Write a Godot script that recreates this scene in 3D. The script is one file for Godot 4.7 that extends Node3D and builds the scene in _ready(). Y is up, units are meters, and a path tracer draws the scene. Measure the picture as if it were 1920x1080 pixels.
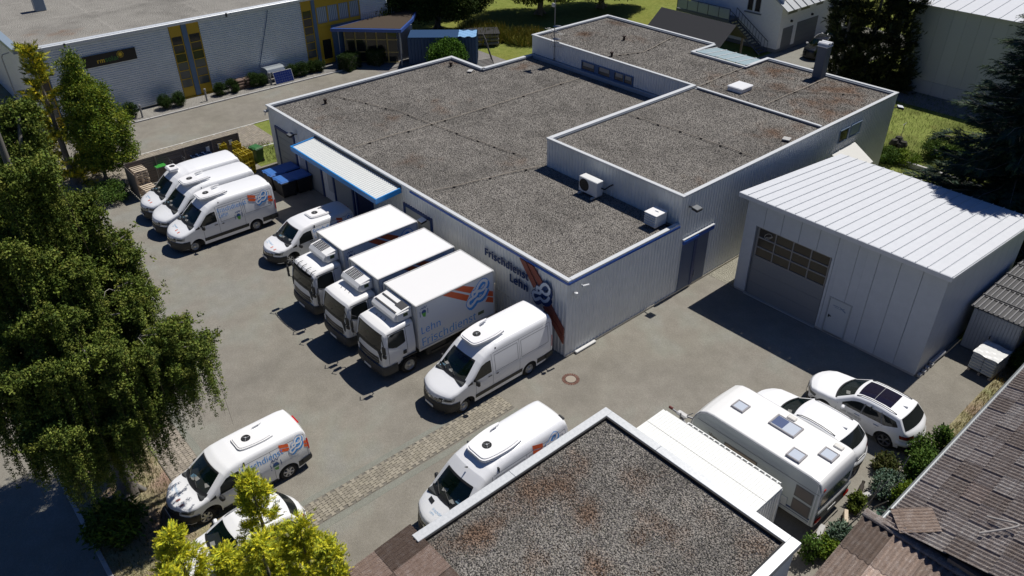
extends Node3D
# A company yard seen from above: flat-roofed hall, delivery vans and trucks, trees. x runs along the hall's long side, z towards the camera's right.

var names := {}
var mats := {}
var rng := RandomNumberGenerator.new()

class MB:
	var v := PackedVector3Array()
	var n := PackedVector3Array()
	var c := PackedColorArray()
	var col := Color(1, 1, 1)
	func tri(a: Vector3, b: Vector3, d: Vector3) -> void:
		var m := (b - a).cross(d - a)
		if m.length_squared() < 1e-14:
			return
		tri_n(a, b, d, m.normalized(), m.normalized(), m.normalized())
	func tri_n(a: Vector3, b: Vector3, d: Vector3, na: Vector3, nb: Vector3, nd: Vector3) -> void:
		v.append(a); v.append(d); v.append(b)
		n.append(na); n.append(nd); n.append(nb)
		c.append(col); c.append(col); c.append(col)
	func quad(a: Vector3, b: Vector3, d: Vector3, e: Vector3) -> void:
		tri(a, b, d)
		tri(a, d, e)
	func poly(p: Array) -> void:
		for i in range(1, p.size() - 1):
			tri(p[0], p[i], p[i + 1])
	# box with chamfered edges
	func box(at: Vector3, size: Vector3, bev := 0.0, bs := Basis.IDENTITY) -> void:
		var h := size * 0.5
		var b := minf(bev, minf(h.x, minf(h.y, h.z)) * 0.9)
		var P := func(x: float, y: float, z: float) -> Vector3: return at + bs * Vector3(x, y, z)
		var i := h - Vector3(b, b, b)
		for s in [-1.0, 1.0]:
			var f := [P.call(s * h.x, -i.y, -i.z), P.call(s * h.x, i.y, -i.z), P.call(s * h.x, i.y, i.z), P.call(s * h.x, -i.y, i.z)]
			var g := [P.call(-i.x, s * h.y, -i.z), P.call(-i.x, s * h.y, i.z), P.call(i.x, s * h.y, i.z), P.call(i.x, s * h.y, -i.z)]
			var k := [P.call(-i.x, -i.y, s * h.z), P.call(i.x, -i.y, s * h.z), P.call(i.x, i.y, s * h.z), P.call(-i.x, i.y, s * h.z)]
			for q in [f, g, k]:
				if s > 0:
					quad(q[0], q[1], q[2], q[3])
				else:
					quad(q[3], q[2], q[1], q[0])
		if b <= 0.0:
			return
		for s in [-1.0, 1.0]:
			for t in [-1.0, 1.0]:
				face(P.call(s * h.x, t * i.y, -i.z), P.call(s * h.x, t * i.y, i.z), P.call(s * i.x, t * h.y, i.z), P.call(s * i.x, t * h.y, -i.z), at)
				face(P.call(s * h.x, -i.y, t * i.z), P.call(s * h.x, i.y, t * i.z), P.call(s * i.x, i.y, t * h.z), P.call(s * i.x, -i.y, t * h.z), at)
				face(P.call(-i.x, s * h.y, t * i.z), P.call(i.x, s * h.y, t * i.z), P.call(i.x, s * i.y, t * h.z), P.call(-i.x, s * i.y, t * h.z), at)
				for u in [-1.0, 1.0]:
					var a: Vector3 = P.call(s * h.x, t * i.y, u * i.z)
					var d: Vector3 = P.call(s * i.x, t * h.y, u * i.z)
					var e: Vector3 = P.call(s * i.x, t * i.y, u * h.z)
					if (d - a).cross(e - a).dot(a - at) > 0:
						tri(a, d, e)
					else:
						tri(a, e, d)
	func face(a: Vector3, b: Vector3, d: Vector3, e: Vector3, inside: Vector3) -> void:
		if (b - a).cross(d - a).dot(a - inside) > 0:
			quad(a, b, d, e)
		else:
			quad(e, d, b, a)
	# triangle turned away from the origin
	func face3(a: Vector3, b: Vector3, d: Vector3) -> void:
		if (b - a).cross(d - a).dot(a + b + d) > 0:
			tri(a, b, d)
		else:
			tri(a, d, b)
	# box given by its two corners
	func bx(p: Vector3, q: Vector3, bev := 0.0) -> void:
		box((p + q) * 0.5, (q - p).abs(), bev)
	# round bar, tapered, between two points
	func rod(a: Vector3, b: Vector3, ra: float, rb := -1.0, sides := 8, caps := true) -> void:
		if rb < 0.0:
			rb = ra
		var d := (b - a).normalized()
		var u := d.cross(Vector3(0.31, 0.9, 0.27) if absf(d.y) < 0.9 else Vector3(1, 0, 0.1)).normalized()
		var w := d.cross(u)
		for i in sides:
			var t0 := TAU * i / sides
			var t1 := TAU * (i + 1) / sides
			var o0 := u * cos(t0) + w * sin(t0)
			var o1 := u * cos(t1) + w * sin(t1)
			tri_n(a + o0 * ra, a + o1 * ra, b + o1 * rb, o0, o1, o1)
			tri_n(a + o0 * ra, b + o1 * rb, b + o0 * rb, o0, o1, o0)
			if caps:
				tri(b, b + o0 * rb, b + o1 * rb)
				tri(a, a + o1 * ra, a + o0 * ra)
	func tube(pts: Array, r0: float, r1: float, sides := 6) -> void:
		for i in pts.size() - 1:
			var t0 := float(i) / (pts.size() - 1)
			var t1 := float(i + 1) / (pts.size() - 1)
			rod(pts[i], pts[i + 1], lerpf(r0, r1, t0), lerpf(r0, r1, t1), sides, i == 0 or i == pts.size() - 2)
	# turned shape: profile of (radius, height along axis)
	func lathe(prof: Array, xf: Transform3D, sides := 20, smooth := false) -> void:
		for k in prof.size() - 1:
			var p: Vector2 = prof[k]
			var q: Vector2 = prof[k + 1]
			var sl := Vector2(q.y - p.y, -(q.x - p.x)).normalized()
			for i in sides:
				var t0 := TAU * i / sides
				var t1 := TAU * (i + 1) / sides
				var a := xf * Vector3(p.x * cos(t0), p.y, p.x * sin(t0))
				var b := xf * Vector3(p.x * cos(t1), p.y, p.x * sin(t1))
				var d := xf * Vector3(q.x * cos(t1), q.y, q.x * sin(t1))
				var e := xf * Vector3(q.x * cos(t0), q.y, q.x * sin(t0))
				var n0 := (xf.basis * Vector3(sl.x * cos(t0), sl.y, sl.x * sin(t0))).normalized()
				var n1 := (xf.basis * Vector3(sl.x * cos(t1), sl.y, sl.x * sin(t1))).normalized()
				if p.x > 1e-6:
					tri_n(a, d, b, n0, n1, n1)
				if q.x > 1e-6:
					tri_n(a, e, d, n0, n0, n1)
	# smooth sheet over rows of points; normals averaged over the grid
	func grid(rows: Array, flip := false, skip = null) -> void:
		var R := rows.size()
		var C: int = rows[0].size()
		var nn := []
		for r in R:
			var line := PackedVector3Array()
			for k in C:
				var du: Vector3 = rows[r][mini(k + 1, C - 1)] - rows[r][maxi(k - 1, 0)]
				var dv: Vector3 = rows[mini(r + 1, R - 1)][k] - rows[maxi(r - 1, 0)][k]
				if dv.length_squared() < 1e-12:
					dv = rows[mini(r + 2, R - 1)][k] - rows[maxi(r - 2, 0)][k]
				var m := du.cross(dv)
				m = m.normalized() if m.length_squared() > 1e-16 else Vector3.UP
				line.append(-m if flip else m)
			nn.append(line)
		for r in R - 1:
			for k in C - 1:
				if skip != null and skip.call(r, k):
					continue
				var a: Vector3 = rows[r][k]
				var b: Vector3 = rows[r][k + 1]
				var d: Vector3 = rows[r + 1][k + 1]
				var e: Vector3 = rows[r + 1][k]
				if flip:
					tri_n(a, d, b, nn[r][k], nn[r + 1][k + 1], nn[r][k + 1])
					tri_n(a, e, d, nn[r][k], nn[r + 1][k], nn[r + 1][k + 1])
				else:
					tri_n(a, b, d, nn[r][k], nn[r][k + 1], nn[r + 1][k + 1])
					tri_n(a, d, e, nn[r][k], nn[r + 1][k + 1], nn[r + 1][k])
	# flat outline (x, y) pushed out along z from z0 to z1
	func prism(p: PackedVector2Array, z0: float, z1: float, xf := Transform3D.IDENTITY) -> void:
		var q := p
		if Geometry2D.is_polygon_clockwise(q):
			q = p.duplicate()
			q.reverse()
		var t := Geometry2D.triangulate_polygon(q)
		for i in range(0, t.size(), 3):
			var a := q[t[i]]
			var b := q[t[i + 1]]
			var d := q[t[i + 2]]
			if (b - a).cross(d - a) < 0:
				var s := b
				b = d
				d = s
			tri(xf * Vector3(a.x, a.y, z1), xf * Vector3(b.x, b.y, z1), xf * Vector3(d.x, d.y, z1))
			tri(xf * Vector3(a.x, a.y, z0), xf * Vector3(d.x, d.y, z0), xf * Vector3(b.x, b.y, z0))
		for i in q.size():
			var a := q[i]
			var b := q[(i + 1) % q.size()]
			quad(xf * Vector3(a.x, a.y, z0), xf * Vector3(b.x, b.y, z0), xf * Vector3(b.x, b.y, z1), xf * Vector3(a.x, a.y, z1))
	func mesh() -> ArrayMesh:
		var arr := []
		arr.resize(Mesh.ARRAY_MAX)
		arr[Mesh.ARRAY_VERTEX] = v
		arr[Mesh.ARRAY_NORMAL] = n
		arr[Mesh.ARRAY_COLOR] = c
		var m := ArrayMesh.new()
		m.add_surface_from_arrays(Mesh.PRIMITIVE_TRIANGLES, arr)
		return m

func numbered(n: String, parent: Node = null) -> String:
	var key := n if parent == null else str(parent.get_instance_id()) + n
	if not names.has(key):
		names[key] = 0
		return n
	names[key] += 1
	return "%s_%03d" % [n, names[key]]

func tag(o: Node, label: String, category := "", group := "", kind := "") -> void:
	if label: o.set_meta("label", label)
	if category: o.set_meta("category", category)
	if group: o.set_meta("group", group)
	if kind: o.set_meta("kind", kind)

func thing(called: String, label: String, category: String, at := Vector3.ZERO, turn := 0.0, group := "", kind := "") -> Node3D:
	var o := Node3D.new()
	o.name = numbered(called)
	add_child(o)
	o.position = at
	o.rotation.y = turn
	tag(o, label, category, group, kind)
	return o

func part(called: String, st, m: Material, parent: Node, label := "") -> MeshInstance3D:
	var o := MeshInstance3D.new()
	o.name = numbered(called, parent)
	o.mesh = st.mesh() if st is MB else st
	o.material_override = m
	parent.add_child(o, true)
	if label: o.set_meta("label", label)
	return o

func solo(called: String, st, m: Material, label: String, category: String, group := "", kind := "") -> MeshInstance3D:
	var o := MeshInstance3D.new()
	o.name = numbered(called)
	o.mesh = st.mesh() if st is MB else st
	o.material_override = m
	add_child(o, true)
	tag(o, label, category, group, kind)
	return o

func dup(root: Node3D, at: Vector3, turn: float, label: String, group := "") -> Node3D:
	var r: Node3D = root.duplicate()
	r.name = numbered(String(root.name).rstrip("0123456789").rstrip("_"))
	add_child(r)
	r.position = at
	r.rotation.y = turn
	r.set_meta("label", label)
	if group: r.set_meta("group", group)
	return r

func scatter(called: String, mesh: Mesh, m: Material, xfs: Array, cols: Array, parent: Node) -> MultiMeshInstance3D:
	var mm := MultiMesh.new()
	mm.transform_format = MultiMesh.TRANSFORM_3D
	mm.use_colors = true
	mm.mesh = mesh
	mm.instance_count = xfs.size()
	var buf := PackedFloat32Array()
	buf.resize(xfs.size() * 16)
	var k := 0
	for i in xfs.size():
		var t: Transform3D = xfs[i]
		var b := t.basis
		buf[k] = b.x.x; buf[k + 1] = b.y.x; buf[k + 2] = b.z.x; buf[k + 3] = t.origin.x
		buf[k + 4] = b.x.y; buf[k + 5] = b.y.y; buf[k + 6] = b.z.y; buf[k + 7] = t.origin.y
		buf[k + 8] = b.x.z; buf[k + 9] = b.y.z; buf[k + 10] = b.z.z; buf[k + 11] = t.origin.z
		var cc: Color = cols[i % cols.size()]
		buf[k + 12] = cc.r; buf[k + 13] = cc.g; buf[k + 14] = cc.b; buf[k + 15] = 1.0
		k += 16
	mm.buffer = buf
	var o := MultiMeshInstance3D.new()
	o.name = numbered(called, parent)
	o.multimesh = mm
	o.material_override = m
	o.set_meta("kind", "stuff")
	parent.add_child(o, true)
	return o

# ---------- materials
func lin(r: float, g: float, b: float) -> Color:
	return Color(r, g, b).linear_to_srgb()

func plain(key: String, col: Color, rough := 0.7, metal := 0.0) -> StandardMaterial3D:
	if mats.has(key):
		return mats[key]
	var m := StandardMaterial3D.new()
	m.albedo_color = col
	m.roughness = rough
	m.metallic = metal
	mats[key] = m
	return m

func noise_bytes(sd: int, feature: float, oct: int, size: int) -> PackedByteArray:
	var f := FastNoiseLite.new()
	f.seed = sd
	f.noise_type = FastNoiseLite.TYPE_SIMPLEX_SMOOTH
	f.frequency = 1.0 / feature
	f.fractal_octaves = oct
	var im := f.get_seamless_image(size, size)
	im.convert(Image.FORMAT_L8)
	return im.get_data()

# layers: [feature size in pixels, octaves, weight]; stops: [value, Color (linear)]
func speckle(sd: int, size: int, layers: Array, white: float, stops: Array) -> ImageTexture:
	var acc := PackedFloat32Array()
	acc.resize(size * size)
	var total := white
	for l in layers:
		total += l[2]
	for li in layers.size():
		var b := noise_bytes(sd + li * 13, layers[li][0], layers[li][1], size)
		var w: float = layers[li][2] / total / 255.0
		for i in acc.size():
			acc[i] += b[i] * w
	var r := RandomNumberGenerator.new()
	r.seed = sd
	var lut := PackedByteArray()
	for k in 256:
		var t := k / 255.0
		var col: Color = stops[0][1]
		for s in stops.size() - 1:
			if t >= stops[s][0]:
				col = stops[s][1].lerp(stops[s + 1][1], clampf((t - stops[s][0]) / (stops[s + 1][0] - stops[s][0]), 0.0, 1.0))
		col = col.linear_to_srgb()
		lut.append(int(clampf(col.r, 0, 1) * 255)); lut.append(int(clampf(col.g, 0, 1) * 255)); lut.append(int(clampf(col.b, 0, 1) * 255))
	var out := PackedByteArray()
	out.resize(size * size * 3)
	var ww := white / total
	for i in acc.size():
		var k := clampi(int((acc[i] + r.randf() * ww) * 255.0), 0, 255) * 3
		out[i * 3] = lut[k]; out[i * 3 + 1] = lut[k + 1]; out[i * 3 + 2] = lut[k + 2]
	return ImageTexture.create_from_image(Image.create_from_data(size, size, false, Image.FORMAT_RGB8, out))

func bump(sd: int, size: int, feature: float, oct: int, strength: float) -> ImageTexture:
	var im := Image.create_from_data(size, size, false, Image.FORMAT_L8, noise_bytes(sd, feature, oct, size))
	im.convert(Image.FORMAT_RGBA8)
	im.bump_map_to_normal_map(strength)
	return ImageTexture.create_from_image(im)

# a rough, grained surface; metres = side of one texture tile
func grained(key: String, tex: Texture2D, metres: float, rough := 0.9, nrm: Texture2D = null, nscale := 1.0, vc := false, metal := 0.0) -> StandardMaterial3D:
	var m := StandardMaterial3D.new()
	m.albedo_texture = tex
	m.roughness = rough
	m.metallic_specular = 0.2 if rough > 0.85 else 0.5
	m.metallic = metal
	m.uv1_triplanar = true
	m.uv1_world_triplanar = true
	m.uv1_scale = Vector3.ONE / metres
	if nrm:
		m.normal_enabled = true
		m.normal_texture = nrm
		m.normal_scale = nscale
	m.vertex_color_use_as_albedo = vc
	mats[key] = m
	return m

func leafy(key: String, tint: Color, back := 0.5) -> StandardMaterial3D:
	var m := StandardMaterial3D.new()
	m.albedo_color = tint
	m.vertex_color_use_as_albedo = true
	m.roughness = 0.6
	m.metallic_specular = 0.2
	m.cull_mode = BaseMaterial3D.CULL_DISABLED
	m.backlight_enabled = true
	m.backlight = Color(back, back, back * 0.5)
	mats[key] = m
	return m

# ---------- flat lettering as triangles, scaled to a width; base line at y = 0
func letters(txt: String, width: float, bold := false) -> PackedVector3Array:
	var tm := TextMesh.new()
	var f := SystemFont.new()
	f.font_names = PackedStringArray(["Droid Sans"])
	if bold:
		f.font_weight = 700
	tm.font = f
	tm.text = txt
	tm.font_size = 64
	tm.pixel_size = 0.01
	tm.depth = 0.0
	tm.curve_step = 1.0
	tm.horizontal_alignment = HORIZONTAL_ALIGNMENT_LEFT
	var arr := tm.get_mesh_arrays()
	var vs: PackedVector3Array = arr[Mesh.ARRAY_VERTEX]
	var ix = arr[Mesh.ARRAY_INDEX]
	var out := PackedVector3Array()
	if ix != null and ix.size() > 0:
		for i in ix:
			out.append(vs[i])
	else:
		out = vs
	var lo := Vector3(1e9, 1e9, 0)
	var hi := -lo
	for p in out:
		lo = lo.min(p)
		hi = hi.max(p)
	var s := width / maxf(hi.x - lo.x, 1e-6)
	for i in out.size():
		out[i] = Vector3((out[i].x - lo.x) * s, (out[i].y - lo.y) * s, 0)
	return out

func letters_height(p: PackedVector3Array) -> float:
	var h := 0.0
	for q in p:
		h = maxf(h, q.y)
	return h

# lettering laid on any surface: place maps (x, y) of the text to a point
func lay(st: MB, p: PackedVector3Array, place: Callable) -> void:
	for i in range(0, p.size(), 3):
		var a := p[i]
		var b := p[i + 1]
		var d := p[i + 2]
		if (b - a).cross(d - a).z < 0:
			var s := b
			b = d
			d = s
		st.tri(place.call(a.x, a.y), place.call(b.x, b.y), place.call(d.x, d.y))

# pen strokes as flat cells merged into runs, so that crossing strokes never lie twice on one plane
func ink(lines: Array, w: float, cell: float) -> PackedVector3Array:
	var lo := Vector2(1e9, 1e9)
	var hi := -lo
	for l in lines:
		for p in l:
			lo = lo.min(p)
			hi = hi.max(p)
	lo -= Vector2(w, w)
	hi += Vector2(w, w)
	var out := PackedVector3Array()
	var nx := int((hi.x - lo.x) / cell) + 1
	var ny := int((hi.y - lo.y) / cell) + 1
	for j in ny:
		var start := -1
		for i in nx + 1:
			var c := lo + Vector2(i + 0.5, j + 0.5) * cell
			var hit := false
			if i < nx:
				for l in lines:
					for k in l.size() - 1:
						if Geometry2D.get_closest_point_to_segment(c, l[k], l[k + 1]).distance_squared_to(c) < w * w * 0.25:
							hit = true
							break
					if hit:
						break
			if hit and start < 0:
				start = i
			elif not hit and start >= 0:
				var x0 := lo.x + start * cell
				var x1 := lo.x + i * cell
				var y0 := lo.y + j * cell
				var n := maxi(1, int((x1 - x0) / 0.12))
				for q in n:
					var a := lerpf(x0, x1, q / float(n))
					var b := lerpf(x0, x1, (q + 1) / float(n))
					for v in [Vector3(a, y0, 0), Vector3(b, y0, 0), Vector3(b, y0 + cell, 0), Vector3(a, y0, 0), Vector3(b, y0 + cell, 0), Vector3(a, y0 + cell, 0)]:
						out.append(v)
				start = -1
	return out

func spline(p: Array, per := 5) -> PackedVector2Array:
	var out := PackedVector2Array()
	for i in p.size() - 1:
		var a: Vector2 = p[maxi(i - 1, 0)]
		var b: Vector2 = p[i]
		var d: Vector2 = p[i + 1]
		var e: Vector2 = p[mini(i + 2, p.size() - 1)]
		for k in per:
			out.append(b.cubic_interpolate(d, a, e, k / float(per)))
	out.append(p[-1])
	return out

# the looped script letter of the firm's emblem in a unit square, as pen strokes of width w shifted by o
var loop_cache := {}
func loop_letter(w: float, o: Vector2) -> PackedVector3Array:
	var key := "%.3f %.3f %.3f" % [w, o.x, o.y]
	if not loop_cache.has(key):
		var path := spline([Vector2(0.24, 0.56), Vector2(0.26, 0.68), Vector2(0.42, 0.70), Vector2(0.56, 0.90), Vector2(0.76, 1.02), Vector2(0.95, 0.92), Vector2(0.93, 0.72), Vector2(0.74, 0.58), Vector2(0.50, 0.62), Vector2(0.42, 0.48), Vector2(0.26, 0.44), Vector2(0.06, 0.38), Vector2(0.00, 0.22), Vector2(0.12, 0.08), Vector2(0.28, 0.16), Vector2(0.44, 0.28), Vector2(0.62, 0.24), Vector2(0.82, 0.34), Vector2(0.94, 0.52)], 4)
		for i in path.size():
			path[i] += o
		loop_cache[key] = ink([path], w, 0.022)
	return loop_cache[key]

# ---------- vehicle bodies: nose at x = -L/2, left flank towards +z
class VB:
	var L := 5.0
	var top := []
	var wid := []
	var low := []
	var rad := []
	var bow := []
	var belt := 1.2
	var tum := 0.1
	var tp := 1.5
	var tuck := 0.06
	var crown := 0.04
	var arches := []
	var cut := [0.0, 0.0]
	var fr := 0.93
	static func tab(t: Array, x: float) -> float:
		if x <= t[0][0]:
			return t[0][1]
		for i in t.size() - 1:
			if x <= t[i + 1][0]:
				return lerpf(t[i][1], t[i + 1][1], (x - t[i][0]) / maxf(t[i + 1][0] - t[i][0], 1e-6))
		return t[-1][1]
	func T(x: float) -> float: return tab(top, x)
	func W(x: float) -> float: return tab(wid, x)
	func R(x: float) -> float: return tab(rad, x)
	func base(x: float) -> float:
		var y := tab(low, x)
		for a in arches:
			var d := absf(x - a[0])
			if d < a[2]:
				y = maxf(y, a[1] + sqrt(a[2] * a[2] - d * d))
		return y
	func half(x: float, y: float) -> float:
		var w := W(x)
		if y < belt:
			var y0 := tab(low, x)
			var q := clampf((belt - y) / (belt - y0), 0, 1)
			return w - tuck * q * q
		return w - tum * pow(y - belt, tp)
	func side(x: float, y: float) -> float:
		var r := R(x)
		var yc := T(x) - r
		if y <= yc:
			return half(x, y)
		var q := clampf((y - yc) / r, 0, 1)
		return half(x, yc) - r * (1.0 - sqrt(1.0 - q * q))
	func flat(x: float) -> float: # half width of the flat part of the top
		return half(x, T(x) - R(x)) - R(x)
	func topy(x: float, z: float) -> float:
		var zr := flat(x)
		var yt := T(x)
		if absf(z) <= zr:
			return yt + crown * (1.0 - (z / zr) * (z / zr))
		var q := clampf((absf(z) - zr) / R(x), 0, 1)
		return yt - R(x) + R(x) * sqrt(1.0 - q * q)
	func P(x: float, y: float, z: float) -> Vector3:
		var q := z / W(x)
		return Vector3(x + tab(bow, x) * q * q - L * 0.5, y, z)
	func S(x: float, y: float, off: float, sgn := 1.0) -> Vector3:
		return P(x, y, sgn * (side(x, y) + off))
	func stations() -> Array:
		var xs := {}
		for t in [top, wid, rad]:
			for e in t:
				xs[snappedf(e[0], 0.001)] = true
		var k := 0.0
		while k < L:
			xs[snappedf(k, 0.001)] = true
			k += 0.16
		for a in arches:
			for j in 15:
				xs[snappedf(a[0] - a[2] * cos(PI * j / 14.0), 0.001)] = true
			xs[snappedf(a[0] - a[2] - 0.002, 0.001)] = true
			xs[snappedf(a[0] + a[2] + 0.002, 0.001)] = true
		for j in 9:
			xs[snappedf(lerpf(cut[0], cut[1], j / 8.0), 0.001)] = true
		var o := xs.keys()
		o.sort()
		var r := []
		for x in o:
			if x >= 0 and x <= L and (r.is_empty() or x - r[-1] > 0.0015):
				r.append(x)
		return r
	func section(x: float) -> PackedVector3Array:
		var o := PackedVector3Array()
		var y0 := base(x)
		var r := R(x)
		var yc := maxf(T(x) - r, y0 + 0.01)
		var h := half(x, yc)
		var lp := []
		for j in 8:
			var y := lerpf(y0, yc, j / 7.0)
			lp.append(Vector2(half(x, y), y))
		for j in range(1, 6):
			var a := PI * 0.5 * j / 5.0
			lp.append(Vector2(h - r + r * cos(a), yc + r * sin(a)))
		for q in [fr, 0.6, 0.3]:
			lp.append(Vector2((h - r) * q, topy(x, (h - r) * q)))
		for p in lp:
			o.append(P(x, p.y, p.x))
		o.append(P(x, topy(x, 0), 0))
		for i in range(lp.size() - 1, -1, -1):
			o.append(P(x, lp[i].y, -lp[i].x))
		return o
	func body() -> MB:
		var st := MB.new()
		var xs := stations()
		var rows := []
		for x in xs:
			rows.append(section(x))
		var ct := cut
		st.grid(rows, true, func(r: int, k: int) -> bool:
			var xm: float = (xs[r] + xs[r + 1]) * 0.5
			return xm > ct[0] and xm < ct[1] and k >= 13 and k <= 18)
		for e in [0, rows.size() - 1]:
			var row: PackedVector3Array = rows[e]
			var n := row.size()
			for i in n / 2:
				if e == 0:
					st.quad(row[i + 1], row[i], row[n - 1 - i], row[n - 2 - i])
				else:
					st.quad(row[i], row[i + 1], row[n - 2 - i], row[n - 1 - i])
		return st
	func screen() -> MB:
		var st := MB.new()
		var rows := []
		for j in 9:
			var x := lerpf(cut[0], cut[1], j / 8.0)
			var row := PackedVector3Array()
			for i in 11:
				var z := flat(x) * fr * (1.0 - i / 5.0)
				row.append(P(x, topy(x, z) - 0.006, z))
			rows.append(row)
		st.grid(rows, true)
		return st
	# dark band printed round the edge of a glass or a sheet on the top
	func top_patch(st: MB, x0: float, x1: float, z0: float, z1: float, off: float, nx := 8, nz := 8, rel := true) -> void:
		var rows := []
		for j in nx + 1:
			var x := lerpf(x0, x1, j / float(nx))
			var row := PackedVector3Array()
			for i in nz + 1:
				var z := lerpf(z1, z0, i / float(nz)) * (flat(x) if rel else 1.0)
				var sl := (T(x + 0.02) - T(x - 0.02)) / 0.04
				var nn := Vector2(-sl, 1.0).normalized() * off
				row.append(P(x, topy(x, z), z) + Vector3(nn.x, nn.y, 0))
			rows.append(row)
		st.grid(rows, true)
	# sheet on the flank between two lines: pts = [x, y low, y high]
	func strip(st: MB, pts: Array, off: float, sgn := 1.0, ny := 5) -> void:
		var fine := []
		for i in pts.size() - 1:
			var n := maxi(1, int((pts[i + 1][0] - pts[i][0]) / 0.12))
			for k in n:
				var t := k / float(n)
				fine.append([lerpf(pts[i][0], pts[i + 1][0], t), lerpf(pts[i][1], pts[i + 1][1], t), lerpf(pts[i][2], pts[i + 1][2], t)])
		fine.append(pts[-1])
		var rows := []
		for p in fine:
			var row := PackedVector3Array()
			for j in ny + 1:
				row.append(S(p[0], lerpf(p[1], p[2], j / float(ny)), off, sgn))
			rows.append(row)
		st.grid(rows, sgn > 0)
	# narrow line along points on the flank
	func seam(st: MB, pts: Array, w: float, off: float, sgn := 1.0) -> void:
		for i in pts.size() - 1:
			var a := Vector2(pts[i][0], pts[i][1])
			var b := Vector2(pts[i + 1][0], pts[i + 1][1])
			var d := (b - a).normalized().orthogonal() * w * 0.5
			var n := maxi(1, int(a.distance_to(b) / 0.2))
			for k in n:
				var p := a.lerp(b, k / float(n))
				var q := a.lerp(b, (k + 1) / float(n))
				var f := [S(p.x - d.x, p.y - d.y, off, sgn), S(q.x - d.x, q.y - d.y, off, sgn), S(q.x + d.x, q.y + d.y, off, sgn), S(p.x + d.x, p.y + d.y, off, sgn)]
				st.quad(f[0], f[1], f[2], f[3])
	func front_x(y: float) -> float:
		var x := 0.0
		while x < L and T(x) - 0.02 < y:
			x += 0.01
		return x
	func back_x(y: float) -> float:
		var x := L
		while x > 0 and T(x) - 0.02 < y:
			x -= 0.01
		return x
	# point on the nose (end = 0) or tail (end = 1) at height y; s from -1 (right flank) over 0 to 1 (left flank)
	func hull(y: float, s: float, reach: float, end: int, off: float) -> Vector3:
		var x0 := front_x(y) if end == 0 else back_x(y)
		var dirx := -1.0 if end == 0 else 1.0
		var h0 := half(x0, minf(y, T(x0) - R(x0)))
		if absf(s) <= 0.6:
			var z := s / 0.6 * h0
			var sl := Vector3(dirx, 0, (z / h0) * 0.5).normalized() * off
			return P(x0, y, z) + sl
		var u := (absf(s) - 0.6) / 0.4
		var x := lerpf(x0, x0 - dirx * reach, u)
		return P(x, y, signf(s) * side(x, y)) + Vector3(dirx * (1.0 - u), 0, signf(s) * (0.5 + 0.5 * u)).normalized() * off
	func band(st: MB, y0: float, y1: float, s0: float, s1: float, reach: float, end: int, off: float, ny := 4, bulge := 0.0) -> void:
		var rows := []
		var n := maxi(4, int(absf(s1 - s0) * 24))
		for j in ny + 1:
			var y := lerpf(y0, y1, j / float(ny))
			var o := off + bulge * sin(PI * j / float(ny))
			var row := PackedVector3Array()
			for i in n + 1:
				row.append(hull(y, lerpf(s0, s1, i / float(n)), reach, end, o))
			rows.append(row)
		st.grid(rows, end == 0)

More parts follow.
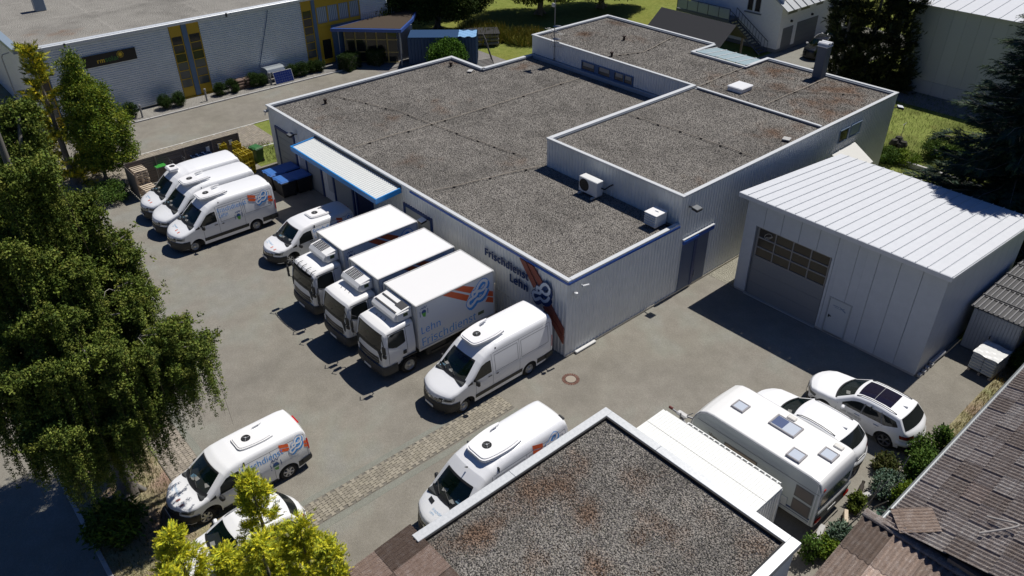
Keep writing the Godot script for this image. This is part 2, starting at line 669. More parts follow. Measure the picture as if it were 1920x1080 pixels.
func wheel(parent: Node3D, at: Vector3, r: float, w: float, style: int, out: float) -> void:
	var g := Node3D.new()
	g.name = numbered("wheel", parent)
	g.position = at
	if out < 0:
		g.rotation.y = PI
	parent.add_child(g, true)
	var xf := Transform3D(Basis(Vector3(1, 0, 0), Vector3(0, 0, 1), Vector3(0, -1, 0)), Vector3.ZERO)
	var ri := r * (0.62 if style < 2 else 0.70)
	var t := MB.new()
	t.lathe([Vector2(ri - 0.03, -w), Vector2(r - 0.05, -w), Vector2(r, -w + 0.04), Vector2(r, -0.04), Vector2(r - 0.03, 0.0), Vector2(ri + 0.02, 0.012), Vector2(ri, -0.03)], xf, 28, true)
	part("tyre", t, plain("rubber", lin(0.012, 0.012, 0.013), 0.85), g)
	var m := MB.new()
	var rim_m := plain("rim_steel", lin(0.36, 0.37, 0.38), 0.35, 0.6)
	if style == 0:
		m.lathe([Vector2(0.0, 0.005), Vector2(0.07, 0.005), Vector2(0.09, -0.03), Vector2(ri * 0.55, -0.05), Vector2(ri * 0.75, -0.02), Vector2(ri * 0.92, -0.03), Vector2(ri, 0.0), Vector2(ri + 0.005, -0.03)], xf, 24)
		for k in 14:
			var a := TAU * k / 14
			m.rod(xf * Vector3(cos(a) * ri * 0.76, -0.03, sin(a) * ri * 0.76), xf * Vector3(cos(a) * ri * 0.76, 0.002, sin(a) * ri * 0.76), 0.012, 0.010, 6)
	else:
		m.lathe([Vector2(ri * 0.86, -0.05), Vector2(ri * 0.93, 0.0), Vector2(ri, 0.006), Vector2(ri + 0.006, -0.03)], xf, 28)
		m.lathe([Vector2(0.0, 0.004), Vector2(0.055, 0.0), Vector2(0.07, -0.05)], xf, 12)
		var spokes := 6 if style == 1 else 5
		for k in spokes:
			for d in ([0.0] if style == 1 else [-0.13, 0.13]):
				var a := TAU * k / spokes + 0.3
				var p := xf * Vector3(cos(a) * 0.04, -0.005, sin(a) * 0.04)
				var q := xf * Vector3(cos(a + d) * ri * 0.93, -0.012, sin(a + d) * ri * 0.93)
				var dirv := (q - p).normalized()
				m.box((p + q) * 0.5, Vector3(p.distance_to(q), 0.075 if style == 1 else 0.035, 0.03), 0.006, Basis(dirv, Vector3(0, 0, 1).cross(dirv), Vector3(0, 0, 1)))
		var back := MB.new()
		back.lathe([Vector2(0.0, -0.09), Vector2(ri * 0.88, -0.09), Vector2(ri * 0.88, -0.03)], xf, 24)
		part("brake", back, plain("black_iron", lin(0.02, 0.02, 0.02), 0.7), g)
		rim_m = plain("rim_alloy", lin(0.5, 0.5, 0.52), 0.3, 0.7) if style == 1 else plain("rim_dark", lin(0.2, 0.2, 0.21), 0.35, 0.7)
	part("rim", m, rim_m, g)

func underbody(o: Node3D, b: VB, h := 0.5) -> void:
	var st := MB.new()
	var w := b.W(b.L * 0.5) - 0.27
	st.bx(Vector3(-b.L * 0.5 + 0.25, 0.2, -w), Vector3(b.L * 0.5 - 0.2, h, w))
	for a in b.arches:
		for s in [-1.0, 1.0]:
			var rows := []
			for j in 13:
				var t := PI * j / 12.0
				var x: float = a[0] - (a[2] + 0.004) * cos(t)
				var y: float = a[1] + (a[2] + 0.004) * sin(t)
				rows.append(PackedVector3Array([Vector3(x - b.L * 0.5, y, s * w), Vector3(x - b.L * 0.5, y, s * (b.half(a[0], y) - 0.03))]))
			st.grid(rows, s > 0)
	part("underbody", st, plain("black_iron", lin(0.02, 0.02, 0.02), 0.7), o)

func cabin(o: Node3D, b: VB, dash_y: float, seat_x: float, seat_w: float, seats: Array, papers: int) -> void:
	var st := MB.new()
	var x0: float = b.cut[0] - b.L * 0.5
	var w := b.flat(b.cut[0]) + 0.02
	st.bx(Vector3(x0 - 0.12, dash_y - 0.35, -w), Vector3(x0 + 0.52, dash_y - 0.03, w), 0.05)
	st.bx(Vector3(x0 + 0.4, dash_y - 0.7, -w), Vector3(seat_x + 1.1, dash_y - 0.62, w))
	st.bx(Vector3(seat_x + 0.75, dash_y - 0.6, -w), Vector3(seat_x + 0.80, b.T(seat_x + 0.8 + b.L * 0.5) - 0.12, w))
	part("dashboard", st, plain("dash", lin(0.03, 0.034, 0.036), 0.8), o)
	for z in seats:
		var s := MB.new()
		s.box(Vector3(seat_x + 0.2, dash_y - 0.45, z), Vector3(0.5, 0.16, seat_w), 0.05)
		s.box(Vector3(seat_x + 0.50, dash_y - 0.08, z), Vector3(0.15, 0.66, seat_w), 0.05, Basis(Vector3(0, 0, 1), -0.2))
		s.box(Vector3(seat_x + 0.60, dash_y + 0.36, z), Vector3(0.1, 0.2, seat_w * 0.55), 0.04)
		part("seat", s, plain("seat_cloth", lin(0.05, 0.052, 0.055), 0.9), o)
	var wh := MB.new()
	var xf := Transform3D(Basis(Vector3(0, 0, 1), -1.1).rotated(Vector3(0, 0, 1), 0.0), Vector3(x0 + 0.66, dash_y + 0.02, seats[0]))
	var ring := []
	for k in 17:
		ring.append(xf * Vector3(cos(TAU * k / 16) * 0.18, 0, sin(TAU * k / 16) * 0.18))
	wh.tube(ring, 0.018, 0.018, 5)
	wh.rod(ring[0], ring[8], 0.015)
	wh.rod(ring[4], xf.origin + Vector3(-0.25, -0.15, 0), 0.02)
	part("steering_wheel", wh, plain("rubber", lin(0.012, 0.012, 0.013), 0.85), o)
	var pr := RandomNumberGenerator.new()
	pr.seed = int(seat_x * 100) + papers * 7 + int(b.L * 37)
	for k in papers:
		var pp := MB.new()
		pp.box(Vector3(x0 + pr.randf_range(0.1, 0.35), dash_y - 0.018, pr.randf_range(-w * 0.75, w * 0.6)), Vector3(0.15, 0.012, 0.21), 0.0, Basis(Vector3.UP, pr.randf_range(-0.6, 0.6)))
		part("paper", pp, plain("paper_blue", lin(0.25, 0.5, 0.7), 0.8) if k == 1 else plain("paper", lin(0.75, 0.75, 0.72), 0.8), o)

func mirror(o: Node3D, at: Vector3, sgn: float, size: Vector3, m: Material) -> void:
	var st := MB.new()
	st.box(at + Vector3(0, 0, sgn * (size.z * 0.5 + 0.06)), size, minf(size.x, size.y) * 0.3, Basis(Vector3.UP, sgn * 0.2))
	st.rod(at + Vector3(0.03, -0.02, -sgn * 0.06), at + Vector3(0, 0, sgn * 0.12), 0.035, 0.025, 6)
	part("wing_mirror", st, m, o)

func number_plate(o: Node3D, at: Vector3, turn: Basis) -> void:
	var st := MB.new()
	st.box(at, Vector3(0.012, 0.11, 0.52), 0.0, turn)
	part("number_plate", st, plain("plate", lin(0.7, 0.7, 0.68), 0.5), o)

# firm's lettering, stripes and emblem on the left flank
func livery(o: Node3D, b: VB, x0: float, y0: float, w: float, ex: float, ey: float, es: float, badge := Vector2.ZERO, off := 0.006) -> void:
	var blue := plain("print_blue", lin(0.05, 0.29, 0.72), 0.4)
	var orange := plain("print_orange", lin(0.72, 0.12, 0.03), 0.4)
	var place := func(dx: float, dy: float, k: float) -> Callable: return func(x: float, y: float) -> Vector3: return b.S(dx + x, dy + y, k)
	var t := letters("Frischdienst", w)
	var st := MB.new()
	lay(st, t, place.call(x0, y0, off))
	var t2 := letters("Lehn", w * 0.335)
	lay(st, t2, place.call(x0, y0 - letters_height(t) * 1.12, off))
	part("lettering", st, blue, o)
	var s2 := MB.new()
	# two broken slanting stripes that run behind the emblem
	for seg in [[-1.15, -0.50], [0.55, 0.95]]:
		for k in 2:
			var ya := 0.20 - k * 0.30
			for q in 5:
				var u0 := minf(lerpf(seg[0], seg[1], q / 5.0), (b.L - 0.05 - ex) / es)
				var u1 := minf(lerpf(seg[0], seg[1], (q + 1) / 5.0), (b.L - 0.05 - ex) / es)
				var pt := []
				for p in [Vector2(u0, ya - 0.24 - u0 * 0.34), Vector2(u1, ya - 0.24 - u1 * 0.34), Vector2(u1, ya - u1 * 0.34), Vector2(u0, ya - u0 * 0.34)]:
					pt.append(b.S(ex + p.x * es, ey + p.y * es, off))
				s2.quad(pt[0], pt[1], pt[2], pt[3])
	part("stripes", s2, orange, o)
	emblem(o, func(x: float, y: float, k: float) -> Vector3: return b.S(minf(ex + (x - 0.5) * es, b.L - 0.02), ey + (y - 0.5) * es, off + k), true)
	if badge != Vector2.ZERO:
		knife_fork_badge(o, func(x: float, y: float, k: float) -> Vector3: return b.S(badge.x + x, badge.y + y, off + k))

func emblem(o: Node3D, place: Callable, backed: bool) -> void:
	var lays := [[loop_letter(0.19, Vector2(0.05, -0.10)), "print_blue", 0.004], [loop_letter(0.19, Vector2.ZERO), "print_blue", 0.007], [loop_letter(0.125, Vector2.ZERO), "print_white", 0.010]]
	if backed:
		lays.push_front([loop_letter(0.30, Vector2(0.02, -0.04)), "print_white", 0.002])
	for l in lays:
		var st := MB.new()
		lay(st, l[0], func(x: float, y: float) -> Vector3: return place.call(x, y, l[2]))
		part("emblem", st, plain(l[1], lin(0.05, 0.29, 0.72) if l[1] == "print_blue" else lin(0.82, 0.82, 0.82), 0.4), o)

func knife_fork_badge(o: Node3D, place: Callable) -> void:
	var green := plain("print_green", lin(0.12, 0.42, 0.06), 0.4)
	var navy := plain("print_navy", lin(0.02, 0.08, 0.25), 0.4)
	var disc := PackedVector3Array()
	for k in 16:
		var a0 := TAU * k / 16
		var a1 := TAU * (k + 1) / 16
		for p in [Vector2(0, 0.06), Vector2(0, 0.06) + Vector2(cos(a0), sin(a0)) * 0.12, Vector2(0, 0.06) + Vector2(cos(a1), sin(a1)) * 0.12]:
			disc.append(Vector3(p.x, p.y, 0))
	var st := MB.new()
	lay(st, disc, func(x: float, y: float) -> Vector3: return place.call(x, y, 0.0))
	part("badge_disc", st, navy, o)
	var s2 := MB.new()
	var gp := PackedVector3Array([Vector3(-0.11, 0.03, 0), Vector3(0.11, 0.03, 0), Vector3(0.07, -0.20, 0), Vector3(-0.11, 0.03, 0), Vector3(0.07, -0.20, 0), Vector3(-0.05, -0.16, 0)])
	lay(s2, gp, func(x: float, y: float) -> Vector3: return place.call(x, y, 0.003))
	part("badge_ribbon", s2, green, o)
	var s3 := MB.new()
	var kf := ink([PackedVector2Array([Vector2(-0.20, -0.10), Vector2(-0.20, 0.14)]), PackedVector2Array([Vector2(0.20, -0.06), Vector2(0.20, 0.18)]), spline([Vector2(-0.15, 0.26), Vector2(-0.08, 0.32), Vector2(-0.04, 0.25), Vector2(0.04, 0.33), Vector2(0.08, 0.26), Vector2(0.15, 0.33)])], 0.03, 0.015)
	lay(s3, kf, func(x: float, y: float) -> Vector3: return place.call(x, y, 0.004))
	part("cutlery_print", s3, navy, o)

func hood_print(o: Node3D, b: VB, x: float, z: float, w: float) -> void:
	# reads from the front: across the bonnet
	var st := MB.new()
	var pale := plain("print_pale", lin(0.25, 0.45, 0.66), 0.4)
	var t := letters("Frischdienst", w)
	var h := letters_height(t)
	lay(st, t, func(u: float, q: float) -> Vector3: return b.P(x + q, b.topy(x + q, z + u) + 0.006, z + u))
	lay(st, letters("Lehn", w * 0.33), func(u: float, q: float) -> Vector3: return b.P(x + q - 1.2 * h, b.topy(x + q - 1.2 * h, z + u) + 0.006, z + u))
	part("bonnet_lettering", st, pale, o)
	var s2 := MB.new()
	for k in 4:
		var zz := z + w * 1.12 + k * 0.05 + (0.18 if k > 1 else 0.0)
		var xx := x - 0.02 - (0.06 if k > 1 else 0.0)
		var f := []
		for p in [Vector2(xx - 0.14, zz - 0.02), Vector2(xx - 0.14, zz + 0.01), Vector2(xx, zz + 0.035), Vector2(xx, zz + 0.005)]:
			f.append(b.P(p.x, b.topy(p.x, p.y) + 0.006, p.y))
		s2.quad(f[0], f[1], f[2], f[3])
	part("bonnet_stripes", s2, plain("print_orange", lin(0.72, 0.12, 0.03), 0.4), o)

# flat roof-top cooler with a fan and two trailing arms
func roof_cooler(o: Node3D, x: float, y: float, slope: float, sc := 1.0, shade := 0.78) -> void:
	var g := Node3D.new()
	g.name = numbered("roof_cooler", o)
	g.position = Vector3(x, y, 0)
	g.rotation.z = slope
	o.add_child(g, true)
	var outl := PackedVector2Array()
	for p in spline([Vector2(0.0, 0.30), Vector2(0.06, 0.44), Vector2(0.25, 0.53), Vector2(0.7, 0.60), Vector2(1.15, 0.62), Vector2(1.55, 0.58)], 4):
		outl.append(p)
	outl.append_array(PackedVector2Array([Vector2(1.5, 0.52), Vector2(1.12, 0.50), Vector2(0.98, 0.40)]))
	var full := PackedVector2Array()
	for p in outl: full.append(p * sc)
	for i in range(outl.size() - 1, -1, -1): full.append(Vector2(outl[i].x, -outl[i].y) * sc)
	var st := MB.new()
	var xf := Transform3D(Basis(Vector3(1, 0, 0), Vector3(0, 0, -1), Vector3(0, 1, 0)), Vector3.ZERO)
	st.prism(full, 0.02, 0.11 * sc, xf)
	var ctr := Vector2(0.62, 0) * sc
	var inner := PackedVector2Array()
	for p in full: inner.append(ctr + (p - ctr) * 0.9)
	st.prism(inner, 0.11 * sc, 0.145 * sc, xf)
	part("casing", st, plain("white_plastic", lin(shade, shade, shade), 0.4), g)
	var fan := MB.new()
	fan.lathe([Vector2(0.0, 0.02), Vector2(0.04, 0.02), Vector2(0.05, 0.0), Vector2(0.13, 0.0), Vector2(0.16, 0.025), Vector2(0.175, 0.0)], Transform3D(Basis.IDENTITY, Vector3(0.55 * sc, 0.147 * sc, 0)), 20)
	part("fan", fan, plain("fan_black", lin(0.015, 0.015, 0.016), 0.5), g)
	var hub := MB.new()
	hub.lathe([Vector2(0.0, 0.03), Vector2(0.035, 0.028), Vector2(0.04, 0.0)], Transform3D(Basis.IDENTITY, Vector3(0.55 * sc, 0.155 * sc, 0)), 10)
	for k in 3:
		hub.rod(Vector3(0.55 * sc, 0.16 * sc, 0), Vector3(0.55 * sc + cos(k * 2.1) * 0.15, 0.158 * sc, sin(k * 2.1) * 0.15), 0.008)
	part("fan_hub", hub, plain("grey_metal", lin(0.35, 0.36, 0.37), 0.5), g)

const TALL := {"L": 5.99, "top": [[0, 0.72], [0.02, 0.93], [0.08, 1.05], [0.22, 1.14], [0.85, 1.36], [1.02, 1.43], [1.82, 2.14], [2.05, 2.30], [2.4, 2.46], [2.9, 2.57], [3.4, 2.60], [5.8, 2.58], [5.93, 2.52], [5.99, 2.36]],
	"wid": [[0, 0.80], [0.12, 0.92], [0.4, 0.985], [0.9, 1.01], [1.4, 1.02], [5.5, 1.02], [5.99, 0.98]], "rad": [[0, 0.1], [0.9, 0.13], [1.8, 0.2], [2.6, 0.27], [5.7, 0.24], [5.99, 0.18]],
	"bow": [[0, 0.30], [0.5, 0.24], [1.1, 0.2], [1.9, 0.16], [2.6, 0.08], [3.2, 0.0], [5.99, 0.0]], "low": [[0, 0.30], [0.5, 0.27], [5.2, 0.27], [5.99, 0.36]], "fh": 0.99, "wb": 3.64, "cut": [1.08, 1.80], "belt": 1.25, "tum": 0.11}
const MID := {"L": 5.14, "top": [[0, 0.66], [0.03, 0.84], [0.10, 0.93], [0.3, 1.0], [0.8, 1.10], [0.97, 1.15], [1.75, 1.74], [2.0, 1.83], [2.5, 1.89], [3.2, 1.91], [4.75, 1.90], [5.0, 1.85], [5.10, 1.70], [5.14, 1.3]],
	"wid": [[0, 0.76], [0.12, 0.87], [0.4, 0.94], [0.9, 0.96], [4.6, 0.965], [5.14, 0.92]], "rad": [[0, 0.1], [0.9, 0.12], [1.75, 0.16], [2.4, 0.2], [4.9, 0.2], [5.14, 0.14]],
	"bow": [[0, 0.34], [0.5, 0.27], [1.0, 0.22], [1.8, 0.17], [2.5, 0.06], [3.0, 0.0], [4.9, 0.0], [5.14, -0.06]], "low": [[0, 0.26], [0.5, 0.24], [4.6, 0.24], [5.14, 0.34]], "fh": 0.92, "wb": 3.2, "cut": [1.02, 1.72], "belt": 1.02, "tum": 0.24}
const LONG := {"L": 5.91, "top": [[0, 0.78], [0.02, 0.98], [0.07, 1.09], [0.2, 1.17], [0.70, 1.40], [0.85, 1.47], [1.58, 2.17], [1.9, 2.42], [2.3, 2.58], [2.9, 2.69], [3.4, 2.73], [5.7, 2.71], [5.86, 2.62], [5.91, 2.42]],
	"wid": [[0, 0.78], [0.12, 0.90], [0.4, 0.96], [0.9, 0.985], [1.4, 0.99], [5.4, 0.99], [5.91, 0.95]], "rad": [[0, 0.1], [0.9, 0.13], [1.6, 0.2], [2.6, 0.33], [5.7, 0.32], [5.91, 0.2]],
	"bow": [[0, 0.32], [0.5, 0.25], [1.1, 0.2], [1.9, 0.16], [2.6, 0.08], [3.2, 0.0], [5.91, 0.0]], "low": [[0, 0.30], [0.5, 0.27], [5.2, 0.27], [5.91, 0.36]], "fh": 0.95, "wb": 3.665, "cut": [0.90, 1.56], "belt": 1.25, "tum": 0.11}

func van_body(s: Dictionary) -> VB:
	var b := VB.new()
	b.L = s.L; b.top = s.top; b.wid = s.wid; b.rad = s.rad; b.bow = s.bow; b.low = s.low; b.cut = s.cut; b.belt = s.belt; b.tum = s.tum
	var ra: float = s.get("ra", 0.41)
	b.arches = [[s.fh, 0.35, ra], [s.fh + s.wb, 0.35, ra]]
	return b

func make_van(called: String, label: String, s: Dictionary, at: Vector3, group: String, style: int) -> Array:
	var o := thing(called, label, "van", at, 0.0, group)
	var b := van_body(s)
	var tall: bool = s.L != 5.14
	var white := plain("van_white", lin(0.80, 0.81, 0.82), 0.22)
	white.clearcoat_enabled = true
	white.clearcoat = 0.5
	var black := plain("black_trim", lin(0.018, 0.019, 0.02), 0.55)
	var glass := plain("car_glass", lin(0.015, 0.018, 0.018), 0.06)
	part("body", b.body(), white, o)
	underbody(o, b)
	var ws := StandardMaterial3D.new()
	ws.albedo_color = Color(0.05, 0.12, 0.10, 0.45)
	ws.roughness = 0.03
	ws.transparency = BaseMaterial3D.TRANSPARENCY_ALPHA
	if not mats.has("ws"): mats.ws = ws
	part("windscreen", b.screen(), mats.ws, o)
	var x0: float = s.cut[0]
	var cowl := MB.new()
	b.top_patch(cowl, x0 - 0.10, x0 + 0.03, -1.0, 1.0, 0.008, 3, 14)
	b.top_patch(cowl, s.cut[1] - 0.05, s.cut[1] + 0.01, -0.9, 0.9, 0.004, 2, 10)
	part("cowl", cowl, black, o)
	for sg in [-1.0, 1.0]:
		var wi := MB.new()
		var a := MB.new()
		wi.rod(b.P(x0 - 0.02, b.topy(x0, sg * 0.25) + 0.02, sg * 0.3), b.P(x0 + 0.16, b.topy(x0 + 0.16, sg * 0.25 - 0.5) + 0.03, sg * 0.25 - 0.5), 0.014, 0.01, 5)
		part("wiper", wi, black, o)
	var dash: float = b.T(x0) + 0.0
	cabin(o, b, dash, x0 + (0.95 if tall else 0.85) - b.L * 0.5, 0.5, [0.5, -0.2, -0.68] if tall else [0.48, -0.48], 3 if tall else 4)
	var sill: float = b.belt + (0.12 if tall else 0.02)
	var wt: float = (s.cut[1] + 0.05)
	for sg in [1.0, -1.0]:
		var w := MB.new()
		var dx: float = x0 + 0.35
		var ye: float = b.T(wt) - 0.18
		if tall:
			b.strip(w, [[dx - 0.12, sill, sill + 0.08], [wt - 0.30, sill, ye - 0.30], [wt - 0.02, sill + 0.01, ye - 0.05], [wt + 0.25, sill + 0.03, ye + 0.02], [wt + 0.52, sill + 0.04, ye + 0.02]], 0.006, sg)
		else:
			b.strip(w, [[dx + 0.02, sill, sill + 0.06], [wt - 0.30, sill, ye - 0.22], [wt, sill + 0.01, ye - 0.03], [wt + 0.25, sill + 0.02, ye + 0.01], [wt + 0.55, sill + 0.03, ye + 0.01]], 0.006, sg)
		part("side_window", w, glass, o)
		# corner glass ahead of the door
		var q := MB.new()
		b.strip(q, [[dx - 0.42, sill - 0.06, sill - 0.02], [dx - 0.16, sill - 0.06, sill + 0.09]], 0.005, sg)
		part("quarter_glass", q, black, o)
		mirror(o, b.S(dx - 0.02, sill + 0.0, 0.02, sg), sg, Vector3(0.14, 0.26, 0.2) if tall else Vector3(0.16, 0.2, 0.22), black)
		var gap := MB.new()
		var dl: float = s.fh + 0.47
		var dr: float = wt + 0.60
		var hh := b.T(dr) - 0.22
		b.seam(gap, [[dl, 0.62], [dl - 0.02, sill - 0.08]], 0.016, 0.002, sg)
		b.seam(gap, [[dr, 0.36], [dr, hh]], 0.016, 0.002, sg)
		b.seam(gap, [[dr + 0.08, hh], [s.L - 0.14, hh], [s.L - 0.10, 0.6]], 0.014, 0.002, sg)
		var mid: float = dr + (s.L - dr) * 0.45
		b.seam(gap, [[mid, 0.4], [mid, hh]], 0.014, 0.002, sg)
		if tall:
			for pr in [[dr + 0.16, mid - 0.1], [mid + 0.1, s.L - 0.28]]:
				b.seam(gap, [[pr[0], sill - 0.06], [pr[0], hh - 0.12], [pr[1], hh - 0.12], [pr[1], sill - 0.06], [pr[0], sill - 0.06]], 0.02, 0.002, sg)
		part("panel_gap", gap, plain("gap_grey", lin(0.16, 0.165, 0.17), 0.6), o)
		var rib := MB.new()
		var yr: float = sill - (0.22 if tall else 0.14)
		b.strip(rib, [[dl + 0.1, yr, yr + 0.05], [dr - 0.06, yr + 0.02, yr + 0.06]], 0.012, sg, 2)
		b.strip(rib, [[dr + 0.1, yr + 0.02, yr + 0.07], [s.L - 0.5, yr + 0.04, yr + 0.08]], 0.012, sg, 2)
		part("body_crease", rib, white, o)
		var hd := MB.new()
		hd.box(b.S(dr - 0.2, yr + 0.10, 0.02, sg), Vector3(0.2, 0.045, 0.05), 0.015)
		hd.box(b.S(dr + 0.25 if sg > 0 else mid - 0.3, yr + 0.04, 0.02, sg), Vector3(0.12, 0.06, 0.03), 0.015)
		part("door_handle", hd, black, o)
		var clad := MB.new()
		if tall and s.L > 5.95:
			b.strip(clad, [[s.fh + 0.43, 0.46, 0.66], [s.fh + s.wb - 0.43, 0.46, 0.66]], 0.012, sg, 2)
			b.strip(clad, [[s.fh + s.wb + 0.43, 0.42, 0.70], [s.L - 0.02, 0.42, 0.70]], 0.012, sg, 2)
		else:
			b.strip(clad, [[s.fh + s.wb + 0.43, 0.32, 0.62], [s.L - 0.02, 0.36, 0.66]], 0.012, sg, 2)
			b.strip(clad, [[s.fh + 0.44, 0.25, 0.32], [s.fh + s.wb - 0.44, 0.25, 0.32]], 0.012, sg, 2)
		part("side_cladding", clad, black, o)
		var hl := MB.new()
		b.band(hl, 0.86 if tall else 0.76, 1.02 if tall else 0.92, sg * 0.46, sg * 0.80, 0.5, 0, 0.012, 4)
		part("headlight", hl, plain("lamp_glass", lin(0.30, 0.32, 0.34), 0.08, 0.3), o)
		var hb := MB.new()
		b.band(hb, 0.90 if tall else 0.79, 0.97 if tall else 0.87, sg * 0.50, sg * 0.70, 0.5, 0, 0.018, 2)
		part("lamp_bezel", hb, black, o)
		var tl := MB.new()
		b.band(tl, 0.95, 1.55 if tall else 1.45, sg * 0.52, sg * 0.66, 0.5, 1, 0.012, 6)
		part("taillight", tl, plain("lamp_red", lin(0.45, 0.012, 0.012), 0.15), o)
		for xx in [s.fh, s.fh + s.wb]:
			wheel(o, Vector3(xx - s.L * 0.5, 0.345, sg * (b.half(xx, 0.5) - 0.02)), 0.345, 0.22, style, sg)
	var bp := MB.new()
	b.band(bp, 0.30, 0.76 if tall else 0.66, -0.98, 0.98, s.fh - 0.40, 0, 0.02, 5, 0.03)
	part("front_bumper", bp, black, o)
	var gr := MB.new()
	b.band(gr, 0.78 if tall else 0.66, 1.0 if tall else 0.85, -0.44, 0.44, 0.4, 0, 0.015, 4)
	part("grille", gr, plain("grille_black", lin(0.012, 0.012, 0.013), 0.4), o)
	var br := MB.new()
	for k in 2:
		b.band(br, (0.83 if tall else 0.72) + k * 0.07, (0.85 if tall else 0.735) + k * 0.07, -0.42, 0.42, 0.4, 0, 0.022, 1)
	br.lathe([Vector2(0, 0.01), Vector2(0.07, 0.01), Vector2(0.08, 0.0)], Transform3D(Basis(Vector3(0, 0, 1), Vector3(-1, 0, 0), Vector3(0, -1, 0)), b.hull(0.9 if tall else 0.77, 0.0, 0.4, 0, 0.03)), 12)
	part("grille_bar", br, plain("chrome", lin(0.55, 0.56, 0.57), 0.2, 0.9), o)
	number_plate(o, b.hull(0.52, 0.0, 0.4, 0, 0.062), Basis.IDENTITY)
	var rb := MB.new()
	b.band(rb, 0.38, 0.66, -0.98, 0.98, 0.45, 1, 0.03, 4, 0.03)
	part("rear_bumper", rb, black, o)
	var rw := MB.new()
	b.band(rw, sill + 0.02, minf(b.T(s.L - 0.02) - 0.2, sill + 0.6), -0.46, 0.46, 0.3, 1, 0.008, 4)
	part("rear_window", rw, glass, o)
	var rl := MB.new()
	rl.box(Vector3(s.L * 0.5 - 0.05, b.T(s.L - 0.06) + 0.02, 0.0 if not tall else 0.55), Vector3(0.1, 0.05, 0.5 if not tall else 0.28), 0.02)
	part("roof_lamp", rl, black if tall else plain("lamp_red", lin(0.45, 0.012, 0.012), 0.15), o)
	return [o, b]

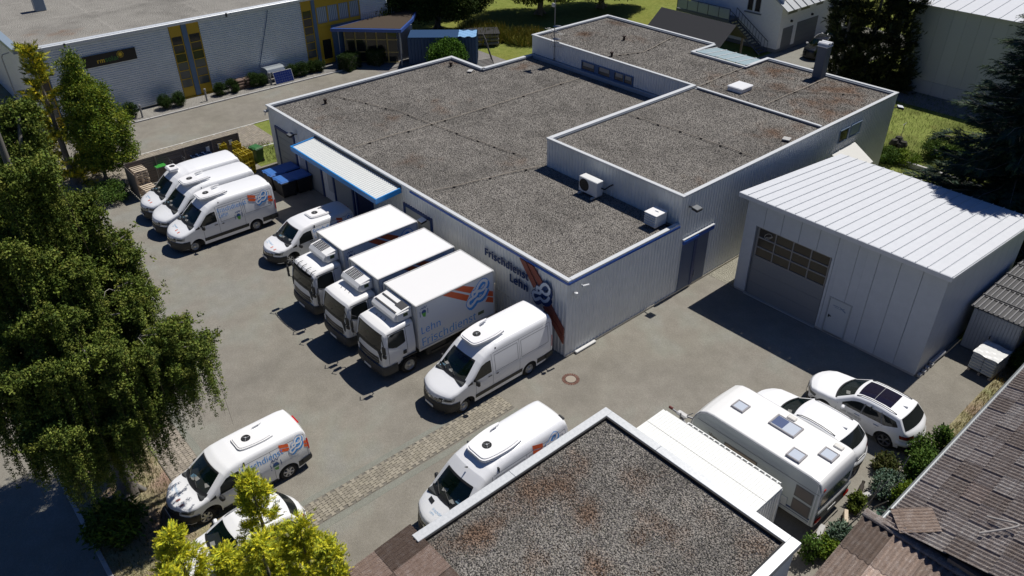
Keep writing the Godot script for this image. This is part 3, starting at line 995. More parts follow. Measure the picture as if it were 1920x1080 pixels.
func make_suv(called: String, label: String, s: Dictionary, at: Vector3, turn: float) -> Array:
	var o := thing(called, label, "car", at, turn, "white cars parked in the yard")
	var b := VB.new()
	b.L = s.L; b.top = s.top; b.wid = s.wid; b.rad = s.rad; b.bow = s.bow; b.low = s.low; b.cut = s.cut; b.belt = s.belt; b.tum = s.tum; b.tp = 1.15; b.tuck = 0.09; b.crown = 0.03
	b.arches = [[s.fh, 0.36, 0.42], [s.fh + s.wb, 0.36, 0.42]]
	var white := plain("car_white", lin(0.80, 0.81, 0.82), 0.18)
	white.clearcoat_enabled = true
	white.clearcoat = 0.7
	var black := plain("black_trim", lin(0.018, 0.019, 0.02), 0.55)
	var glass := plain("car_glass", lin(0.015, 0.018, 0.018), 0.06)
	part("body", b.body(), white, o)
	underbody(o, b)
	part("windscreen", b.screen(), mats.ws, o)
	var x0: float = s.cut[0]
	var x1: float = s.cut[1]
	var cowl := MB.new()
	b.top_patch(cowl, x0 - 0.06, x0 + 0.02, -1.0, 1.0, 0.006, 3, 14)
	part("cowl", cowl, black, o)
	cabin(o, b, b.T(x0) - 0.02, x0 + 0.75 - b.L * 0.5, 0.48, [0.36, -0.36], 1)
	var rx: Array = s.rear # [start x, end x] of the rear glass on the top line
	var rg := MB.new()
	b.top_patch(rg, rx[0], rx[1], -1.0, 1.0, 0.008, 6, 10)
	part("rear_window", rg, glass, o)
	var sy: float = s.belt + 0.06
	for sg in [1.0, -1.0]:
		var pts := []
		var n := 14
		for k in n + 1:
			var x := lerpf(x0 + 0.28, rx[0] + 0.05, k / float(n))
			var hi := b.T(x) - b.R(x) - 0.03
			var lo := sy + 0.04 * k / float(n)
			if k > n - 3:
				lo += (k - n + 3) * 0.05
			pts.append([x, lo, maxf(lo + 0.015, minf(hi, b.T(x1 + 0.5) - b.R(x1 + 0.5) - 0.03) - (0.08 if k == n else 0.0))])
		var w := MB.new()
		b.strip(w, pts, 0.005, sg)
		part("side_window", w, glass, o)
		var pil := MB.new()
		var ym := b.T(x1 + 0.7) - b.R(x1 + 0.7) - 0.02
		b.seam(pil, [[x1 + 0.55, sy], [x1 + 0.62, ym]], 0.06, 0.009, sg)
		b.seam(pil, [[x1 + 1.45, sy + 0.03], [x1 + 1.30, ym]], 0.05, 0.009, sg)
		part("pillar_trim", pil, plain("gap_grey", lin(0.03, 0.03, 0.032), 0.6), o)
		mirror(o, b.S(x0 + 0.42, sy + 0.02, 0.02, sg), sg, Vector3(0.13, 0.15, 0.22), white)
		var gap := MB.new()
		b.seam(gap, [[x0 + 0.05, 0.5], [x0 + 0.10, sy - 0.03]], 0.014, 0.002, sg)
		b.seam(gap, [[x1 + 0.58, 0.42], [x1 + 0.58, sy - 0.02]], 0.014, 0.002, sg)
		b.seam(gap, [[s.fh + s.wb - 0.42, 0.75], [x1 + 1.5, sy]], 0.014, 0.002, sg)
		part("panel_gap", gap, plain("gap_grey2", lin(0.2, 0.205, 0.21), 0.6), o)
		var hd := MB.new()
		for xx in [x1 + 0.42, x1 + 1.28]:
			hd.box(b.S(xx, sy - 0.12, 0.015, sg), Vector3(0.22, 0.035, 0.04), 0.012)
		part("door_handle", hd, plain("chrome", lin(0.55, 0.56, 0.57), 0.2, 0.9), o)
		var cl := MB.new()
		b.strip(cl, [[s.fh + 0.44, 0.24, 0.36], [s.fh + s.wb - 0.44, 0.24, 0.36]], 0.012, sg, 2)
		part("sill_cladding", cl, plain("grey_trim", lin(0.12, 0.122, 0.125), 0.6) if s.grey_sill else white, o)
		var hl := MB.new()
		b.band(hl, 0.68, 0.82, sg * 0.46, sg * 0.86, 0.6, 0, 0.010, 4)
		part("headlight", hl, plain("lamp_dark", lin(0.10, 0.11, 0.12), 0.06, 0.3), o)
		var tl := MB.new()
		b.band(tl, s.tail[0], s.tail[1], sg * 0.36, sg * 0.86, 0.45, 1, 0.012, 4)
		part("taillight", tl, plain("lamp_red_dark", lin(0.20, 0.01, 0.012), 0.12), o)
		if s.rails:
			var ra := MB.new()
			var rp := []
			for k in 9:
				var x := lerpf(x1 + 0.12, rx[0] - 0.25, k / 8.0)
				rp.append(b.P(x, b.topy(x, b.flat(x) * 0.98) + (0.02 if k in [0, 8] else 0.05), sg * b.flat(x) * 0.98))
			ra.tube(rp, 0.018, 0.018, 6)
			part("roof_rail", ra, black if s.dark_rails else plain("grey_metal", lin(0.35, 0.36, 0.37), 0.5), o)
		for xx in [s.fh, s.fh + s.wb]:
			wheel(o, Vector3(xx - s.L * 0.5, 0.36, sg * (b.half(xx, 0.5) - 0.015)), 0.36, 0.24, 2, sg)
	var gr := MB.new()
	b.band(gr, 0.42, 0.80, -0.34, 0.34, 0.4, 0, 0.012, 4)
	part("grille", gr, plain("grille_black", lin(0.012, 0.012, 0.013), 0.4), o)
	var lb := MB.new()
	b.band(lb, 0.26, 0.40, -0.9, 0.9, 0.5, 0, 0.015, 3, 0.01)
	part("front_skirt", lb, black, o)
	var rb := MB.new()
	b.band(rb, 0.46, 0.70, -0.98, 0.98, 0.45, 1, 0.02, 5, 0.05)
	part("rear_bumper", rb, white, o)
	var rd := MB.new()
	b.band(rd, 0.26, 0.46, -0.9, 0.9, 0.4, 1, 0.03, 3, 0.01)
	part("rear_skirt", rd, black, o)
	number_plate(o, b.hull(s.tail[0] - 0.08, 0.0, 0.4, 1, 0.02), Basis.IDENTITY)
	var an := MB.new()
	var ax: float = rx[0] - 0.35
	an.prism(PackedVector2Array([Vector2(0, 0), Vector2(0.2, 0), Vector2(0.19, 0.07)]), -0.02, 0.02, Transform3D(Basis.IDENTITY, b.P(ax, b.topy(ax, 0), 0)))
	part("antenna_fin", an, white, o)
	return [o, b]

const SUV_A := {"L": 4.67, "top": [[0, 0.60], [0.03, 0.80], [0.12, 0.92], [0.4, 0.99], [1.0, 1.05], [1.32, 1.09], [2.02, 1.52], [2.3, 1.59], [2.7, 1.63], [3.2, 1.63], [3.85, 1.58], [4.02, 1.55], [4.46, 1.12], [4.6, 1.02], [4.65, 0.85], [4.67, 0.6]],
	"wid": [[0, 0.74], [0.12, 0.84], [0.4, 0.91], [0.9, 0.94], [3.9, 0.945], [4.4, 0.92], [4.67, 0.82]], "rad": [[0, 0.1], [1.3, 0.12], [2.0, 0.14], [3.9, 0.14], [4.4, 0.1], [4.67, 0.1]],
	"bow": [[0, 0.36], [0.5, 0.28], [1.3, 0.22], [2.0, 0.15], [2.7, 0.0], [3.8, -0.04], [4.2, -0.14], [4.67, -0.22]], "low": [[0, 0.25], [0.5, 0.24], [4.1, 0.24], [4.67, 0.36]], "fh": 0.88, "wb": 2.82, "cut": [1.34, 2.0], "belt": 0.97, "tum": 0.36, "rear": [4.04, 4.42], "tail": [0.82, 0.98], "rails": true, "dark_rails": true, "grey_sill": false}
const SUV_B := {"L": 4.36, "top": [[0, 0.60], [0.03, 0.80], [0.12, 0.90], [0.4, 0.97], [0.9, 1.02], [1.15, 1.06], [1.85, 1.47], [2.15, 1.55], [2.6, 1.59], [3.1, 1.58], [3.6, 1.53], [3.78, 1.49], [4.14, 1.12], [4.28, 1.0], [4.34, 0.85], [4.36, 0.6]],
	"wid": [[0, 0.72], [0.12, 0.82], [0.4, 0.89], [0.9, 0.915], [3.6, 0.92], [4.1, 0.88], [4.36, 0.76]], "rad": [[0, 0.1], [1.1, 0.12], [1.8, 0.14], [3.6, 0.14], [4.1, 0.1], [4.36, 0.1]],
	"bow": [[0, 0.36], [0.5, 0.28], [1.1, 0.22], [1.8, 0.15], [2.5, 0.0], [3.5, -0.06], [3.9, -0.2], [4.36, -0.3]], "low": [[0, 0.24], [0.5, 0.23], [3.8, 0.23], [4.36, 0.34]], "fh": 0.86, "wb": 2.64, "cut": [1.17, 1.83], "belt": 0.94, "tum": 0.36, "rear": [3.80, 4.12], "tail": [0.80, 0.98], "rails": true, "dark_rails": false, "grey_sill": true}

# ---------- box trucks
func make_truck(label: String, at: Vector3, group: String, unit: int, grubby: float) -> Node3D:
	# origin under the middle of the box; nose towards -x
	var o := thing("box_truck", label, "truck", at, 0.0, group)
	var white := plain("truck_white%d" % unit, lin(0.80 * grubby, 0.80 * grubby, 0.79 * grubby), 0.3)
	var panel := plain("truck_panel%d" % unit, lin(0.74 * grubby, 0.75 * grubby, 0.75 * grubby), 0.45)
	var black := plain("black_trim", lin(0.018, 0.019, 0.02), 0.55)
	var glass := plain("car_glass", lin(0.015, 0.018, 0.018), 0.06)
	var x0 := -2.13
	var x1 := 2.13
	var w := 1.21
	var st := MB.new()
	st.bx(Vector3(x0 + 0.03, 1.03, -w + 0.015), Vector3(x1 - 0.03, 3.37, w - 0.015))
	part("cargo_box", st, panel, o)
	var rf := MB.new()
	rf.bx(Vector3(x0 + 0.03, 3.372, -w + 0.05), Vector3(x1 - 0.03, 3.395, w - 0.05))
	part("cargo_roof", rf, white, o)
	var ed := MB.new()
	for z in [-w, w]:
		ed.bx(Vector3(x0, 3.34, z - 0.03), Vector3(x1, 3.41, z + 0.03), 0.01)
		ed.bx(Vector3(x0, 1.0, z - 0.025), Vector3(x1, 1.10, z + 0.025), 0.01)
	for x in [x0, x1]:
		ed.bx(Vector3(x - 0.03, 3.34, -w - 0.002), Vector3(x + 0.03, 3.408, w + 0.002), 0.01)
		for z in [-w, w]:
			ed.bx(Vector3(x - 0.028, 1.001, z - 0.034), Vector3(x + 0.028, 3.345, z + 0.034), 0.01)
	part("box_edging", ed, plain("alu_edge", lin(0.58, 0.58, 0.56), 0.4, 0.2), o)
	var dr := MB.new()
	for z in [-0.6, 0.6]:
		dr.box(Vector3(x1 + 0.02, 2.2, z), Vector3(0.04, 2.2, 1.14), 0.01)
	part("rear_door", dr, panel, o)
	var lift := MB.new()
	lift.box(Vector3(x1 + 0.12, 1.75, 0), Vector3(0.07, 1.7, 2.3), 0.02)
	for z in [-0.7, 0.7]:
		lift.rod(Vector3(x1 - 0.3, 0.7, z), Vector3(x1 + 0.1, 0.95, z), 0.06)
	part("tail_lift", lift, plain("lift_beige", lin(0.42, 0.36, 0.24), 0.6), o)
	# chassis and running gear
	var ch := MB.new()
	for z in [-0.4, 0.4]:
		ch.bx(Vector3(x0 - 1.5, 0.7, z - 0.05), Vector3(x1, 0.96, z + 0.05))
	for x in [-1.6, -0.8, 0.0, 0.8, 1.6]:
		ch.bx(Vector3(x - 0.05, 0.88, -w + 0.05), Vector3(x + 0.05, 1.0, w - 0.05))
	ch.bx(Vector3(-1.7, 0.45, 0.5), Vector3(-0.6, 0.9, 1.1), 0.05)
	ch.bx(Vector3(-1.6, 0.45, -1.1), Vector3(-0.8, 0.9, -0.5), 0.08)
	ch.rod(Vector3(0.75, 0.42, -1.0), Vector3(0.75, 0.42, 1.0), 0.08)
	ch.rod(Vector3(-2.62, 0.42, -0.9), Vector3(-2.62, 0.42, 0.9), 0.08)
	for z in [-1.12, 1.12]:
		ch.bx(Vector3(-1.5, 0.5, z - 0.02), Vector3(0.2, 0.62, z + 0.02))
		for k in 9:
			var t0 := PI * k / 9.0
			var t1 := PI * (k + 1) / 9.0
			ch.quad(Vector3(0.75 - 0.55 * cos(t0), 0.42 + 0.5 * sin(t0), z - 0.28 * signf(z)), Vector3(0.75 - 0.55 * cos(t1), 0.42 + 0.5 * sin(t1), z - 0.28 * signf(z)), Vector3(0.75 - 0.55 * cos(t1), 0.42 + 0.5 * sin(t1), z), Vector3(0.75 - 0.55 * cos(t0), 0.42 + 0.5 * sin(t0), z))
	part("chassis", ch, plain("black_iron", lin(0.02, 0.02, 0.02), 0.7), o)
	for sg in [-1.0, 1.0]:
		wheel(o, Vector3(-2.62, 0.42, sg * 1.06), 0.42, 0.24, 0, sg)
		wheel(o, Vector3(0.75, 0.42, sg * 1.12), 0.42, 0.46, 0, sg)
	# cab
	var b := VB.new()
	b.L = 1.75
	b.top = [[0, 1.20], [0.015, 1.50], [0.04, 1.72], [0.22, 2.46], [0.34, 2.57], [0.6, 2.62], [1.1, 2.66], [1.68, 2.68], [1.75, 2.64]]
	b.wid = [[0, 1.00], [0.1, 1.08], [0.3, 1.11], [1.75, 1.11]]
	b.rad = [[0, 0.05], [0.3, 0.12], [0.6, 0.16], [1.75, 0.14]]
	b.bow = [[0, 0.10], [0.3, 0.08], [0.8, 0.0]]
	b.low = [[0, 0.55], [0.3, 0.62], [0.34, 0.62], [1.75, 0.98]]
	b.arches = [[1.42, 0.42, 0.60]]
	b.belt = 1.55
	b.tum = 0.10
	b.tp = 1.2
	b.cut = [0.045, 0.215]
	var cab := Node3D.new()
	cab.name = "cab"
	cab.position = Vector3(-4.0 + 0.875, 0, 0)
	o.add_child(cab)
	part("cab_shell", b.body(), white, cab)
	part("windscreen", b.screen(), mats.ws, cab)
	var inn := MB.new()
	inn.bx(Vector3(-0.80, 1.2, -1.0), Vector3(-0.35, 1.72, 1.0), 0.06)
	inn.bx(Vector3(0.45, 1.0, -1.0), Vector3(0.55, 2.5, 1.0))
	inn.bx(Vector3(-0.4, 1.0, -1.0), Vector3(0.5, 1.06, 1.0))
	for z in [-0.6, 0.55]:
		inn.box(Vector3(0.05, 1.35, z), Vector3(0.5, 0.2, 0.5), 0.06)
		inn.box(Vector3(0.32, 1.8, z), Vector3(0.16, 0.8, 0.5), 0.06)
	part("cab_interior", inn, plain("dash", lin(0.03, 0.034, 0.036), 0.8), cab)
	var tr := MB.new()
	b.top_patch(tr, 0.215, 0.235, -0.97, 0.97, 0.004, 2, 10)
	b.top_patch(tr, 0.030, 0.048, -0.97, 0.97, 0.006, 2, 10)
	part("windscreen_trim", tr, black, cab)
	for sg in [1.0, -1.0]:
		var wi := MB.new()
		b.strip(wi, [[0.33, 1.86, 1.96], [0.42, 1.82, 2.36], [0.55, 1.76, 2.42], [0.8, 1.70, 2.43], [1.20, 1.78, 2.43], [1.26, 1.82, 2.38]], 0.006, sg)
		part("side_window", wi, glass, cab)
		var gp := MB.new()
		b.seam(gp, [[0.30, 1.0], [0.30, 1.8], [0.42, 2.46], [1.33, 2.46], [1.33, 1.10]], 0.018, 0.003, sg)
		b.strip(gp, [[0.35, 2.475, 2.50], [1.6, 2.475, 2.50]], 0.02, sg, 1)
		part("panel_gap", gp, plain("gap_dark", lin(0.05, 0.05, 0.052), 0.6), cab)
		var hd := MB.new()
		hd.box(b.S(1.18, 1.30, 0.02, sg), Vector3(0.18, 0.2, 0.05), 0.02)
		part("door_handle", hd, black, cab)
		var mi := MB.new()
		var m0 := b.S(0.12, 2.5, 0.0, sg)
		var m1 := Vector3(-0.80, 1.88, sg * 1.26)
		mi.tube([m0, m0 + Vector3(-0.12, 0.02, sg * 0.2), m1 + Vector3(0, 0.32, 0)], 0.02, 0.02, 5)
		mi.tube([b.S(0.12, 1.55, 0.0, sg), b.S(0.08, 1.50, 0.1, sg), m1 + Vector3(0, -0.3, 0)], 0.02, 0.02, 5)
		mi.box(m1 + Vector3(0, 0.10, 0), Vector3(0.10, 0.42, 0.2), 0.04, Basis(Vector3.UP, sg * 0.25))
		mi.box(m1 + Vector3(0, -0.22, 0), Vector3(0.10, 0.18, 0.2), 0.03, Basis(Vector3.UP, sg * 0.3))
		part("wing_mirror", mi, black, cab)
		var hl := MB.new()
		b.band(hl, 0.66, 0.84, sg * 0.40, sg * 0.64, 0.3, 0, 0.03, 3)
		part("headlight", hl, plain("lamp_glass", lin(0.30, 0.32, 0.34), 0.08, 0.3), cab)
		var fl := MB.new()
		fl.box(Vector3(0.55, 0.98, sg * 1.10), Vector3(0.75, 0.10, 0.06), 0.02)
		for k in 8:
			var t0 := PI * k / 8.0
			var t1 := PI * (k + 1) / 8.0
			fl.face(Vector3(0.505 - 0.58 * cos(t0), 0.42 + 0.60 * sin(t0), sg * 0.8), Vector3(0.505 - 0.58 * cos(t1), 0.42 + 0.60 * sin(t1), sg * 0.8), Vector3(0.505 - 0.58 * cos(t1), 0.42 + 0.60 * sin(t1), sg * 1.135), Vector3(0.505 - 0.58 * cos(t0), 0.42 + 0.60 * sin(t0), sg * 1.135), Vector3(0.505, 0.4, sg))
		part("mudguard", fl, black, cab)
	var bp := MB.new()
	b.band(bp, 0.42, 0.92, -0.96, 0.96, 0.85, 0, 0.03, 6, 0.05)
	part("bumper", bp, plain("bumper_grey", lin(0.035, 0.037, 0.04), 0.6), cab)
	var gr := MB.new()
	b.band(gr, 1.0, 1.36, -0.46, 0.46, 0.3, 0, 0.012, 4)
	part("grille", gr, plain("grille_black", lin(0.012, 0.012, 0.013), 0.4), cab)
	var gl := MB.new()
	for k in 2:
		b.band(gl, 1.1 + k * 0.13, 1.12 + k * 0.13, -0.44, 0.44, 0.3, 0, 0.02, 1)
	part("grille_bar", gl, plain("grey_metal", lin(0.35, 0.36, 0.37), 0.5), cab)
	number_plate(cab, b.hull(0.6, 0.0, 0.3, 0, 0.085), Basis.IDENTITY)
	var wp := MB.new()
	for z in [-0.5, 0.3]:
		wp.rod(b.P(0.04, 1.70, z) + Vector3(-0.02, 0, 0), b.P(0.10, 2.0, z + 0.45) + Vector3(-0.03, 0, 0), 0.014, 0.01, 5)
	part("wiper", wp, black, cab)
	var mk := MB.new()
	if unit == 0:
		# dark bug deflector with hooks along the front of the roof
		for k in 5:
			var z := -0.8 + k * 0.4
			mk.tube([b.P(0.2, 2.50, z), b.P(0.3, 2.66, z + 0.03), b.P(0.5, 2.72, z + 0.10)], 0.022, 0.012, 5)
		b.band(mk, 2.30, 2.44, -0.62, 0.62, 0.2, 0, 0.09, 2)
	else:
		for k in 3:
			mk.rod(Vector3(-0.1 + k * 0.02, 2.66, -0.3 + k * 0.3), Vector3(-0.02 + k * 0.02, 2.74, -0.3 + k * 0.3), 0.012)
	part("sun_visor" if unit == 0 else "aerial", mk, black, cab)
	# cooler hung on the front of the box
	var fz := Node3D.new()
	fz.name = "cooling_unit"
	fz.position = Vector3(x0, 0, 0)
	o.add_child(fz)
	var ux := 0.78 if unit < 2 else 0.92
	var uw := 0.72 if unit < 2 else 0.86
	var cs := MB.new()
	var prof := PackedVector2Array([Vector2(-ux, 2.86), Vector2(-ux, 3.02), Vector2(-ux + 0.14, 3.16), Vector2(-0.02, 3.26), Vector2(-0.02, 2.72), Vector2(-ux + 0.2, 2.74)])
	cs.prism(prof, -uw, uw)
	cs.box(Vector3(-ux * 0.45, 2.98, uw + 0.02), Vector3(ux * 0.8, 0.34, 0.05), 0.02)
	cs.box(Vector3(-ux * 0.45, 2.98, -uw - 0.02), Vector3(ux * 0.8, 0.34, 0.05), 0.02)
	part("casing", cs, plain("unit_white", lin(0.78, 0.78, 0.77), 0.4), fz)
	var gv := MB.new()
	var up := Vector2(ux - 0.16, 0.10).normalized()
	for k in 7:
		var x := -ux + 0.18 + k * 0.075
		var y := 3.172 + k * 0.075 * 0.16
		if unit < 2:
			gv.box(Vector3(x, y + 0.012, -uw * 0.25), Vector3(0.022, 0.02, uw * 1.15), 0.0, Basis(Vector3(0, 0, 1), 0.16))
		elif k == 0 or k == 5:
			gv.box(Vector3(x, y + 0.008, 0.0), Vector3(0.07, 0.02, uw * 1.8), 0.0, Basis(Vector3(0, 0, 1), 0.16))
	if unit < 2:
		for k in 5:
			gv.box(Vector3(-ux + 0.4, 3.222, -uw * 0.8 + k * uw * 0.28), Vector3(0.5, 0.016, 0.02), 0.0, Basis(Vector3(0, 0, 1), 0.16))
	else:
		gv.box(Vector3(-0.28, 3.245, uw * 0.62), Vector3(0.36, 0.03, 0.5), 0.0, Basis(Vector3(0, 0, 1), 0.16))
	part("vent_grille", gv, plain("vent_grey", lin(0.16, 0.165, 0.17) if unit < 2 else lin(0.06, 0.06, 0.062), 0.6), fz)
	var dp := MB.new()
	dp.box(Vector3(-0.36, 3.0, uw + 0.047), Vector3(0.22, 0.16, 0.008))
	part("display", dp, plain("lcd", lin(0.05, 0.08, 0.03), 0.3), fz)
	# print on the left flank
	var blue := plain("print_blue", lin(0.05, 0.29, 0.72), 0.4)
	var orange := plain("print_orange", lin(0.72, 0.12, 0.03), 0.4)
	var zf := w - 0.015
	var t := letters("Frischdienst", 3.0)
	var s1 := MB.new()
	lay(s1, t, func(x: float, y: float) -> Vector3: return Vector3(x0 + 0.18 + x, 1.18 + y, zf + 0.004))
	lay(s1, letters("Lehn", 1.02), func(x: float, y: float) -> Vector3: return Vector3(x0 + 0.18 + x, 1.82 + y, zf + 0.004))
	part("lettering", s1, blue, o)
	var s2 := MB.new()
	for seg in [[0.55, 1.35, 0.0], [2.35, 2.09, 0.0]]:
		for k in 2:
			var yo := -0.36 * k
			if seg[0] < 1.0:
				var f := [Vector2(-0.12 - 0.42 * k, 3.33 - 0.16 * k), Vector2(0.38 - 0.42 * k, 3.33 - 0.16 * k), Vector2(1.02, 2.98 - 0.36 * k), Vector2(0.80, 2.74 - 0.36 * k)] if k == 0 else [Vector2(-0.75, 3.33), Vector2(-0.28, 3.33), Vector2(0.72, 2.67), Vector2(0.56, 2.42)]
				s2.quad(Vector3(f[3].x, f[3].y, zf + 0.003), Vector3(f[2].x, f[2].y, zf + 0.003), Vector3(f[1].x, f[1].y, zf + 0.003), Vector3(f[0].x, f[0].y, zf + 0.003))
			else:
				var g := [Vector2(1.62, 2.24 - 0.34 * k), Vector2(2.09, 1.98 - 0.34 * k), Vector2(2.09, 2.27 - 0.34 * k), Vector2(1.78, 2.45 - 0.34 * k)]
				s2.quad(Vector3(g[0].x, g[0].y, zf + 0.003), Vector3(g[1].x, g[1].y, zf + 0.003), Vector3(g[2].x, g[2].y, zf + 0.003), Vector3(g[3].x, g[3].y, zf + 0.003))
	part("stripes", s2, orange, o)
	emblem(o, func(x: float, y: float, k: float) -> Vector3: return Vector3(0.62 + x * 1.15, 1.95 + y * 1.15, zf + k), false)
	knife_fork_badge(o, func(x: float, y: float, k: float) -> Vector3: return Vector3(x0 + 0.38 + x, 2.86 + y, zf + 0.004 + k))
	var lb := MB.new()
	lb.box(Vector3(1.35, 1.42, zf + 0.003), Vector3(0.34, 0.16, 0.006))
	part("hazard_label", lb, plain("label_olive", lin(0.10, 0.13, 0.06), 0.5), o)
	return o

# ---------- touring caravan, hitch towards -x of its own axes
func make_caravan(at: Vector3, turn: float) -> void:
	var o := thing("caravan", "white touring caravan with roof hatches and beige curtained windows beside the white container", "caravan", at, turn)
	var b := VB.new()
	b.L = 5.45
	b.top = [[0, 1.15], [0.06, 1.65], [0.2, 2.1], [0.42, 2.42], [0.7, 2.57], [1.0, 2.61], [5.0, 2.61], [5.25, 2.58], [5.38, 2.48], [5.43, 2.2], [5.45, 1.5]]
	b.wid = [[0, 1.09], [0.1, 1.11], [5.3, 1.11], [5.45, 1.09]]
	b.rad = [[0, 0.05], [5.45, 0.05]]
	b.bow = [[0, 0.05], [1, 0.0], [5.45, 0.0]]
	b.low = [[0, 0.48], [0.6, 0.36], [5.45, 0.48]]
	b.belt = 2.0
	b.tum = 0.0
	b.tuck = 0.02
	b.crown = 0.03
	b.arches = [[2.85, 0.33, 0.38]]
	b.cut = [9, 9]
	part("body", b.body(), plain("caravan_white", lin(0.78, 0.78, 0.76), 0.3), o)
	for sg in [-1.0, 1.0]:
		var sd := MB.new()
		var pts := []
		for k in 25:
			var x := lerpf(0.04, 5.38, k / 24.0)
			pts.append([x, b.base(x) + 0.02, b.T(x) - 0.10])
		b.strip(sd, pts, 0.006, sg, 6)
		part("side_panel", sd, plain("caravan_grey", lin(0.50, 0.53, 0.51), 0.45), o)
		var ed := MB.new()
		var rp := []
		for k in 40:
			var x := lerpf(0.02, 5.43, k / 39.0)
			rp.append(b.P(x, b.T(x) - 0.045, sg * (b.half(x, 2.0) + 0.004)))
		ed.tube(rp, 0.022, 0.022, 5)
		part("awning_rail", ed, plain("grey_metal", lin(0.35, 0.36, 0.37), 0.5), o)
		var ln := MB.new()
		b.seam(ln, [[0.35, 2.04], [5.40, 2.04]], 0.022, 0.010, sg)
		part("side_moulding", ln, plain("gap_grey", lin(0.16, 0.165, 0.17), 0.6), o)
		var bl := MB.new()
		b.strip(bl, [[3.5, 0.72, 0.80], [5.3, 0.72, 0.80]], 0.010, sg, 1)
		b.strip(bl, [[3.5, 0.62, 0.65], [5.3, 0.62, 0.65]], 0.010, sg, 1)
		part("blue_band", bl, plain("band_blue", lin(0.01, 0.04, 0.16), 0.5), o)
		for wn in [[1.70, 3.0, 1.15, 1.72, "beige"], [4.62, 5.20, 1.46, 1.90, "pleat"], [4.62, 5.20, 0.80, 1.26, "pleat"]]:
			var fr := MB.new()
			b.strip(fr, [[wn[0] - 0.05, wn[2] - 0.05, wn[3] + 0.05], [wn[1] + 0.05, wn[2] - 0.05, wn[3] + 0.05]], 0.014, sg, 1)
			var f := part("window", fr, plain("window_grey", lin(0.16, 0.15, 0.14), 0.4), o)
			var gl := MB.new()
			if wn[4] == "beige":
				b.strip(gl, [[wn[0], wn[2], wn[3]], [wn[1], wn[2], wn[3]]], 0.020, sg, 1)
			else:
				var n := 12
				for k in n:
					var xa := lerpf(wn[0], wn[1], k / float(n))
					var xb := lerpf(wn[0], wn[1], (k + 1) / float(n))
					b.strip(gl, [[xa, wn[2], wn[3]], [(xa + xb) * 0.5, wn[2], wn[3]]], 0.018, sg, 1)
					b.strip(gl, [[(xa + xb) * 0.5, wn[2], wn[3]], [xb, wn[2], wn[3]]], 0.021, sg, 1)
			part("curtain", gl, plain("curtain_beige", lin(0.42, 0.34, 0.26), 0.25) if wn[4] == "beige" else plain("curtain_brown", lin(0.20, 0.17, 0.145), 0.35), f)
		wheel(o, Vector3(2.85 - b.L * 0.5, 0.33, sg * 1.06), 0.33, 0.2, 0, sg)
		var rl := MB.new()
		b.band(rl, 0.62, 0.86, sg * 0.40, sg * 0.62, 0.1, 1, 0.05, 4, 0.04)
		part("taillight", rl, plain("lamp_red", lin(0.45, 0.012, 0.012), 0.15), o)
		var hand := MB.new()
		hand.box(b.P(4.3, 0.9, sg * 1.135), Vector3(0.22, 0.42, 0.03), 0.01)
		part("service_flap", hand, plain("flap_white", lin(0.6, 0.61, 0.6), 0.4), o)
	var sc := MB.new()
	lay(sc, script_wave(), func(x: float, y: float) -> Vector3: return b.S(0.95 + x, 1.62 + y, 0.012))
	part("script_print", sc, plain("print_ochre", lin(0.16, 0.12, 0.06), 0.5), o)
	var hat := [[1.41, 0.03, 0.40, 0.40], [3.09, -0.31, 0.92, 0.56], [4.12, 0.66, 0.42, 0.42], [4.84, -0.18, 0.42, 0.42]]
	for k in hat.size():
		var h: Array = hat[k]
		var g := Node3D.new()
		g.name = numbered("roof_hatch", o)
		g.position = b.P(h[0], 2.63, h[1])
		o.add_child(g, true)
		var fr := MB.new()
		var ix: float = h[2] * 0.5
		var iz: float = h[3] * 0.5
		for s in [-1.0, 1.0]:
			fr.box(Vector3(s * (ix + 0.03), 0.035, 0), Vector3(0.07, 0.08, h[3] + 0.13), 0.02)
			fr.box(Vector3(0, 0.034, s * (iz + 0.03)), Vector3(h[2] - 0.01, 0.078, 0.07), 0.02)
		part("hatch_frame", fr, plain("hatch_grey", lin(0.30, 0.29, 0.30) if k != 1 else lin(0.20, 0.20, 0.24), 0.4), g)
		var pn := MB.new()
		pn.box(Vector3(0, 0.05, 0), Vector3(h[2], 0.02, h[3]), 0.008)
		part("hatch_pane", pn, plain("hatch_pane", lin(0.50, 0.55, 0.62), 0.12), g)
		if k == 1:
			var bl := MB.new()
			bl.box(Vector3(-0.23, 0.064, 0), Vector3(0.44, 0.006, 0.50))
			part("blind", bl, plain("blind_blue", lin(0.06, 0.09, 0.19), 0.3), g)
	for v in [[3.0, -0.86], [4.87, -0.80]]:
		var vt := MB.new()
		vt.box(b.P(v[0], 2.65, v[1]), Vector3(0.34, 0.07, 0.24), 0.04)
		part("roof_vent", vt, plain("vent_cream", lin(0.62, 0.61, 0.57), 0.5), o)
	var rr := MB.new()
	b.band(rr, 1.92, 1.98, -0.58, 0.58, 0.1, 1, 0.03, 2)
	b.band(rr, 1.04, 1.30, -0.58, 0.58, 0.1, 1, 0.05, 3, 0.03)
	part("rear_moulding", rr, plain("caravan_white", lin(0.78, 0.78, 0.76), 0.3), o)
	var rw := MB.new()
	b.band(rw, 1.32, 1.88, -0.50, 0.50, 0.1, 1, 0.012, 3)
	part("rear_window", rw, plain("window_green", lin(0.08, 0.11, 0.10), 0.15), o)
	var rb := MB.new()
	b.band(rb, 0.50, 0.98, -0.60, 0.60, 0.1, 1, 0.03, 4)
	part("rear_bumper", rb, plain("bumper_dusty", lin(0.22, 0.21, 0.21), 0.6), o)
	number_plate(o, b.hull(0.75, 0.0, 0.1, 1, 0.045), Basis.IDENTITY)
	var dot := MB.new()
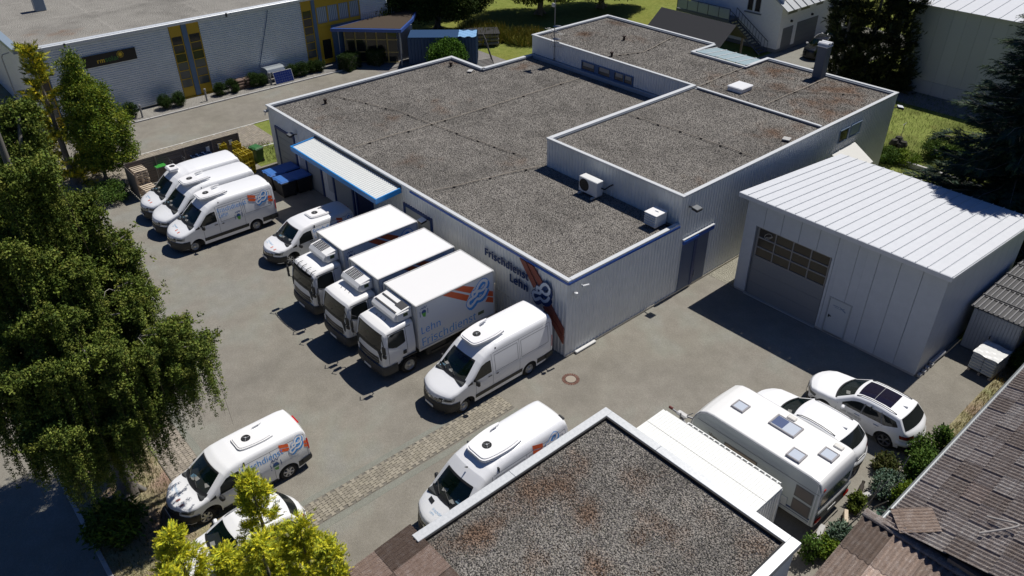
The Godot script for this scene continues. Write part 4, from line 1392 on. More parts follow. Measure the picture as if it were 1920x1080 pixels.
	dot.lathe([Vector2(0, 0.03), Vector2(0.07, 0.02), Vector2(0.08, 0)], Transform3D(Basis(Vector3(0, 1, 0), Vector3(1, 0, 0), Vector3(0, 0, -1)), b.hull(2.14, 0.48, 0.1, 1, 0.0)), 10)
	part("marker_lamp", dot, plain("lamp_red", lin(0.45, 0.012, 0.012), 0.15), o)
	var hit := MB.new()
	for s in [-1.0, 1.0]:
		hit.rod(Vector3(-2.5, 0.42, s * 0.6), Vector3(-3.75, 0.46, s * 0.06), 0.045)
	hit.rod(Vector3(-3.6, 0.46, 0), Vector3(-4.25, 0.5, 0), 0.05, 0.04)
	hit.rod(Vector3(-3.7, 0.08, 0.16), Vector3(-3.7, 0.75, 0.16), 0.03)
	hit.rod(Vector3(-3.62, 0.5, -0.02), Vector3(-3.3, 0.85, -0.1), 0.02)
	part("drawbar", hit, plain("steel_dull", lin(0.28, 0.28, 0.29), 0.45, 0.5), o)
	var cp := MB.new()
	cp.box(Vector3(-3.72, 0.55, 0), Vector3(0.5, 0.14, 0.26), 0.05)
	part("hitch_cover", cp, plain("cover_grey", lin(0.5, 0.5, 0.5), 0.5), o)
	var cpl := MB.new()
	cpl.box(Vector3(-4.3, 0.52, 0), Vector3(0.2, 0.12, 0.11), 0.03)
	part("coupling", cpl, plain("coupling_red", lin(0.12, 0.02, 0.015), 0.5), o)
	var jw := Node3D.new()
	jw.name = "jockey_wheel"
	jw.position = Vector3(-3.7, 0.11, 0.22)
	o.add_child(jw)
	var jt := MB.new()
	jt.lathe([Vector2(0, 0.04), Vector2(0.10, 0.04), Vector2(0.11, 0.0), Vector2(0.10, -0.04), Vector2(0, -0.04)], Transform3D(Basis(Vector3(1, 0, 0), Vector3(0, 0, 1), Vector3(0, -1, 0)), Vector3.ZERO), 14)
	part("tyre", jt, plain("rubber", lin(0.012, 0.012, 0.013), 0.85), jw)

func script_wave() -> PackedVector3Array:
	return ink([spline([Vector2(0, 0.10), Vector2(0.04, 0.12), Vector2(0.07, 0.0), Vector2(0.12, 0.13), Vector2(0.15, 0.02), Vector2(0.2, 0.07), Vector2(0.22, -0.06), Vector2(0.26, 0.06), Vector2(0.30, 0.0), Vector2(0.34, 0.06), Vector2(0.38, 0.0), Vector2(0.46, 0.04)])], 0.022, 0.01)

# ---------- ground
func sheet(poly: PackedVector2Array, y: float, tone := Color(1, 1, 1)) -> MB:
	var st := MB.new()
	st.col = tone
	var t := Geometry2D.triangulate_polygon(poly)
	for i in range(0, t.size(), 3):
		var a := poly[t[i]]
		var b := poly[t[i + 1]]
		var d := poly[t[i + 2]]
		var A := Vector3(a.x, y, a.y)
		var B := Vector3(b.x, y, b.y)
		var D := Vector3(d.x, y, d.y)
		if (B - A).cross(D - A).y < 0:
			st.tri(A, D, B)
		else:
			st.tri(A, B, D)
	return st

func patchy(x0: float, z0: float, x1: float, z1: float, y: float, step: float, f: Callable, skip = null) -> MB:
	var st := MB.new()
	var nx := int(ceil((x1 - x0) / step))
	var nz := int(ceil((z1 - z0) / step))
	for i in nx:
		for k in nz:
			var xa := x0 + (x1 - x0) * i / nx
			var xb := x0 + (x1 - x0) * (i + 1) / nx
			var za := z0 + (z1 - z0) * k / nz
			var zb := z0 + (z1 - z0) * (k + 1) / nz
			if skip != null and skip.call((xa + xb) * 0.5, (za + zb) * 0.5):
				continue
			var A := Vector3(xa, y, zb)
			var B := Vector3(xb, y, zb)
			var D := Vector3(xb, y, za)
			var E := Vector3(xa, y, za)
			for q in [A, D, B, A, E, D]:
				st.v.append(q)
				st.n.append(Vector3.UP)
				st.c.append(f.call(q.x, q.z))
	return st

func fnoise(sd: int, feature: float, oct := 3) -> FastNoiseLite:
	var f := FastNoiseLite.new()
	f.seed = sd
	f.noise_type = FastNoiseLite.TYPE_SIMPLEX_SMOOTH
	f.frequency = 1.0 / feature
	f.fractal_octaves = oct
	return f

func make_textures() -> void:
	var asphalt := speckle(11, 512, [[90, 3, 0.5], [14, 2, 0.6]], 1.0, [[0.0, lin(0.0266, 0.0258, 0.0204)], [0.45, lin(0.0435, 0.0418, 0.033)], [0.62, lin(0.0524, 0.0506, 0.0404)], [1.0, lin(0.0888, 0.0874, 0.0694)]])
	var an := bump(12, 512, 4.0, 3, 3.0)
	grained("asphalt", asphalt, 5.0, 0.92, an, 0.6, true)
	var dark := speckle(15, 256, [[60, 3, 0.5]], 1.0, [[0.0, lin(0.0225, 0.0225, 0.0234)], [0.6, lin(0.0383, 0.0378, 0.0369)], [1.0, lin(0.0585, 0.0576, 0.0558)]])
	grained("asphalt_dark", dark, 3.0, 0.92, an, 0.6, true)
	var gravel := speckle(21, 512, [[6, 2, 1.0], [120, 3, 0.35]], 1.0, [[0.0, lin(0.0076, 0.0067, 0.0055)], [0.40, lin(0.0319, 0.0279, 0.0235)], [0.55, lin(0.0569, 0.05, 0.0414)], [0.75, lin(0.129, 0.1141, 0.0931)], [1.0, lin(0.2581, 0.2282, 0.1863)]])
	grained("gravel", gravel, 7.0, 0.95, bump(22, 512, 7.0, 2, 8.0), 1.0, true)
	var lightgravel := speckle(25, 512, [[6, 2, 1.0], [120, 3, 0.3]], 1.0, [[0.0, lin(0.0275, 0.0248, 0.0208)], [0.5, lin(0.0825, 0.0759, 0.0624)], [0.75, lin(0.1375, 0.1265, 0.104)], [1.0, lin(0.22, 0.2035, 0.1664)]])
	grained("gravel_pale", lightgravel, 7.0, 0.95, bump(26, 512, 7.0, 2, 8.0), 1.0, true)
	var grass := speckle(31, 512, [[8, 3, 1.0], [70, 3, 0.8]], 0.7, [[0.0, lin(0.0118, 0.0195, 0.002)], [0.45, lin(0.0324, 0.0474, 0.005)], [0.65, lin(0.0501, 0.0642, 0.0073)], [1.0, lin(0.0942, 0.0893, 0.0165)]])
	grained("grass", grass, 6.0, 0.95, bump(32, 512, 6.0, 3, 6.0), 1.0, true)
	var dry := speckle(35, 512, [[10, 3, 1.0], [90, 3, 0.8]], 0.7, [[0.0, lin(0.031, 0.031, 0.0072)], [0.4, lin(0.062, 0.0527, 0.0168)], [0.6, lin(0.1054, 0.0806, 0.033)], [1.0, lin(0.1736, 0.1364, 0.066)]])
	grained("dry_grass", dry, 5.0, 0.95, bump(36, 512, 6.0, 3, 6.0), 1.0, true)
	var clad := speckle(41, 256, [[60, 4, 1.0]], 0.12, [[0.0, lin(0.414, 0.438, 0.42)], [0.5, lin(0.483, 0.51, 0.492)], [1.0, lin(0.5405, 0.57, 0.552)]])
	grained("cladding", clad, 4.0, 0.5)
	var blueclad := speckle(43, 256, [[60, 4, 1.0]], 0.12, [[0.0, lin(0.378, 0.444, 0.5148)], [1.0, lin(0.504, 0.5772, 0.6552)]])
	grained("cladding_blue", blueclad, 4.0, 0.42, null, 1.0, false, 0.3)
	var steel := speckle(45, 256, [[50, 4, 1.0], [12, 3, 0.4]], 0.15, [[0.0, lin(0.2124, 0.2442, 0.2742)], [1.0, lin(0.2804, 0.318, 0.3525)]])
	grained("panel_grey", steel, 3.0, 0.5)
	var zinc := speckle(47, 256, [[24, 4, 1.0]], 0.2, [[0.0, lin(0.1844, 0.2057, 0.2199)], [0.5, lin(0.2553, 0.2766, 0.2908)], [1.0, lin(0.3334, 0.3546, 0.3688)]])
	grained("zinc", zinc, 1.6, 0.45, null, 1.0, false, 0.25)
	var roofmetal := speckle(49, 256, [[50, 4, 1.0], [10, 3, 0.5]], 0.15, [[0.0, lin(0.2794, 0.3024, 0.3358)], [1.0, lin(0.3492, 0.3744, 0.4121)]])
	grained("roof_metal", roofmetal, 3.0, 0.45)
	var plaster := speckle(51, 256, [[30, 4, 1.0]], 0.3, [[0.0, lin(0.60, 0.60, 0.59)], [1.0, lin(0.74, 0.74, 0.73)]])
	grained("plaster", plaster, 2.5, 0.85)
	var conc := speckle(53, 256, [[30, 4, 1.0], [6, 2, 0.5]], 0.5, [[0.0, lin(0.0992, 0.0961, 0.0899)], [0.5, lin(0.155, 0.1519, 0.1426)], [1.0, lin(0.2232, 0.217, 0.2046)]])
	grained("concrete", conc, 2.0, 0.9)
	var wood := speckle(55, 256, [[20, 4, 1.0]], 0.5, [[0.0, lin(0.15, 0.0975, 0.0525)], [0.5, lin(0.255, 0.1725, 0.0975)], [1.0, lin(0.345, 0.2475, 0.15)]])
	grained("pine_wood", wood, 0.9, 0.85)
	var dwood := speckle(57, 256, [[20, 4, 1.0]], 0.5, [[0.0, lin(0.0126, 0.0091, 0.007)], [1.0, lin(0.042, 0.0315, 0.0252)]])
	grained("dark_wood", dwood, 0.9, 0.85)
	var bark := speckle(59, 256, [[12, 4, 1.0]], 0.4, [[0.0, lin(0.02, 0.016, 0.012)], [1.0, lin(0.10, 0.085, 0.07)]])
	grained("bark", bark, 1.0, 0.95, bump(60, 256, 10.0, 3, 8.0))
	var fibre := speckle(61, 512, [[40, 4, 0.8], [8, 3, 1.0]], 0.4, [[0.0, lin(0.0084, 0.006, 0.0048)], [0.40, lin(0.03, 0.0216, 0.018)], [0.56, lin(0.051, 0.0384, 0.0324)], [0.68, lin(0.102, 0.093, 0.084)], [1.0, lin(0.204, 0.192, 0.174)]])
	grained("fibre_cement", fibre, 3.0, 0.95, bump(62, 512, 8.0, 3, 5.0), 0.8, true)
	var rust := speckle(65, 512, [[50, 4, 0.8], [8, 3, 1.0]], 0.4, [[0.0, lin(0.0136, 0.0081, 0.0056)], [0.45, lin(0.0372, 0.0223, 0.0155)], [0.64, lin(0.0589, 0.0384, 0.0285)], [0.76, lin(0.124, 0.1054, 0.0899)], [1.0, lin(0.2108, 0.1922, 0.1674)]])
	grained("fibre_brown", rust, 3.0, 0.95, bump(66, 512, 8.0, 3, 5.0), 0.8, true)

func build_ground() -> void:
	var mood := fnoise(3, 9.0, 4)
	var fine := fnoise(4, 1.8, 3)
	var field := patchy(-190, -330, 330, 110, -0.03, 6.5, func(x: float, z: float) -> Color:
		var k := 0.9 + mood.get_noise_2d(x * 0.6, z * 0.6) * 0.35
		return Color(k * 1.35, k * 1.15, k))
	solo("ground", field, mats.grass, "yellow green meadow around the company yard", "ground", "", "structure")
	# the yard; cells darker where cars drip oil, paler where dust gathers
	var spots := []
	var r := RandomNumberGenerator.new()
	r.seed = 5
	for k in 26:
		spots.append([r.randf_range(-14, 8), r.randf_range(-28, 10), r.randf_range(0.4, 1.6), r.randf_range(-0.12, 0.06)])
	spots.append([-1.2, 1.7, 1.6, -0.16]); spots.append([0.4, 1.4, 1.2, -0.10]); spots.append([-11.5, -18.0, 2.2, -0.08])
	var tone := func(x: float, z: float) -> Color:
		var k := 0.94 + mood.get_noise_2d(x, z) * 0.18 + fine.get_noise_2d(x, z) * 0.13
		for s in spots:
			var d: float = Vector2(x - s[0], z - s[1]).length() / s[2]
			if d < 1.0:
				k += s[3] * (1.0 - d) * (0.6 + fine.get_noise_2d(x * 3.0, z * 3.0))
		return Color(k * 1.05, k, k * (0.96 + 0.03 * mood.get_noise_2d(z, x)))
	solo("yard", patchy(-15.05, -31.2, 14.6, 20.0, 0.0, 0.4, tone), mats.asphalt, "grey asphalt yard with the vans and trucks parked on it", "yard", "", "structure")
	solo("service_road", patchy(-40, -41.5, 15.6, -35.45, 0.0, 0.5, tone), mats.asphalt, "asphalt lane along the blue corrugated building", "road", "", "structure")
	solo("forecourt", patchy(12.0, -44.0, 26.0, -28.0, -0.012, 0.5, tone, func(x: float, z: float) -> bool: return z > -35.4 and x < 15.6), mats.asphalt_dark, "dark paved forecourt before the blue canopy", "forecourt", "", "structure")
	solo("street", patchy(-60, -60, -19.45, 40, -0.008, 0.5, tone, func(x: float, z: float) -> bool: return x > -20.3 and false), mats.asphalt, "tree-shaded street beyond the birch verge", "street", "", "structure")
	var dg := func(x: float, z: float) -> Color:
		var k := 1.0 + fine.get_noise_2d(x, z) * 0.5
		return Color(k, k * (1.0 + 0.35 * mood.get_noise_2d(x * 2, z * 2)), k)
	solo("verge", patchy(-19.3, -60, -16.3, 40, 0.03, 0.35, dg), mats.dry_grass, "dry grass verge between street and yard", "verge", "", "structure")
	solo("verge", patchy(-16.3, -1.9, -15.05, 40, 0.026, 0.35, dg), mats.dry_grass, "dry earth under the yellow conifers", "verge", "", "structure")
	solo("verge", patchy(-16.4, -60, -9.0, -41.5, 0.022, 0.5, dg), mats.dry_grass, "dry verge at the corner of the blue corrugated building", "verge", "", "structure")
	solo("verge", patchy(-16.4, -33.0, -9.3, -31.15, 0.018, 0.4, dg), mats.dry_grass, "weedy strip behind the wooden fence end", "verge", "", "structure")
	solo("verge", patchy(-16.3, -31.15, -15.05, -8.0, 0.014, 0.4, dg), mats.dry_grass, "weedy strip under the birch beside the yard", "verge", "", "structure")
	solo("dry_strip", patchy(7.0, 13.45, 30.0, 14.75, 0.02, 0.3, dg), mats.dry_grass, "strip of straw-dry grass along the corrugated barn roof", "verge", "", "structure")
	solo("gravel_bed", patchy(-9.5, -44.0, 12.0, -41.55, 0.02, 0.5, func(x: float, z: float) -> Color: return Color(1.4, 1.3, 1.15) * (1.0 + 0.3 * fine.get_noise_2d(x, z))), mats.gravel_pale, "pale gravel bed with round bushes along the blue building", "bed", "", "structure")
	solo("gravel_strip", patchy(10.42, 0.0, 28.0, 1.70, 0.006, 0.5, func(_x: float, _z: float) -> Color: return Color(1.2, 1.1, 0.9)), mats.gravel_pale, "gravel gap between the company hall and the metal hall", "gravel", "", "structure")
	solo("lawn", patchy(28.2, -12.0, 45.4, 8.0, 0.0, 0.4, func(x: float, z: float) -> Color:
		var k := 0.72 + fine.get_noise_2d(x, z) * 0.25
		var bare := smoothstep(0.15, 0.5, fine.get_noise_2d(x * 0.5 + 31, z * 0.5) + 1.1 * exp(-Vector2((x - 38.5) / 3.2, (z + 2.4) / 1.1).length_squared()))
		return Color(k * (1.0 + 3.2 * bare), k * (1.0 + 1.3 * bare), k * (1.0 + 4.0 * bare))), mats.grass, "green lawn with a bare patch behind the company hall", "lawn", "", "structure")
	solo("grass_patch", patchy(-1.3, -31.9, 1.4, -28.0, 0.012, 0.3, dg, func(x: float, z: float) -> bool: return x < -1.0 or (x > 0.6 and z > -28.1)), mats.grass, "green grass patch beside the green wheelie bin", "grass", "", "structure")
	solo("driveway", patchy(38.0, -19.2, 60.0, -11.9, 0.0, 0.6, func(_x: float, _z: float) -> Color: return Color(1.7, 1.65, 1.6)), mats.asphalt, "pale driveway in front of the white house", "driveway", "", "structure")
	solo("patio", patchy(42.2, -6.4, 45.3, 3.0, 0.01, 0.6, func(_x: float, _z: float) -> Color: return Color(1.2, 1.2, 1.3)), mats.asphalt_dark, "grey slab patio at the foot of the tall grey hall", "patio", "", "structure")
	solo("seam_strip", sheet(PackedVector2Array([Vector2(-14.2, -0.42), Vector2(-3.9, -0.30), Vector2(-3.9, -0.06), Vector2(-14.2, -0.14)]), 0.005, Color(0.90, 0.93, 0.90)), mats.asphalt, "darker patched strip of asphalt on the near side of the paver band", "asphalt", "", "structure")
	solo("seam_strip", sheet(PackedVector2Array([Vector2(-14.2, 0.95), Vector2(-3.9, 1.08), Vector2(-3.9, 1.35), Vector2(-14.2, 1.25)]), 0.005, Color(0.90, 0.93, 0.90)), mats.asphalt, "darker patched strip of asphalt on the garage side of the paver band", "asphalt", "", "structure")
	solo("seam_strip", sheet(PackedVector2Array([Vector2(-15.04, -9.0), Vector2(-14.75, -9.0), Vector2(-14.75, -2.0), Vector2(-15.04, -2.0)]), 0.005, Color(0.90, 0.93, 0.90)), mats.asphalt, "darker patched strip of asphalt along the birch-side pavers", "asphalt", "", "structure")
	# kerbs
	var kerb := thing("kerb", "concrete kerb between the street and the birch verge", "kerb", Vector3.ZERO, 0.0, "", "structure")
	var kb := MB.new()
	kb.box(Vector3.ZERO, Vector3(0.15, 0.2, 0.98), 0.015)
	var km := kb.mesh()
	for k in 60:
		var p := part("kerb_stone", km, mats.concrete, kerb)
		p.position = Vector3(-19.38, 0.0, -30.0 + k)
	var kerb2 := thing("kerb", "pale kerb between the asphalt lane and the gravel bed", "kerb", Vector3.ZERO, 0.0, "", "structure")
	var kb2 := MB.new()
	kb2.box(Vector3.ZERO, Vector3(0.98, 0.2, 0.14), 0.015)
	var km2 := kb2.mesh()
	for k in 24:
		var p := part("kerb_stone", km2, mats.concrete, kerb2)
		p.position = Vector3(-10.0 + k, 0.0, -41.52)
	# bay lines
	var bay := thing("parking_lines", "white painted bay lines on the pavers behind the fence", "marking", Vector3.ZERO, 0.0, "", "structure")
	var pm := plain("line_paint", lin(0.496, 0.496, 0.464), 0.8)
	for x in [1.25, -1.12, -3.5, -5.9, -8.33, -10.7]:
		var s := MB.new()
		s.bx(Vector3(x - 0.06, 0.008, -35.4), Vector3(x + 0.06, 0.014, -31.1 if x > 0 else (-32.2 if x > -8 else -31.5)))
		part("line", s, pm, bay)
	var s2 := MB.new()
	s2.bx(Vector3(-14.0, 0.008, -35.46), Vector3(3.4, 0.016, -35.36))
	part("line", s2, pm, bay)
	var cut := solo("drain_line", sheet(PackedVector2Array([Vector2(1.8, -31.0), Vector2(-0.2, -31.2), Vector2(-0.2, -31.05), Vector2(1.8, -30.88)]), 0.016), pm, "pale kerb line beside the grass patch", "marking", "", "structure")
	cut.set_meta("kind", "structure")

# interlocking paver with a waist: wide at both ends, so that shifted rows lock
func paver_mesh(l: float, w: float, h: float) -> ArrayMesh:
	var st := MB.new()
	var z := w * 0.5 - 0.006
	var a := l * 0.5 + l * 0.09 - 0.006
	var b := l * 0.5 - l * 0.09 - 0.006
	var p := PackedVector2Array([Vector2(-a, -z), Vector2(a, -z), Vector2(a, -z * 0.58), Vector2(b, -z * 0.36), Vector2(b, z * 0.36), Vector2(a, z * 0.58), Vector2(a, z), Vector2(-a, z), Vector2(-a, z * 0.58), Vector2(-b, z * 0.36), Vector2(-b, -z * 0.36), Vector2(-a, -z * 0.58)])
	st.prism(p, -0.02, h, Transform3D(Basis(Vector3(1, 0, 0), Vector3(0, 0, -1), Vector3(0, 1, 0)), Vector3.ZERO))
	return st.mesh()

func pavers(called: String, label: String, x0: float, z0: float, x1: float, z1: float, l: float, w: float, near: Vector2, cap: int, base: Color, lean := 0.0) -> void:
	var o := thing(called, label, "paving", Vector3.ZERO, 0.0, "", "structure")
	var bed := patchy(x0 - 0.02, z0 - 0.02, x1 + 0.02, z1 + 0.02, 0.006, 2.0, func(_x: float, _z: float) -> Color: return Color(0.8, 0.75, 0.65))
	part("bed", bed, mats.asphalt_dark, o)
	var m := paver_mesh(l, w, 0.022)
	var tones := []
	for k in 5:
		var f := 0.86 + 0.07 * k
		var tm := StandardMaterial3D.new()
		tm.albedo_texture = mats.concrete.albedo_texture
		tm.albedo_color = Color(base.r * f, base.g * f, base.b * (f - 0.02 * (k % 2))).linear_to_srgb()
		tm.uv1_triplanar = true
		tm.uv1_world_triplanar = true
		tm.uv1_scale = Vector3.ONE / 1.3
		tm.roughness = 0.92
		tones.append(tm)
	var all := []
	var nx := int((x1 - x0) / l)
	var nz := int((z1 - z0) / w)
	for i in nx:
		for k in nz:
			var p := Vector2(x0 + (i + 0.5) * (x1 - x0) / nx, z0 + (k + 0.5) * (z1 - z0) / nz + (w * 0.5 if i % 2 else 0.0))
			if p.y > z1 - w * 0.4:
				continue
			p.y += lean * (p.x - x0)
			all.append([p.distance_to(near), p])
	all.sort_custom(func(a, b): return a[0] < b[0])
	var xf := []
	for k in all.size():
		var p: Vector2 = all[k][1]
		if k < cap:
			var q := part("paver", m, tones[rng.randi() % 5], o)
			q.position = Vector3(p.x, 0.004 + rng.randf_range(-0.003, 0.003), p.y)
			q.rotation = Vector3(rng.randf_range(-0.012, 0.012), rng.randf_range(-0.01, 0.01), rng.randf_range(-0.012, 0.012))
		else:
			xf.append(Transform3D(Basis(Vector3.UP, rng.randf_range(-0.01, 0.01)), Vector3(p.x, 0.004 + rng.randf_range(-0.003, 0.003), p.y)))
	if xf.size() > 0:
		var mm: StandardMaterial3D = tones[2].duplicate()
		mm.vertex_color_use_as_albedo = true
		var cols := []
		for k in 17:
			var f := rng.randf_range(0.8, 1.1)
			cols.append(Color(f, f * rng.randf_range(0.97, 1.0), f * rng.randf_range(0.93, 1.0)))
		scatter("far_pavers", m, mm, xf, cols, o)

# ---------- walls of ribbed sheet: from a to b (seen from outside, left to right), ribs upright
func ribbed(st: MB, a: Vector2, b: Vector2, y0: float, y1: float, pitch := 0.22, depth := 0.035) -> void:
	var d := (b - a).normalized()
	var nrm := Vector2(-d.y, d.x)
	if nrm.dot(Vector2(0, 1)) < 0 and absf(nrm.x) < 0.1 and false:
		nrm = -nrm
	var n := maxi(1, roundi(a.distance_to(b) / pitch))
	var s := a.distance_to(b) / n
	var out := []
	for k in n:
		for q in [[0.0, 0.0], [0.50, 0.0], [0.62, 1.0], [0.88, 1.0]]:
			out.append(a + d * s * (k + q[0]) + Vector2(d.y, -d.x) * -depth * q[1])
	out.append(b)
	for i in out.size() - 1:
		var p: Vector2 = out[i]
		var q: Vector2 = out[i + 1]
		st.quad(Vector3(p.x, y0, p.y), Vector3(q.x, y0, q.y), Vector3(q.x, y1, q.y), Vector3(p.x, y1, p.y))

# boards set along z=const or x=const used for frames: a box between two corners
func frame_on_x(st: MB, x: float, za: float, zb: float, y0: float, y1: float, w: float, d: float) -> void:
	st.bx(Vector3(x - d, y0, za), Vector3(x, y1, za + w))
	st.bx(Vector3(x - d, y0, zb - w), Vector3(x, y1, zb))
	st.bx(Vector3(x - d + 0.003, y1 - w, za + w), Vector3(x, y1, zb - w))

func gravel_roof(o: Node3D, rects: Array, y: float, mat_name: String, per_m2: float, size: float, moss: Array, skip = null) -> void:
	var fine := fnoise(71, 1.5, 3)
	var wide := fnoise(72, 6.0, 3)
	var mossy := func(x: float, z: float) -> float:
		var k := 0.0
		for m in moss:
			k = maxf(k, m[3] * exp(-Vector2((x - m[0]) / m[2], (z - m[1]) / (m[4] if m.size() > 4 else m[2])).length_squared()) )
		return clampf(k + fine.get_noise_2d(x, z) * 0.9 - 0.25, 0.0, 1.0) if k > 0.05 else 0.0
	var base := MB.new()
	var xfs := []
	var cols := []
	for rc in rects:
		var s := patchy(rc[0], rc[1], rc[2], rc[3], y, 0.35, func(x: float, z: float) -> Color:
			var k := 1.0 + wide.get_noise_2d(x, z) * 0.35 + fine.get_noise_2d(x, z) * 0.2
			var q: float = mossy.call(x, z)
			return Color(k, k, k).lerp(Color(0.62, 0.36, 0.22), q * 0.8), skip)
		base.v.append_array(s.v); base.n.append_array(s.n); base.c.append_array(s.c)
		var n := int((rc[2] - rc[0]) * (rc[3] - rc[1]) * per_m2)
		for k in n:
			var x := rng.randf_range(rc[0], rc[2])
			var z := rng.randf_range(rc[1], rc[3])
			if skip != null and skip.call(x, z):
				continue
			var sz := size * rng.randf_range(0.6, 1.35)
			xfs.append(Transform3D(Basis(Vector3(rng.randf() - 0.5, rng.randf(), rng.randf() - 0.5).normalized(), rng.randf() * TAU).scaled(Vector3(sz, sz * 0.7, sz * rng.randf_range(0.7, 1.2))), Vector3(x, y + sz * 0.12, z)))
			var f := pow(rng.randf(), 1.7) * 0.17 + 0.022
			var c := Color(f, f * rng.randf_range(0.88, 1.0), f * rng.randf_range(0.74, 0.96)) * (1.0 + wide.get_noise_2d(x, z) * 0.3)
			if rng.randf() < float(mossy.call(x, z)) * 0.92:
				var g := rng.randf_range(0.5, 1.3)
				c = Color(0.046 * g, 0.026 * g, 0.015 * g)
			cols.append(c)
	part("gravel_bed", base, mats[mat_name], o)
	if per_m2 > 0:
		var peb := MB.new()
		var pts := [Vector3(0.5, 0.05, 0.1), Vector3(-0.45, 0.0, 0.2), Vector3(0.1, 0.5, -0.05), Vector3(0.0, -0.4, 0.0), Vector3(0.05, 0.05, 0.5), Vector3(-0.1, 0.1, -0.5)]
		for f in [[0, 2, 4], [4, 2, 1], [1, 2, 5], [5, 2, 0], [4, 3, 0], [1, 3, 4], [5, 3, 1], [0, 3, 5]]:
			peb.face3(pts[f[0]], pts[f[1]], pts[f[2]])
		var pmm := StandardMaterial3D.new()
		pmm.vertex_color_use_as_albedo = true
		pmm.roughness = 0.9
		scatter("pebbles", peb.mesh(), pmm, xfs, cols, o)

func cable(o: Node3D, pts: Array, y: float, sd: int) -> void:
	var r := RandomNumberGenerator.new()
	r.seed = sd
	var path := []
	for i in pts.size() - 1:
		for k in 6:
			var p: Vector2 = pts[i].lerp(pts[i + 1], k / 6.0)
			path.append(Vector3(p.x + r.randf_range(-0.05, 0.05), y + 0.07, p.y + r.randf_range(-0.05, 0.05)))
	path.append(Vector3(pts[-1].x, y + 0.07, pts[-1].y))
	var st := MB.new()
	st.tube(path, 0.022, 0.022, 5)
	part("lightning_cable", st, plain("cable_pale", lin(0.30, 0.26, 0.21), 0.7), o)
	for i in range(1, path.size(), 2):
		var b := MB.new()
		b.box(path[i] - Vector3(0, 0.045, 0), Vector3(0.13, 0.09, 0.13), 0.03)
		part("cable_block", b, plain("block_dark", lin(0.02, 0.018, 0.017), 0.9), o)

